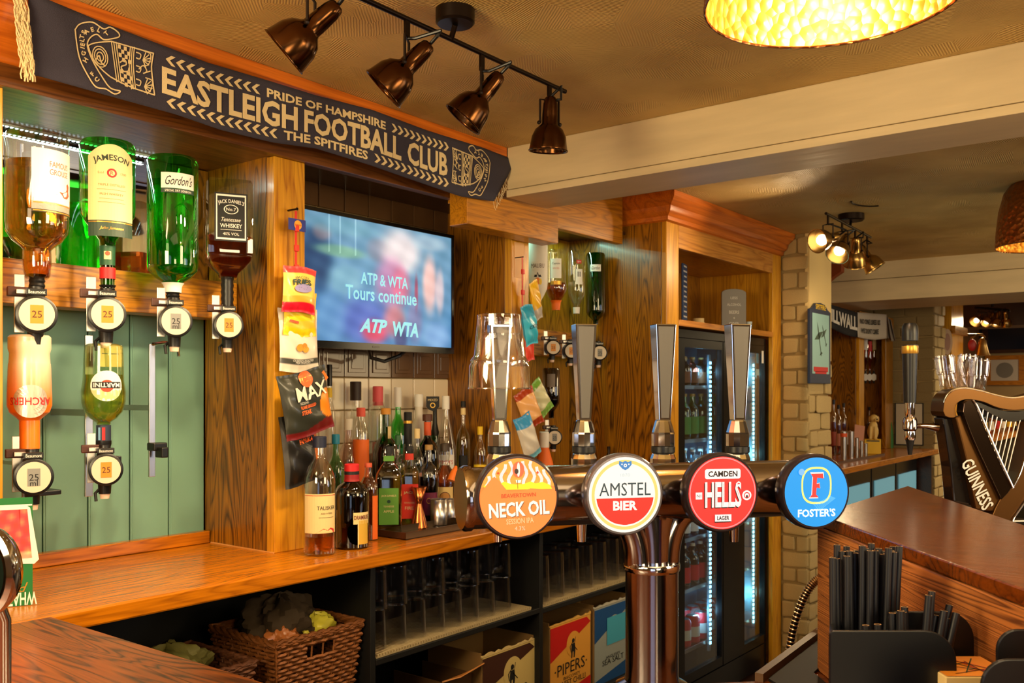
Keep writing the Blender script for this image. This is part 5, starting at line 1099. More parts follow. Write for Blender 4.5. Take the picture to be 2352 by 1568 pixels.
put('rail', B().tube([pa-rq, pb-rq], .006, 8), dark_met, r2, smooth=True); put('ceiling_rose', B().lathe([(.05,-.03),(.055,-.026),(.055,0)], 24), dark_met, r2, smooth=True); put('bracket', B().tube([(0,0,-.03), (pa+pb)/2-rq], .006, 8), dark_met, r2)
lb = ['brass spot lamp nearest the pillar, shining left', 'brass spot lamp second from the pillar', 'brass spot lamp third from the pillar', 'brass spot lamp furthest from the pillar']
am = [(-.9,.35,-.25), (-.75,.1,-.75), (.5,.2,-.8), (.15,-.5,-.85)]
brassm = mat('lamp brass', srgb(176,140,80), .25, 1)
for i in range(4):
    p_ = pa+(pb-pa)*(.04+.29*i); spotlamp(lb[i], p_.x, p_.y, 2.08, am[i], 1.05, 'brass spot lamps on the far ceiling rail', power=(26,14,10,10)[i], m=brassm, spot=120)
# hammered pendants
def hammered(name, col, rough):
    m, t, p, o = nt(name); p.inputs['Base Color'].default_value = (*col, 1); p.inputs['Metallic'].default_value = 1; p.inputs['Roughness'].default_value = rough
    tc = node(t, 'ShaderNodeTexCoord'); vo = node(t, 'ShaderNodeTexVoronoi', Scale=58.0); lk(t, tc.outputs['Object'], vo.inputs['Vector'])
    bp = node(t, 'ShaderNodeBump', Strength=.8, Distance=.006); lk(t, vo.outputs['Distance'], bp.inputs['Height']); lk(t, bp.outputs[0], p.inputs['Normal']); return m
ham_in = hammered('hammered gold', srgb(255,190,70), .42); ham_out = hammered('hammered copper', srgb(176,112,60), .28)
def pendant(label, X, d, z, R, H, power):
    c_ = cw(X, d, z); t = thing('pendant_lamp', label, 'pendant lamp', c_, 0, 'hammered pendant lamps')
    P_ = [(R*1.0,0),(R*1.0,.012),(R*.985,H*.20),(R*.94,H*.45),(R*.84,H*.68),(R*.62,H*.86),(R*.34,H*.96),(R*.05,H)]
    b = B().lathe(P_, 56, False); put('shade', b, ham_out, t, smooth=True); b = B().lathe([(max(.001, r_-.002), z_) for r_, z_ in P_[:-1]]+[(.002, H-.002)], 56, False); b.f = [f[::-1] for f in b.f]
    put('lining', b, ham_in, t, smooth=True); put('rim', B().tube([((R-.001)*math.cos(a), (R-.001)*math.sin(a), 0) for a in [2*PI*i/48 for i in range(49)]], .0022, 6, cap=False), ham_out, t, smooth=True)
    put('bulb', B().ball((0,0,H*.45), .05, 20), glow('pendant bulb %d' % power, (1,.90,.80), 70 if power < 6 else 4), t, smooth=True); put('lamp_holder', B().lathe([(.02,H*.6),(.02,H*.97)], 16), black, t)
    put('flex', B().tube([(0,0,H),(0,0,2.14-z)], .004, 8), black, t)
    if power < 6: light('pendant_light', 'POINT', c_+Vector((0,0,H*.25)), power, (1,.80,.52), .05)
pendant('hammered pendant lamp glowing gold inside at the top of the picture', .449, 1.29, 1.91, .175, .20, 5)
pendant('hammered copper pendant lamp cut off by the right edge', 2.00, 3.42, 1.905, .175, .30, 6.01)
# ================================================================ the football scarf
TOPS = [(60,-26),(108,-2),(245,55),(355,97),(475,143),(600,180),(727,219),(855,252),(983,300),(1110,339),(1181,367)]
BOTS = [(60,168),(100,177),(184,201),(289,230),(406,263),(508,298),(628,327),(727,341),(855,380),(983,425),(1059,451),(1130,461),(1181,466)]
def ip(tab, u):
    if u <= tab[0][0]: return tab[0][1]
    for (a, va), (b_, vb) in zip(tab, tab[1:]):
        if u <= b_: return va+(vb-va)*(u-a)/(b_-a)
    return tab[-1][1]
def uX(X, Y):
    k = (Y*FX-X*FY)/(X*RY-Y*RX); return U0+F*k
def scarf(u, h, off=0):
    vt, vb = ip(TOPS, u), ip(BOTS, u); v = vb+(vt-vb)*h
    y = 1.790+.006*(1-h)**2+.004*math.sin(u*.021+h*2)*(1-h)+.004*math.sin(u*.05+h*5)*max(0, 1-u/300)+.010*max(0, (u-1080)/100)*math.sin(h*7)
    return onY(u, v, y-off)
def scarf2(shape, X0, h0, hh):                        # text laid along world x; y in fractions of the scarf's height
    b = B(); b.f = list(shape.f)
    for a, c in shape.v: b.v.append(scarf(uX(X0+a, 1.80), h0+c*hh, .0022))
    return b
cloth = mat('navy knitted cloth', srgb(56,52,66), .9, bump=.5, scale=700, var=.15); knit = mat('cream knitted lettering', srgb(222,198,150), .9, bump=.4, scale=700)
sc_ = thing('football_scarf', 'long navy football scarf with cream lettering EASTLEIGH FOOTBALL CLUB hung along the cornice', 'scarf', scarf(600, .5))
S0 = Vector(sc_.location)
def sput(name, b, m, **k): b.v = [v-S0 for v in b.v]; return put(name, b, m, sc_, **k)
def ue(h): return 1181-46*(1-h)**1.3
b = B().grid(lambda s, t: scarf(66+(ue(t)-66)*s, t), 150, 14); sput('cloth', b, cloth, smooth=True, solid=.003)
def xw(u): p = onY(u, 300, 1.80); return p.x
def stext(s, u0, u1, hc, hh, bold=.02, **k):
    X0, X1 = xw(u0), xw(u1); sh = txt(s, 1, X1-X0, bold=bold, **k); sput('lettering', scarf2(sh, (X0+X1)/2, hc, hh), knit)
stext('EASTLEIGH', 372, 684, .475, .42, .032); stext('FOOTBALL', 699, 922, .475, .42, .032); stext('CLUB', 936, 1028, .475, .42, .032)
stext('PRIDE OF HAMPSHIRE', 613, 886, .80, .15, .03); stext('THE SPITFIRES', 652, 845, .155, .16, .03)
def chev(u0, u1, n, hc, d_):
    X0, X1 = xw(u0), xw(u1); w_ = (X1-X0)/n; sh = S2()
    for i in range(n):
        c_ = w_*(i+.1); a = (0, .55*w_) if d_ < 0 else (.55*w_, 0); t_ = w_*.42
        sh.join(S2([(c_+a[1],.5),(c_+a[1]+t_,.5),(c_+a[0]+t_,0),(c_+a[0],0)],[(0,1,2,3)])); sh.join(S2([(c_+a[0],0),(c_+a[0]+t_,0),(c_+a[1]+t_,-.5),(c_+a[1],-.5)],[(0,1,2,3)]))
    sput('chevrons', scarf2(sh, X0, hc, .155), knit)
chev(378, 596, 10, .81, -1); chev(380, 636, 12, .155, -1); chev(898, 1030, 10, .81, 1); chev(858, 1030, 12, .155, 1)
def crest(fu, hshift=0):
    sh = S2()
    def L(pts, w_=3.0): sh.join(line2(pts, w_))
    def K(x, y): return (100+x/3.92, y/3.92)
    rib_o = curve([K(285,265),K(330,215),K(440,200),K(540,260),K(600,245),K(670,290),K(680,330),K(610,350),K(540,355),K(480,310),K(420,340),K(395,410),K(440,540),K(520,680),K(600,790),K(690,820),K(640,845),K(560,800),K(470,780),K(400,680),K(330,540),K(300,400),K(285,265)], 5); L(rib_o)
    L(curve([K(400,410),K(470,385),K(610,372)], 4)); L([K(610,372),K(990,480)]); L(curve([K(990,480),K(972,600),K(985,740),K(1000,855)], 4)); L([K(1000,855),K(830,800),K(700,745),K(600,690)]); L(curve([K(400,410),K(440,520),K(520,620),K(600,690)], 4))
    for q in (612, 632, 652): L(curve([K(q,378),K(q+22,540),K(q+48,735)], 4), 2.4)
    for q in (782, 800, 818): L(curve([K(q,425),K(q-10,580),K(q+10,800)], 4), 2.4)
    for i in range(4):                                # checkers
        for j in range(10):
            if (i+j) % 2 == 0:
                x = 668+i*27+(j*4 if j < 10 else 0); y = 398+j*37+i*9
                if not (3 < j < 6): sh.join(S2([K(x,y),K(x+27,y+8),K(x+28,y+44),K(x+1,y+36)], [(3,2,1,0)]))
    L(curve([K(690,560),K(730,540),K(745,580),K(700,600),K(720,640),K(760,640),K(770,610)], 4), 3)
    for cx, cyy in ((925,520),(940,760)):             # fans
        for a in range(6): an = -1.2+a*.48; L([K(cx-30,cyy+20),K(cx-30+70*math.cos(an),cyy+20+70*math.sin(an))], 2.4)
        L(curve([K(cx-20,cyy-60),K(cx+40,cyy-30),K(cx+20,cyy+60),K(cx-30,cyy+70)], 4), 2.4)
    for cyy in (500, 620, 740): L(curve([K(835,cyy-30),K(875,cyy-10),K(865,cyy+30),K(835,cyy+20)], 4), 2.6)
    L(curve([K(860,620),K(900,590),K(930,640),K(900,660),K(960,640)], 4), 2.6)
    for r_ in (46, 34, 20): L([K(510+r_*1.5*math.cos(a), 510+r_*2.0*math.sin(a)+r_*.5*math.cos(a)) for a in [2*PI*i/16 for i in range(17)]], 2.4)   # head
    L(curve([K(470,540),K(500,500),K(520,560),K(550,590)], 4), 3)
    for s_, x, y, an in (('E',440,265,.5),('A',385,285,.9),('S',360,290,1.1),('T',345,330,1.5),('L',347,360,1.5),('E',352,400,1.45),('I',350,430,1.4),('G',360,480,1.35),('H',378,540,1.2),('F',440,665,1.0),('C',480,715,.95),('L',500,270,-.3),('T',565,300,.9)):
        sh.join(txt(s_, 11, bold=.04).sc(1,-1).rot(-an+PI/2-1.4).mv(*K(x,y)))
    b = B(); b.f = list(sh.f)
    for u, v in sh.v:
        h = (ip(BOTS, u)-v)/(ip(BOTS, u)-ip(TOPS, u)); b.v.append(scarf(fu(u), h+hshift, .0024))
    sput('crest', b, knit)
crest(lambda u: u); crest(lambda u: 1038+(355-u)/183*88)
fb = B(); rr = random.Random(9)
for i in range(70):
    v0 = -40+150*i/69+rr.uniform(-8,8); l = min(rr.uniform(60,110), 188-v0); x_ = rr.uniform(-15,13); ph_ = rr.uniform(0,6)
    pts_ = [(48+x_+.10*(v0+k_*l/7)+3.5*math.sin(k_*1.3+ph_), v0+k_*l/7) for k_ in range(8)]
    fb.tube([onY(a_, c_, 1.785-.008*rr.random()) for a_, c_ in pts_], .0016, 4)
o = sput('fringe', fb, knit); o['kind'] = 'stuff'
fb = B()
for i in range(26):
    h = i/25; u0 = ue(h)-1; v0 = ip(BOTS, u0)+(ip(TOPS, u0)-ip(BOTS, u0))*h
    fb.tube([onY(u0+k_*1.5+rr.uniform(-2,2), v0+k_*7, 1.792+.02*(1-h)) for k_ in range(4)], .0012, 4)
o = sput('fringe', fb, knit); o['kind'] = 'stuff'
# ================================================================ drinks fridge
FXL, FXR = 3.352, 4.322
fg = thing('drinks_fridge', 'tall black two-door glass fridge lit cyan inside, built into the oak cabinet', 'fridge', (FXL, 1.76, 0))
def fz(name, b, m, **k): return put(name, b.mv(-FXL, -1.76, 0), m, fg, **k)
blk = mat('fridge black', srgb(14,16,20), .25); inn = mat('fridge lining', srgb(150,176,190), .35)
fz('case', B().box(FXL, FXL+.02, 1.80, 2.15, .02, 1.62).join(B().box(FXR-.02, FXR, 1.80, 2.15, .02, 1.62)).join(B().box(FXL+.021, FXR-.021, 1.80, 2.15, 1.60, 1.62)).join(B().box(FXL+.021, FXR-.021, 1.80, 2.15, .02, .10)), blk)
fz('lining', B().box(FXL+.021, FXR-.021, 2.12, 2.15, .101, 1.599), mat('fridge back', srgb(100,150,190), .35))
fz('side_lining', B().box(FXL+.0205, FXL+.024, 1.81, 2.119, .101, 1.599).join(B().box(FXR-.024, FXR-.0205, 1.81, 2.119, .101, 1.599)), mat('fridge side', srgb(120,170,205), .3))
fz('top_band', B().box(FXL, FXR, 1.762, 1.799, 1.585, 1.622), blk, bevel=.002); fz('kick_plate', B().box(FXL, FXR, 1.762, 1.799, .02, .13), blk)
zg0, zg1 = .175, 1.548; xm = (FXL+FXR)/2
door_edges = [(FXL+.002, xm-.001), (xm+.001, FXR-.002)]
gl_x = [(onY(1575,1000,1.76).x, onY(1665,1000,1.76).x), (onY(1711,1000,1.76).x, onY(1760,1000,1.76).x)]
for k_, (x0, x1) in enumerate(door_edges):
    g0, g1 = gl_x[k_]; g0 = max(g0, x0+.012); g1 = min(g1, x1-.012)
    yy = 1.762 if k_ else 1.764
    fz('door', B().box(x0, g0, yy, yy+.03, .135, 1.584).join(B().box(g1, x1, yy, yy+.03, .135, 1.584)).join(B().box(g0, g1, yy, yy+.03, .135, zg0)).join(B().box(g0, g1, yy, yy+.03, zg1, 1.584)), blk)
    fz('door_pane', B().box(g0+.0005, g1-.0005, yy+.012, yy+.016, zg0, zg1), thin('fridge pane', (.92,.97,1), 1, .08))
    fz('light_tube', B().box(g1-.022, g1-.004, 1.815, 1.825, zg0+.02, zg1-.02), mat('tube housing', srgb(120,150,170), .3))
    b = B(); z = zg0+.05
    while z < zg1-.05:
        b.box(g1-.020, g1-.006, 1.811, 1.816, z, z+.012); z += .021
    o = fz('light_diodes', b, glow('fridge diode %d' % k_, (.40,.85,1) if k_ == 0 else (.42,1,.92), 5 if k_ == 0 else 8)); o['kind'] = 'stuff'
    for zz_ in (.36, .83, 1.05, 1.45): light('fridge_light', 'POINT', (g1-.06, 1.85, zz_), 1.5, (.30,.72,1) if k_ == 0 else (.4,.95,.9), .03)
fz('label_sticker', B().box(4.27, 4.292, 1.7605, 1.7618, 1.50, 1.56), white_p); fz('label_sticker', B().box(4.20, 4.235, 1.7605, 1.7618, 1.44, 1.47), flat(170,190,190))
shz = [.24, .50, .72, .93, 1.15, 1.385]
for z in shz:
    b = B().box(FXL+.022, FXR-.022, 1.83, 2.115, z-.006, z-.001)
    fz('shelf', b, thin('wire shelf', (.6,.7,.75), 1, .3)); fz('shelf_edge', B().box(FXL+.022, FXR-.022, 1.826, 1.832, z-.012, z+.004), steel)
rr = random.Random(12); ORD_ = ['first','second','third','fourth','fifth','sixth','seventh','eighth','ninth','tenth','eleventh','twelfth']
kinds = {1.385: ((160,60,40), 'small brown bottle with copper cap on the top fridge shelf', .13, (120,70,40)), 1.15: ((40,150,60), 'green beer bottle on the upper fridge shelf', .20, (60,140,60)), .93: ((170,200,215), 'clear mixer bottle with white label on the middle fridge shelf', .17, (220,226,230)),
         .72: ((160,190,210), 'pale bottle with white label under the red badge in the fridge', .17, (226,230,236)), .50: ((40,14,18), 'dark cola bottle with red label on the lower fridge shelf', .18, (206,30,50)), .24: ((200,24,40), 'red drinks can on the bottom fridge shelf', .12, (206,24,40))}
for z in shz:
    c1_, lb, hh, c2_ = kinds[z]; can = z == .24
    for row_, yy in ((0, 1.87), (1, 1.95)):
        for i in range(11):
            x = FXL+.066+i*.082
            if x > FXR-.05: break
            t = thing('can' if can else 'bottle', lb+(', front %s from left' if row_ == 0 else ', back %s from left') % ORD_[i], 'can' if can else 'bottle', (x+rr.uniform(-.006,.006), yy, z), rr.uniform(-.5,.5), 'drinks on the fridge shelf at %d cm, row %d' % (z*100, row_+1))
            key = (z,)
            if (z, 'a') not in _op:
                if can:
                    a1 = B().lathe([(.028,0),(.033,.006),(.033,.108),(.027,.12)], 16); a2 = B().lathe([(.0335,.03),(.0335,.075)], 16, False); a3 = B().lathe([(.025,.1195),(.025,.1215)], 14)
                    _op[(z,'a')] = [('body', a1, flat(*c1_)), ('band', a2, white), ('top', a3, steel)]
                else:
                    g_ = thin('fridge glass %d' % (z*100), tuple(.3+.7*q for q in srgb(*c1_)) if z != .5 else (.2,.05,.04), 1, .15) if z != 1.15 else gg
                    a1 = B().lathe([(r_*.030, q*hh) for r_, q in STD], 14); a2 = B().lathe([(.0305, hh*.12),(.0305, hh*.50)], 14, False); a3 = B().lathe([(.012, hh*.95),(.012, hh*1.01)], 10)
                    _op[(z,'a')] = [('glass_body', a1, g_), ('label', a2, flat(*c2_)), ('cap', a3, flat(180,150,90) if z > 1 else white), ('liquid', B().lathe([(r_*.027, q*hh) for r_, q in STD[1:6]], 12), liquid('fridge liquid %d' % (z*100), srgb(*c1_)))]
                _op[(z,'o')] = [put(n_, b_, m_, t, smooth=True) for n_, b_, m_ in _op[(z,'a')]]
            else:
                for o in _op[(z,'o')]: c_ = o.copy(); C.objects.link(c_); c_.parent = t
# things on the cabinet shelf
def atx(u, v, y, z): p = onY(u, v, y); p.z = z; return p
p = atx(1573, 700, 1.83, 1.6545); s = dep(p)/F; t = thing('menu_board', 'narrow blue chalk menu board leaning inside the cabinet on the left', 'board', p, .25)
bd = put('board', B().box(-.035, .05, 0, .008, 0, 138*s), flat(36,64,110), t, bevel=.002)
for i in range(11): pr('chalk_line', rect(.055+.012*math.sin(i*2.1), .007), fl(.001, 0, .006, (132-11.5*i)*s), flat(206,206,206), bd)
p = atx(1603, 700, 1.86, 1.6545); t = thing('tape_rolls', 'stack of pale paper rolls on the cabinet shelf', 'rolls', p)
for i, (dx, r_) in enumerate(((0,.030),(.004,.026))):
    put('roll', B().lathe([(r_,0),(r_,.018)], 24).mv(dx, 0, .0005+.0185*i), cream_p, t, smooth=True); put('core', B().lathe([(r_*.5,.0),(r_*.5,.0185)], 20).mv(dx, 0, .001+.0185*i), brown, t)
p = atx(1686, 700, 1.84, 1.6545); s = dep(p)/F; t = thing('chalk_sign', 'grey arched chalk sign about beers standing on the cabinet shelf', 'sign', p, facecam(p)+.35); w_ = 27*s/.93; hh = 96*s
pts = [(-w_,0),(w_,0),(w_,hh*.90)]+[(w_*math.cos(a), hh*.90+hh*.10*math.sin(a)) for a in [PI*i/12 for i in range(1,12)]]+[(-w_,hh*.90)]
bd = put('board', B().plate(pts, 0, .01), flat(132,126,116), t, bevel=.002)
for tx, zz, h_, w2 in (('LESS', .78, .012, .035), ('ALCOHOL', .62, .012, .07), ('BEERS', .44, .015, .05), ('+', .30, .010, None), ('CIDER', .16, .015, .05)): pr('lettering', txt(tx, h_, w2, bold=.01), fl(.001, 0, 0, hh*zz), flat(214,208,196), bd)
p = atx(1720, 700, 1.80, 1.6545); t = thing('paper_cup', 'small white cup beside the grey chalk sign', 'cup', p); put('cup', B().lathe([(.012,0),(.016,.045)], 18), flat(190,206,210), t, smooth=True); put('band', B().lathe([(.0142,.016),(.0156,.032)], 18, False), flat(90,130,160), t)
# ================================================================ under the worktop
def ribmat(x0, x1, z, y0=1.745, y1=1.99):
    t = thing('glass_mat', 'white ribbed mat under the %s row of glasses' % ('left' if x0 < 2 else 'right'), 'mat', (x0, y0, z))
    put('sheet', B().box(0, x1-x0, 0, y1-y0, 0, .003), mat('mat white', srgb(176,158,120), .5), t)
    b = B(); x = .004
    while x < x1-x0-.004: b.box(x, x+.005, -.001, y1-y0, .003, .010); x += .0105
    o = put('ribs', b, mat('mat white', (0,0,0)), t); o['kind'] = 'stuff'
ribmat(1.68, 2.36, .6625); ribmat(2.42, 3.19, .6575)
gth = thin('shelf glass', (.93,.93,.94), 1, .06)
ORD = ['first','second','third','fourth','fifth','sixth','seventh','eighth','ninth','tenth','eleventh','twelfth','thirteenth','fourteenth','fifteenth','sixteenth']
def shelf_glasses(x0, x1, z, rows, R, H, lab, grp, top=()):
    first = None; k_ = 0; n = int((x1-x0)/(2*R+.006))
    for lay in range(2):
        for rw in range(rows):
            for i in range(n):
                if lay == 1 and (i not in top): continue
                nm_ = '%s, %s from the left, %s' % (lab, ORD[i], ('front row' if rw == 0 else 'back row')) if lay == 0 else '%s, upper layer, %s from the left, %s' % (lab, ORD[i], ('front' if rw == 0 else 'back'))
                loc = (x0+R+i*(2*R+.006)+rr.uniform(-.002,.002), 1.80+rw*(2*R+.006), z+lay*(H+.0015))
                if first is None:
                    first = thing('glass', nm_, 'glass', loc, 0, grp); pf = [(R,0),(R*.98,H*.03),(R*.90,H*.9),(R*.86,H*.99),(R*.78,H)]
                    b = B().lathe(pf, 18, False); b.f.append(tuple(4*18+i2 for i2 in range(18))); put('wall', b, gth, first, smooth=True)
                    b = B().lathe([(r_-.002, q) for r_, q in pf[:4]], 18, False); b.f.append(tuple(3*18+i2 for i2 in range(18))); put('inner_wall', b, gth, first, smooth=True)
                else: dup(first, loc=loc, label=nm_)
shelf_glasses(1.69, 2.37, .6728, 2, .036, .105, 'small tumbler upside down on the left ribbed mat', 'tumblers on the left glass shelf', top=(0,1,3,5,7))
shelf_glasses(2.43, 3.17, .6678, 2, .042, .150, 'pint glass upside down on the right ribbed mat', 'pint glasses on the right glass shelf')
# crisp boxes
def cbox(label, u0, u1, ztop, y, c_panel, c_ground, c_top, text2, zb=.3085, swap=False, depth=.22, extra=None):
    a, b_ = onY(u0, 1450, y), onY(u1, 1450, y); w_ = b_.x-a.x; h_ = ztop-zb
    t = thing('crisp_box', label, 'box', (a.x, y, zb)); kraft = mat('kraft board', srgb(130,98,54), .7)
    put('carton', B().box(0, w_, 0, .004, 0, h_-.012).join(B().box(0, .004, .004, depth, 0, h_)).join(B().box(w_-.004, w_, .004, depth, 0, h_)).join(B().box(.004, w_-.004, depth-.004, depth, 0, h_)), kraft, t)
    rg = random.Random(int(u0)); top = [(w_*i/16, h_-.010+rg.uniform(-.002,.006)) for i in range(17)]
    put('torn_edge', B().plate([(0,h_-.014),(w_,h_-.014)]+top[::-1], -.0005, .0035), flat(*c_top), t)
    f = put('print', rect(w_*.97, (h_-.016)).map(fl(.0006, 0, w_/2, (h_-.014)/2)), flat(*c_ground), t)
    W2, H2 = w_*.97, h_-.016; ox, oz = w_/2-W2/2, 0
    pr('panel', poly([(ox,h_*.93),(ox,h_*.52),(ox+W2,h_*.86),(ox+W2*.9,h_*.93)]), lambda a_, b2_: (a_, -.0012, b2_), flat(*c_panel), f)
    pr('panel', poly([(ox,0),(ox+W2,0),(ox+W2,h_*.19),(ox,h_*.05)]), lambda a_, b2_: (a_, -.0012, b2_), flat(*c_panel), f)
    pr('moon', disc(w_*.17, 24, 1), fl(.0016, 0, w_*.56, h_*.66), flat(*c_ground), f)
    # a piper figure
    fig = S2().join(disc(.010, 14, 1).mv(0, .034)).join(poly([(-.012,.022),(.012,.024),(.016,-.010),(.010,-.038),(.004,-.038),(.002,-.012),(-.004,-.012),(-.008,-.038),(-.014,-.038),(-.016,0)])).join(line2([(.004,.012),(.030,-.012)], .004)).join(line2([(-.004,.03),(-.024,.012),(-.018,-.012)], .004)).join(line2([(.012,.026),(.018,.046)], .003))
    pr('figure', fig.sc(w_*3.2, w_*3.2), fl(.0020, 0, w_*.55, h_*.60), ink, f)
    if extra is None: pr('lettering', txt('\u00b7PIPERS\u00b7', h_*.14, w_*.78).rot(.0), fl(.0020, 0, w_*.50, h_*.395), ink, f)
    for tx, zz, hh_, ww in text2: pr('lettering', txt(tx, h_*hh_, w_*ww), fl(.0020, 0, w_*.52, h_*zz), ink, f)
    if extra: extra(f, w_, h_)
    return t
cbox('brown and cream crisp box reading PIPERS, left of the other two', 1106, 1229, .570, 1.762, (66,34,22), (214,190,120), (214,190,130), [('KIRKBY MALHAM', .24, .04, .5), ('CHORIZO', .15, .07, .5)], zb=.3085)
cbox('red and orange crisp box reading PIPERS SWEET CHILLI', 1262, 1357, .590, 1.762, (196,24,22), (226,160,62), (230,180,90), [('BISCOVEY', .28, .035, .4), ('SWEET CHILLI', .215, .07, .66)])
cbox('blue and white crisp box beside the red one, partly behind the tap tower', 1364, 1445, .600, 1.762, (20,76,140), (150,160,160), (200,196,180), [('ANGLESEY', .30, .035, .4), ('SEA SALT', .245, .07, .6)], extra=lambda f, w_, h_: pr('note', rect(w_*.55, h_*.34), fl(.0028, 0, w_*.62, h_*.62), flat(70,170,206), f))
a = onY(1048, 1520, 1.80); t = thing('open_carton', 'dark open carton with one brown flap, left of the PIPERS boxes', 'box', (a.x-.072, 1.79, .3085))
put('carton', B().box(0, .13, 0, .004, 0, .205).join(B().box(0, .004, .0045, .2, 0, .205)).join(B().box(.126, .13, .0045, .2, 0, .205)), mat('dark kraft', srgb(90,60,30), .7), t); put('flap', B().add([(0,0,.2055),(.126,0,.2055),(.150,-.035,.232),(.03,-.045,.222),(0,.003,.2085),(.126,.003,.2085),(.150,-.033,.235),(.03,-.043,.225)], [(0,1,2,3),(7,6,5,4),(0,4,5,1),(1,5,6,2),(2,6,7,3),(3,7,4,0)]), flat(190,120,46), t)
# wicker baskets
def basket(label, x0, y0, w_, d_, z, h_, m, fill, flare=.02):
    t = thing('wicker_basket', label, 'basket', (x0+w_/2, y0+d_/2, z)); fillo = fill
    def ringp(k, off=0, grow=0):
        hx, hy = w_/2-flare*(1-k)+grow, d_/2-flare*(1-k)+grow; pts = []; n = 15
        cs = [(-hx,-hy),(hx,-hy),(hx,hy),(-hx,hy)]
        for a in range(4):
            p, q = cs[a], cs[(a+1) % 4]
            for i in range(n): u_ = i/n; pts.append((p[0]+(q[0]-p[0])*u_, p[1]+(q[1]-p[1])*u_))
        return pts
    nrow = 20; b = B(); m_ = m
    for r_ in range(nrow):
        k = r_/(nrow-1); pts = ringp(k); path = []
        for i, (x, y) in enumerate(pts+pts[:1]):
            L = math.hypot(x/(w_/2), y/(d_/2)); off = .0035*(1 if (i+r_) % 2 else -1)
            nx, ny = (0, math.copysign(1, y)) if abs(abs(y)-(d_/2-flare*(1-k))) < 1e-6 else (math.copysign(1, x), 0)
            path.append((x+nx*off, y+ny*off, .005+h_*k*.95+rr.uniform(-.001,.001)))
        if .70 < k < .86:                             # the hand hole on the front
            n0 = [i for i, p in enumerate(path) if abs(p[0]) < w_*.17 and p[1] < 0]
            seg1, seg2 = path[:n0[0]+1], path[n0[-1]:]; b.tube(seg1, .0048, 5); b.tube(seg2, .0048, 5)
        else: b.tube(path, .0048, 5)
    o = put('weave', b, m_, t, smooth=True); o['kind'] = 'stuff'
    b = B(); pts = ringp(1)
    for k in (0, 2.1, 4.2): b.tube([(x+.005*math.cos(i*1.3+k), y+.004*math.sin(i*1.3+k)*0, h_*.97+.006*math.sin(i*1.3+k)) for i, (x, y) in enumerate(pts+pts[:1])], .0055, 6)
    o = put('rolled_rim', b, m_, t, smooth=True)
    p0, p1 = ringp(0), ringp(1); b = B()
    for i in range(0, 60, 2): b.tube([(p0[i][0], p0[i][1], 0), (p1[i][0], p1[i][1], h_*.96)], .0028, 4)
    o = put('stakes', b, m_, t); o['kind'] = 'stuff'
    put('base', B().box(-w_/2+flare, w_/2-flare, -d_/2+flare, d_/2-flare, .0, .006), m_, t)
    return t
wick = mat('wicker', srgb(120,68,24), .6, bump=.4, scale=120, var=.35); wickd = mat('dark wicker', srgb(96,54,28), .6, bump=.4, scale=120, var=.35)
bx = onY(632, 1465, 1.765).x; bx2 = onY(836, 1425, 1.765).x
basket('golden wicker basket filled with packets and cloths under the worktop', bx, 1.762, 1.646-bx, .26, .5705, .198, wick, 1)
basket('dark wicker basket with a crumpled green bag, half hidden by the near bar top', bx-.36, 1.775, .31, .26, .5705, .165, wickd, 2)
def crumple(name, label, cat, c_, sx, sy, sz, m, seed, grp=None):
    r_ = random.Random(seed); ph = [r_.uniform(0,6) for _ in range(9)]
    def f(s, t_):
        a, e = 2*PI*s, PI*(t_-.5); k = 1+.16*math.sin(3*a+ph[0])*math.cos(2*e+ph[1])+.10*math.sin(7*a+5*e+ph[2])+.05*math.sin(13*a-9*e+ph[3])
        return Vector((sx*k*math.cos(a)*math.cos(e), sy*k*math.sin(a)*math.cos(e), sz*k*math.sin(e)))
    return tag(put(name, B().grid(f, 40, 20), m, smooth=True, loc=c_), label, cat, grp)
bc = (bx+bx2)/2
crumple('cloth', 'crumpled dark cloth heaped in the golden basket', 'cloth', (bc-.02, 1.90, .775), .10, .085, .065, mat('dark cloth', srgb(60,46,28), .85, bump=.5, scale=60), 1)
crumple('snack_bag', 'yellow and green snack bag at the front of the golden basket', 'packet', (bc+.045, 1.845, .757), .065, .035, .032, flat(200,190,60,.3), 2)
crumple('snack_bag', 'orange brown snack bag beside the dark cloth in the golden basket', 'packet', (bc-.065, 1.845, .752), .045, .04, .03, flat(170,100,50,.3), 3)
crumple('carrier_bag', 'crumpled olive bag in the dark basket', 'bag', (bx-.20, 1.90, .735), .10, .075, .045, mat('olive bag', srgb(120,116,60), .5, bump=.5, scale=50), 4)
# ================================================================ right foreground: straws, caddies
def cl2w(X, d, z): return cw(X, d, z)
blackp = mat('caddy plastic', srgb(14,15,20), .35)
cd = thing('bar_caddy', 'black plastic caddy with rounded dividers holding straws and napkins', 'caddy', cw(.36, .95, .9505), CAMROT)
def cdl(b): return b.mv(-.36, 0, 0)
def wallp(X0, X1, d, ztop, rl, rr_, th=.004):
    pts = [(X0,0),(X1,0)]+[(X1-rr_+rr_*math.cos(a), ztop-rr_+rr_*math.sin(a)) for a in [PI/2*i/8 for i in range(9)]]+[(X0+rl-rl*math.cos(a), ztop-rl+rl*math.sin(a)) for a in [PI/2-PI/2*i/8 for i in range(9)]]
    return B().plate(pts, d-.95, d-.95+th)
put('front_wall', cdl(wallp(.295, .413, .85, .188, .004, .030)), blackp, cd, bevel=.001)
put('divider', cdl(wallp(.375, .462, .915, .190, .01, .028)), blackp, cd, bevel=.001)
put('side_wall', cdl(B().prism([(.2955,.855-.95),(.2995,.855-.95),(.352,1.0-.95),(.348,1.0-.95)], 0, .175)), blackp, cd)
put('back_wall', cdl(B().box(.352, .455, .998-.95, 1.002-.95, 0, .10)), blackp, cd)
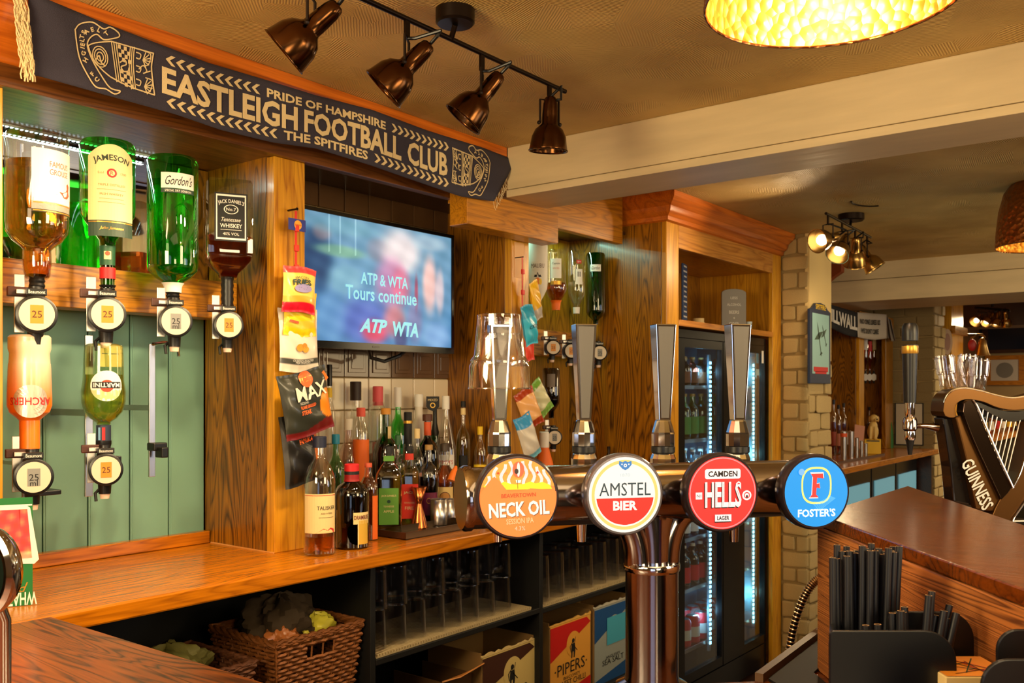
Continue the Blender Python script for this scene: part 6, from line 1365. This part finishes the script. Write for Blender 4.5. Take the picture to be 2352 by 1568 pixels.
put('base', cdl(B().prism([(.30,.856-.95),(.452,.856-.95),(.452,.997-.95),(.351,.997-.95)], 0, .004)), blackp, cd)
cd2 = thing('bar_caddy', 'second black plastic caddy cut by the bottom right corner', 'caddy', cw(.352, .95, .9505), CAMROT)
put('divider', cdl(wallp(.432, .470, .80, .202, .018, .01)), blackp, cd2, bevel=.001); put('front_wall', cdl(wallp(.385, .475, .735, .195, .022, .01)), blackp, cd2, bevel=.001)
put('base', cdl(B().box(.385, .474, .739-.95, .80-.95, 0, .004)), blackp, cd2)
nk = thing('napkin_stack', 'stack of printed orange napkins between the caddies', 'napkins', cw(.425, .868, .9505), CAMROT)
put('napkins', B().box(-.030, .035, -.034, .030, .0, .150), cream_p, nk, bevel=.001)
f = pr('top_print', rect(.062, .062), lambda a_, b_: (a_+.0025, b_-.002, .1508), flat(226,140,40), nk)
for i in range(14): pr('print_mark', line2([(rr.uniform(-.028,.02), rr.uniform(-.028,.028)) for _ in range(2)], .0012), lambda a_, b_: (a_+.0025, b_-.002, .1513), [brown, dgreen, red][i % 3], f)
strawm = mat('black paper straw', srgb(20,21,30), .45); strawend = mat('straw end', srgb(190,150,100), .7)
def straw(label, base, top, r_=.0034, grp=''):
    base, top = Vector(base), Vector(top); t = thing('straw', label, 'straw', base, 0, grp); d_ = top-base
    put('tube', B().tube([(0,0,0), d_], r_, 10, cap=False), strawm, t, smooth=True)
    n_ = d_.normalized(); q = n_.to_track_quat('Z','Y').to_matrix(); b = B().add([q @ Vector((r_*k*math.cos(a), r_*k*math.sin(a), 0))+d_ for k in (1, .72) for a in [2*PI*i/10 for i in range(10)]], [(i, (i+1) % 10, 10+(i+1) % 10, 10+i) for i in range(10)])
    put('cut_end', b, strawend, t)
rs = random.Random(21)
for i in range(38):
    f_ = (i*.618) % 1; d_ = .925+.062*(i/38); X = (.352+.060*f_)*d_
    fan = .004*f_+(.020*(f_-.5) if f_ > .6 else 0); zt = CZ-(.1795-.006*f_)*d_+rs.uniform(-.004,.004)
    Xt = X+fan+rs.uniform(-.002,.002); 
    if i % 9 == 4: Xt += .004; zt += .007
    Xt = min(Xt, .4460-.0*d_)
    straw('long black paper straw in the tall bundle', cw(X, d_, .9555), cw(Xt, d_+.008, zt), grp='long black straws in the caddy')
for i, (X, Xt, dt, zt) in enumerate([(.345,.338,0,1.128),(.35,.342,.0,1.120),(.352,.346,0,1.132),(.356,.351,0,1.116),(.360,.356,.0,1.134),(.37,.372,0,1.144),(.374,.377,0,1.148),(.378,.381,0,1.146),(.382,.384,0,1.150),(.384,.404,0,1.163),(.388,.409,0,1.166),(.378,.414,0,1.142),(.382,.419,0,1.148),(.386,.423,0,1.140),(.380,.428,0,1.152),(.384,.431,0,1.146)]):
    straw('short black cocktail straw in front of the tall bundle, %s from the left' % ORD[i], cw(X, .880+.004*(i % 3), .9555), cw(Xt, .888+.004*(i % 3), zt), grp='short black straws in the caddy')
# braided hose and black tub behind the bar
hs = [(1812,1530),(1814,1490),(1824,1435),(1842,1382),(1862,1346),(1882,1328),(1905,1322),(1930,1330),(1945,1350)]
hp_ = [onD(u, v, 1.66) for u, v in curve(hs, 6)]
t = thing('braided_hose', 'ribbed metal hose arching up behind the raised box', 'hose', hp_[0]); h0 = Vector(hp_[0])
put('core', B().tube([p-h0 for p in hp_], .0062, 10), dark_met, t, smooth=True)
b = B()
for i in range(len(hp_)-1):
    for k in range(1):
        c_ = hp_[i].lerp(hp_[i+1], k/2)-h0; tg_ = (hp_[i+1]-hp_[i]).normalized(); q = tg_.to_track_quat('Z','Y').to_matrix()
        b.tube([c_+q @ Vector((.0068*math.cos(a), .0068*math.sin(a), 0)) for a in [2*PI*j/10 for j in range(11)]], .0016, 5, cap=False)
put('ribs', b, mat('hose brass', srgb(226,196,150), .3, 1), t, smooth=True)['kind'] = 'stuff'
tb = None
if False: tb = thing('black_tub', 'black round tub behind the bar edge under the hose', 'tub', cw(.60, 1.80, .0)); put('tub', B().lathe([(.10,0),(.12,.9),(.125,1.04),(.12,1.05)], 28), black, tb, smooth=True); put('rim', B().tube([(.122*math.cos(a), .122*math.sin(a), 1.05) for a in [2*PI*i/32 for i in range(33)]], .004, 6), dark_met, tb)
# round badge edge-on at the left border
lp = onD(-50, 1310, .98); t = thing('tap_lens', 'round chrome-rimmed dark badge cut off by the left edge', 'tap badge', lp, CAMROT-.35)
put('housing', B().lathe([(.035,-.022),(.046,-.016),(.052,-.004),(.052,.003),(.047,.006),(.044,.004)], 48).rot(PI/2, 'X'), chrome, t, smooth=True)
f = pr('face', disc(.0435, 40, 1), fl(.0, -.0062), mat('dark badge face', srgb(14,22,18), .1), t); pr('print', rect(.018,.016), fl(.0, -.0068, .022, .008), flat(110,100,90), f)
put('stem', B().tube([(0,.014,-.02),(0,.03,-.06),(0,.03,.9505-lp.z)], .009, 12), chrome, t, smooth=True)
# ================================================================ pillar sign, scarves, things on the second back bar
a, b_ = onY(1861, 700, 1.572), onY(1908, 700, 1.572); w_ = b_.x-a.x; s = dep(a)/F; z1_, z0_ = CZ+(V0-690)*s, CZ+(V0-880)*s; hh = z1_-z0_
t = thing('pump_sign', 'tall blue beer sign with crossed aeroplanes on the brick pillar', 'sign', ((a.x+b_.x)/2, 1.572, z0_))
pts = [(-w_/2,0),(w_/2,0),(w_/2,hh*.90),(w_*.35,hh*.93),(w_*.22,hh*.985),(0,hh),(-w_*.22,hh*.985),(-w_*.35,hh*.93),(-w_/2,hh*.90)]
bd = put('board', B().plate(pts, 0, .014), flat(40,52,80), t, bevel=.002)
f = pr('picture', rect(w_*.82, hh*.74), fl(.0008, 0, 0, hh*.49), flat(150,196,196), bd)
def plane(cx, cz, an, k):
    return S2().join(poly([(-.004,-.10),(.004,-.10),(.007,.06),(0,.10),(-.007,.06)])).join(poly([(-.075,.02),(-.01,.035),(.01,.035),(.075,.02),(.01,.0),(-.01,.0)])).join(poly([(-.025,-.09),(.025,-.09),(.003,-.075),(-.003,-.075)])).sc(k, k).rot(an).mv(cx, cz)
pr('aeroplane', plane(-w_*.08, hh*.55, .35, .9), fl(.0014), flat(60,84,70), f); pr('aeroplane', plane(w_*.16, hh*.60, .55, .62), fl(.0018), flat(70,90,80), f)
pr('lettering', txt('SPITFIRE', .026, w_*.5, bold=.02), fl(.0010, 0, 0, hh*.945), yellow, bd); pr('lettering', rect(w_*.7, .024), fl(.0014, 0, 0, hh*.175), red, f); pr('lettering', rect(w_*.55, .012), fl(.0014, 0, 0, hh*.135), red, f)
# football scarf and white flag over the second bay
def pl(u, v, y): return onY(u, v, y)
def sheet(name, label, cat, quad, y, m, texts, fold=.006, th=.003, grp=None):     # quad: tl, tr, br, bl pixels
    tlp, trp, brp, blp = [Vector((q[0], q[1])) for q in quad]; c_ = onY((quad[0][0]+quad[2][0])/2, (quad[0][1]+quad[2][1])/2, y); t = thing(name, label, cat, c_)
    def sf(s, q, off=0):
        top = tlp.lerp(trp, s); bot = blp.lerp(brp, s); p = bot.lerp(top, q)
        sag = 0; return onY(p.x, p.y+4*math.sin(PI*s)*(1-q), y-off+fold*math.sin(s*9+q*2)*(1-.5*q))-c_
    put('cloth', B().grid(lambda s, q: sf(s, q), 30, 8), m, t, smooth=True, solid=th)
    for tx, s0, s1, qc, qh, mm, bo in texts:
        sh = txt(tx, qh, s1-s0, bold=bo); pr('lettering', sh, lambda a_, b2: sf((s0+s1)/2+a_, qc+b2, .006), mm, t)
    return t
sheet('football_scarf', 'black and white football scarf reading MILLWALL beyond the pillar', 'scarf', [(1909,699),(1970,718),(1971,775),(1909,752)], 1.86, flat(30,32,38,.8), [('MILLWALL', -.18, .98, .55, .55, white, .04)])
sheet('football_flag', 'white cloth with dark words beside the black scarf', 'flag', [(1969,717),(2037,722),(2037,777),(1971,774)], 1.855, flat(206,196,180,.8), [('NO ONE LIKES US', .10, .78, .66, .20, ink, .04), ('WE DONT CARE', .12, .72, .30, .20, ink, .04)])
t = sheet('scarf_end', 'bunched striped scarf end at the right of the white cloth', 'scarf', [(2037,728),(2046,735),(2056,782),(2040,776)], 1.85, flat(150,140,130,.8), [], fold=.015)
put('backing', B().box(-.001, .001, 0, .002, 0, .002), ink, t)
# bottles in the far optics
fcol = [('amber', amberd), ('pink', liquid('far pink', (.95,.3,.25))), ('yellow', yell), ('red', liquid('far red', (.8,.05,.04))), ('orange', orl), ('clear', clearl)]
caps_ = [white, flat(120,170,210), gold, red, flat(90,60,40), flat(200,200,196)]
for i in range(6):
    u = 1988+i*9.5; v1 = 768+(i % 2)*6; a = onY(u, 850, 2.02); s = dep(a)/F; H = (850-v1)*s
    t = bottle('inverted spirit bottle, %s from the left in the far optics' % ['first','second','third','fourth','fifth','sixth'][i], a, H, 6.8*s, clear2, fcol[i][1], .75, prof=IP, inv=True, rz=facecam(a), n=14, labs=[dict(z=.72, h=H*.3, w=10*s, m=[white, red, cream, flat(170,190,206), ink, white][i])])
    a2 = onY(u, 866, 2.0); r_ = 5.5*dep(a2)/F
    t = thing('spirit_measure', 'tiny white-faced measure, %s in the far optics' % ['first','second','third','fourth','fifth','sixth'][i], 'optic', a2, facecam(a2), 'measures in the far optics')
    put('body', B().lathe([(r_*.3,-r_*2.6),(r_*.5,-r_*1.4),(r_*.55,r_*1.2),(r_*.35,r_*2.6)], 12).mv(0, r_*.6, 0), black, t, smooth=True); pr('dial_face', disc(r_, 20, 1, 1, 1.5), fl(0, -.004), white, t)
pl_ = onY(2010, 860, 2.05); tag(put('optic_rail', B().box(-.30, .28, 0, .03, -.02, .02), oak_rail, loc=(pl_.x, 2.07, pl_.z)), 'oak rail carrying the far optics', 'rail')
# things on the far worktop
def fw(u, y): p = onY(u, 1000, y); p.z = .9505; return p
def fbt(label, u, y, vtop, wpx, glass, liq, cap, lab=None, prof=STD):
    p = fw(u, y); s = dep(p)/F; H = CZ+(V0-vtop)*s-.9505
    return bottle(label, p, H, wpx/2*s, glass, liq, .6, prof, rz=facecam(p), cap=(cap, .08, 1.25), n=14, labs=[dict(z=.3, h=H*.25, w=wpx*.8*s, m=lab)] if lab else ())
for i, (u, vt, cp_, lb, nm) in enumerate([(1915,918,navy,flat(150,60,40),'dark capped bottle right beside the pillar on the far worktop'),(1926,930,ink,flat(190,110,80),'bottle with tan label second from the pillar'),(1938,926,flat(40,30,30),flat(140,90,70),'bottle with brown label third from the pillar'),(1949,930,flat(60,24,24),white,'bottle with white label fourth from the pillar')]):
    fbt(nm, u, 1.98, vt, 15, clear2, amberd, cp_, lb)
fbt('tall dark bottle behind the dog figure', 2027, 1.99, 925, 16, gg2, darkl, white, flat(70,80,50)); fbt('thin dark bottle left of the dog figure', 1997, 2.05, 935, 11, clear2, darkl, ink); fbt('orange liqueur bottle before the framed notice', 2070, 1.93, 965, 17, clear2, orl, ink, flat(230,110,40)); fbt('clear bottle beside the framed notice', 2118, 1.84, 938, 11, clear2, clearl, steel); fbt('clear glass bottle half behind the stout tap', 2103, 1.86, 975, 14, clear2, clearl, steel)
def fcup(label, u, y, vtop, wpx, m, band=None):
    p = fw(u, y); s = dep(p)/F; H = CZ+(V0-vtop)*s-.9505; t = thing('metal_tumbler', label, 'tumbler', p, 0, 'metal tumblers on the far worktop'); r_ = wpx/2*s
    put('cup', B().lathe([(r_*.85,0),(r_,H)], 22), m, t, smooth=True)
    if band: put('band', B().lathe([(r_*.985,H*.80),(r_*1.02,H*.93)], 22, False), band, t)
    put('lip', B().tube([(r_*math.cos(a_), r_*math.sin(a_), H) for a_ in [2*PI*i/22 for i in range(23)]], .0012, 5), chrome, t)
fcup('tall steel shaker with an orange band', 1938, 1.80, 990, 15, steel, flat(226,90,40)); fcup('tall plain steel shaker beside the orange banded one', 1955, 1.83, 990, 14, steel); fcup('short steel cup before the pink card', 1968, 1.76, 1005, 9, steel); fcup('short steel cup left of the yellow box', 1979, 1.78, 1012, 8, steel); fcup('shortest steel cup beside the yellow box', 1989, 1.77, 1018, 8, steel)
tr2 = fw(1950, 1.74); t = thing('bar_tray', 'flat tray under the steel cups on the far worktop', 'tray', (tr2.x-.10, 1.715, .9506)); put('tray', B().box(-.28, .75, 0, .010, 0, .012), brown, t); put('base', B().box(-.28, .75, .0105, .03, 0, .002), brown, t)
p = fw(1972, 1.86); s = dep(p)/F; t = thing('card', 'small pink card standing among the steel cups', 'card', p, facecam(p)+.2); put('sheet', B().plate([(-10*s,(1040-1005)*s*.6),(9*s,.03),(14*s,66*s),(-8*s,70*s)], 0, .002), flat(206,140,110), t); put('easel', B().box(-.004,.004,.002,.02,0,.10), brown, t)
# collecting-box dog
p = fw(2005, 1.82); s = dep(p)/F; t = thing('dog_figure', 'cream sitting dog figure on a yellow collecting box on the far worktop', 'figurine', p, facecam(p)); cr = mat('cream dog', srgb(226,190,110), .5, bump=.3, scale=80)
zb_ = (1038-1003)*s*.95; bxp = put('box', B().box(-18*s, 17*s, -.04, .06, 0, zb_), flat(236,190,40), t, bevel=.003); pr('band', rect(28*s, .008), fl(.001, -.04, 0, zb_*.9), navy, bxp)
b = B(); b.ball((0,.012,zb_+.058), .040, 16, (.95,1,1.0)); b.v = [Vector((v.x, v.y, v.z)) for v in b.v]
def blob(c_, rx, ry_, rz_): b_ = B().ball((0,0,0), 1, 14); b_.sc(rx, ry_, rz_); return b_.mv(*c_)
body = blob((0,.012,zb_+.050), .036, .042, .056); body.join(blob((.002,-.008,zb_+.085), .027, .026, .040)); put('body', body, cr, t, smooth=True)
hd = blob((.006,-.012,zb_+.138), .027, .028, .027); hd.join(blob((.018,-.038,zb_+.130), .013, .018, .011)); put('head', hd, cr, t, smooth=True); put('nose', B().ball((.026,-.056,zb_+.134), .005, 8), ink, t, smooth=True)
for s_ in (-1, 1): put('ear', blob((.006+.026*s_,-.006,zb_+.134), .007, .013, .020), mat('ear tan', srgb(206,160,84), .5), t, smooth=True); put('leg', B().tube([(.013*s_,-.026,zb_+.085),(.015*s_,-.034,zb_+.030),(.015*s_,-.038,zb_+.006)], [.011,.009,.010], 10), cr, t, smooth=True); put('eye', B().ball((.010+.010*s_,-.036,zb_+.144), .0028, 6), ink, t); put('paw', blob((.016*s_,-.044,zb_+.006), .012, .016, .007), cr, t, smooth=True)
p = fw(2047, 1.90); tag(put('green_bottle', B().lathe([(.016,0),(.016,.06),(.010,.14),(.004,.19)], 14), flat(50,120,50), loc=p, smooth=True), 'green plastic squeeze bottle beside the dark bay post', 'bottle')
# framed notice on the partition
a, b_ = onX(2056, 975, 7.088), onX(2121, 975, 7.088); sz = dep((a+b_)/2)/F; z1_, z0_ = CZ-(925-900)*sz, CZ-(1022-900)*sz
t = thing('framed_notice', 'thin black frame with a pale notice on the brick partition', 'picture', (7.088, a.y, z0_))
w_ = a.y-b_.y; put('notice', B().box(0, .004, -w_+.006, -.006, .006, z1_-z0_-.006), flat(196,184,160), t); put('frame', B().box(-.004, .006, -.006, 0, 0, z1_-z0_).join(B().box(-.004, .006, -w_, -w_+.006, 0, z1_-z0_)).join(B().box(-.004, .006, -w_+.006, -.006, 0, .006)).join(B().box(-.004, .006, -w_+.006, -.006, z1_-z0_-.006, z1_-z0_)), ink, t)
# lit fridge fronts under the far worktop
uf = thing('under_counter_fridge', 'row of dark under-counter fridges with pale cyan lit doors', 'fridge', (4.80, 1.70, 0))
put('case', B().box(0, 2.22, .06, .44, .085, .905), mat('teal dark case', srgb(16,34,44), .4), uf)
for i in range(4):
    x0 = .02+i*.55; put('door', B().box(x0, x0+.53, .022, .058, .10, .885), blk, uf, bevel=.002)
    put('door_glass', B().box(x0+.05, x0+.48, .014, .0215, .16, .80), glow('fridge window', srgb(120,176,186), .55), uf)
    put('bottle_silhouettes', B().box(x0+.05, x0+.48, .0, .0005, .16, .161), blk, uf); put('handle', B().box(x0+.03, x0+.042, -.004, .0215, .3, .7), steel, uf)
# ================================================================ the room beyond
t = thing('oak_block', 'pale oak column block in the far room', 'column', (7.95, 1.75, .95)); put('block', B().box(-.30, .10, -.12, .3, 0, 1.19), oak_pale, t); put('moulding', B().box(-.32, .12, -.15, -.121, .86, .92), oak_x, t); put('shelf', B().box(-.34, -.301, -.12, .2, .80, .84), flat(40,90,150), t)
q = onD(2176, 785, 6.9); s = 6.9/F; t = thing('paddle_sign', 'tall oval pale sign on the bright brick edge', 'sign', q, CAMROT); put('plaque', B().plate([(12*s*math.cos(a), 30*s*math.sin(a)) for a in [2*PI*i/28 for i in range(28)]], 0, .02), flat(190,160,130), t); put('mark', disc(1, 20, 1, 7*s, 20*s).map(fl(.001)), flat(160,120,100), t)
q = onD(2256, 790, 7.4); s = 7.4/F; t = thing('bell', 'brass bell on a curled bracket beside the oak block', 'bell', q, CAMROT)
put('bell_cup', B().lathe([(17*s,-26*s),(14*s,-20*s),(10*s,-4*s),(8*s,8*s),(3*s,14*s)], 24), mat('bell brass', srgb(206,170,110), .3, 1), t, smooth=True); put('bracket', B().tube([(-26*s,.0,12*s),(-14*s,0,22*s),(0,0,22*s),(6*s,0,16*s),(0,0,12*s)], 2.6*s, 8), mat('bell brass', (0,0,0)), t, smooth=True); rm = Matrix.Rotation(-CAMROT, 3, 'Z'); e_ = rm @ (Vector((8.052, 1.66, q.z+22*s))-q); put('wall_arm', B().tube([(0,0,22*s), e_], 2.2*s, 8), dark_met, t, smooth=True); put('bow', blob((-20*s,.02,-2*s), 10*s, .02, 14*s), flat(150,24,30), t, smooth=True)
q = onX(2308, 850, 11.88); s = dep(q)/F
t = thing('framed_picture', 'oak framed pale picture on the far wall', 'picture', q, PI/2*-1); W_, H_ = 30*s*1.35, 34*s
put('frame', B().box(-W_, W_, -.02, .0, -H_, -H_+.05).join(B().box(-W_, W_, -.02, 0, H_-.05, H_)).join(B().box(-W_, -W_+.06, -.02, 0, -H_+.05, H_-.05)).join(B().box(W_-.06, W_, -.02, 0, -H_+.05, H_-.05)), oak_x, t); put('print', B().box(-W_+.06, W_-.06, -.012, -.004, -H_+.05, H_-.05), flat(190,186,180), t); pr('mark', disc(.09, 20, 1), fl(.0, -.014), grey, t)
q = onX(2300, 790, 11.85); t = thing('dark_window', 'dark window with a blue streak high on the far wall', 'window', (11.87, q.y, 1.87), -PI/2)
put('pane', B().box(-1.1, .55, -.01, 0, -.02, .26), mat('night pane', srgb(28,34,52), .1), t); put('frame', B().box(-1.15, .6, -.03, -.011, -.06, -.021).join(B().box(-.20, -.14, -.03, -.011, -.02, .26)), dark_w, t); put('blue_streak', B().plate([(.28,.02),(.42,.0),(.34,.25),(.28,.25)], -.013, -.0105), flat(50,110,190), t)
for i, u in enumerate((2248, 2272, 2290, 2310)):
    q = onZ(u, 722, 2.06); d_ = 7.6; q = onD(u, 712+i*2, d_); spotlamp(['first','second','third','last'][i]+' small spot lamp in the far room, counting from the oak block', q.x, q.y, 2.06, [(-.8,.3,-.5),(-.5,.4,-.7),(-.2,.2,-.9),(.4,.0,-.8)][i], 1.0, 'spot lamps in the far room', m=brassm, power=(14,0,14,0)[i], spot=130)
q = onD(2280, 705, 7.6); t = tag(put('ceiling_track', B().tube([onD(2240,706,7.6)-q, onD(2318,712,7.6)-q], .012, 8).join(B().tube([(0,0,0),(0,0,2.14-q.z)], .012, 6)), dark_met, loc=q), 'short dark lamp rail on the far room ceiling', 'light rail')
# bottles behind the harp strings
for i, (u, vt, m_, lq, lb) in enumerate([(2262,1000,gg2,darkl,'dark bottle behind the harp strings, leftmost'),(2276,1020,clear2,pinkl,'pink bottle behind the harp strings'),(2290,990,clear2,amber,'amber bottle behind the harp strings'),(2303,1010,clear2,clearl,'clear bottle with a white top behind the harp strings'),(2318,985,clear2,orl,'orange bottle behind the harp strings, rightmost'),(2334,1000,gg2,darkl,'green bottle at the right behind the harp')]):
    p = onD(u, 1000, 6.6); p.z = .9505; p.y = max(p.y, 1.66) if False else p.y
    p = onY(u, 1000, 1.72); p.z = .9505; s = dep(p)/F; H = .30
    bottle(lb, p, H, .038, m_, lq, .6, STD, rz=facecam(p), n=14, cap=([white, red, gold, white, ink, navy][i], .1, 1.3), labs=[dict(z=.3, h=.08, w=.055, m=[cream, white, red, white, yellow, cream][i])])
# glowing window-shaped panels, added behind the camera for bluish reflections in the chrome
wn = struct('reflection_panel_1', B().box(-2.195, -2.17, -2.2, -.9, .8, 1.9), glow('glowing pane', (.62,.75,1), 2.6), label='glowing window panel added behind the camera for reflections')
put('panel_frame', B().box(-2.17, -2.14, -2.25, -.85, .75, .80).join(B().box(-2.17, -2.14, -2.25, -.85, 1.9, 1.95)).join(B().box(-2.17, -2.14, -1.58, -1.52, .8, 1.9)), cream_wall, wn)
wn = struct('reflection_panel_2', B().box(3.4, 4.8, -3.195, -3.17, .95, 1.95), glow('glowing pane', (0,0,0), 1), label='second glowing window panel added behind the camera for reflections')
put('panel_frame', B().box(3.35, 4.85, -3.17, -3.14, .90, .95).join(B().box(3.35, 4.85, -3.17, -3.14, 1.95, 2.0)).join(B().box(4.08, 4.12, -3.17, -3.14, .95, 1.95)), cream_wall, wn)
q = onZ(2000, 462, 2.139); t = tag(put('ceiling_ring', B().tube([(.11*math.cos(a), .07*math.sin(a), 0) for a in [PI*i/20 for i in range(14)]], .004, 6), dark_met, loc=q), 'dark curved cable on the ceiling above the small spot rail', 'cable')

q = onX(1917, 618, 5.62); t = tag(put('wall_bracket', B().plate([(-.06,.05),(.05,.05),(.05,-.02),(.0,-.05),(-.05,-.09)], 0, .05), mat('red brown timber', srgb(140,66,30), .5), loc=(q.x-.02, q.y, q.z), bevel=.004), 'small red-brown timber bracket at the far beam beside the pillar', 'bracket'); t.rotation_euler.z = -PI/2
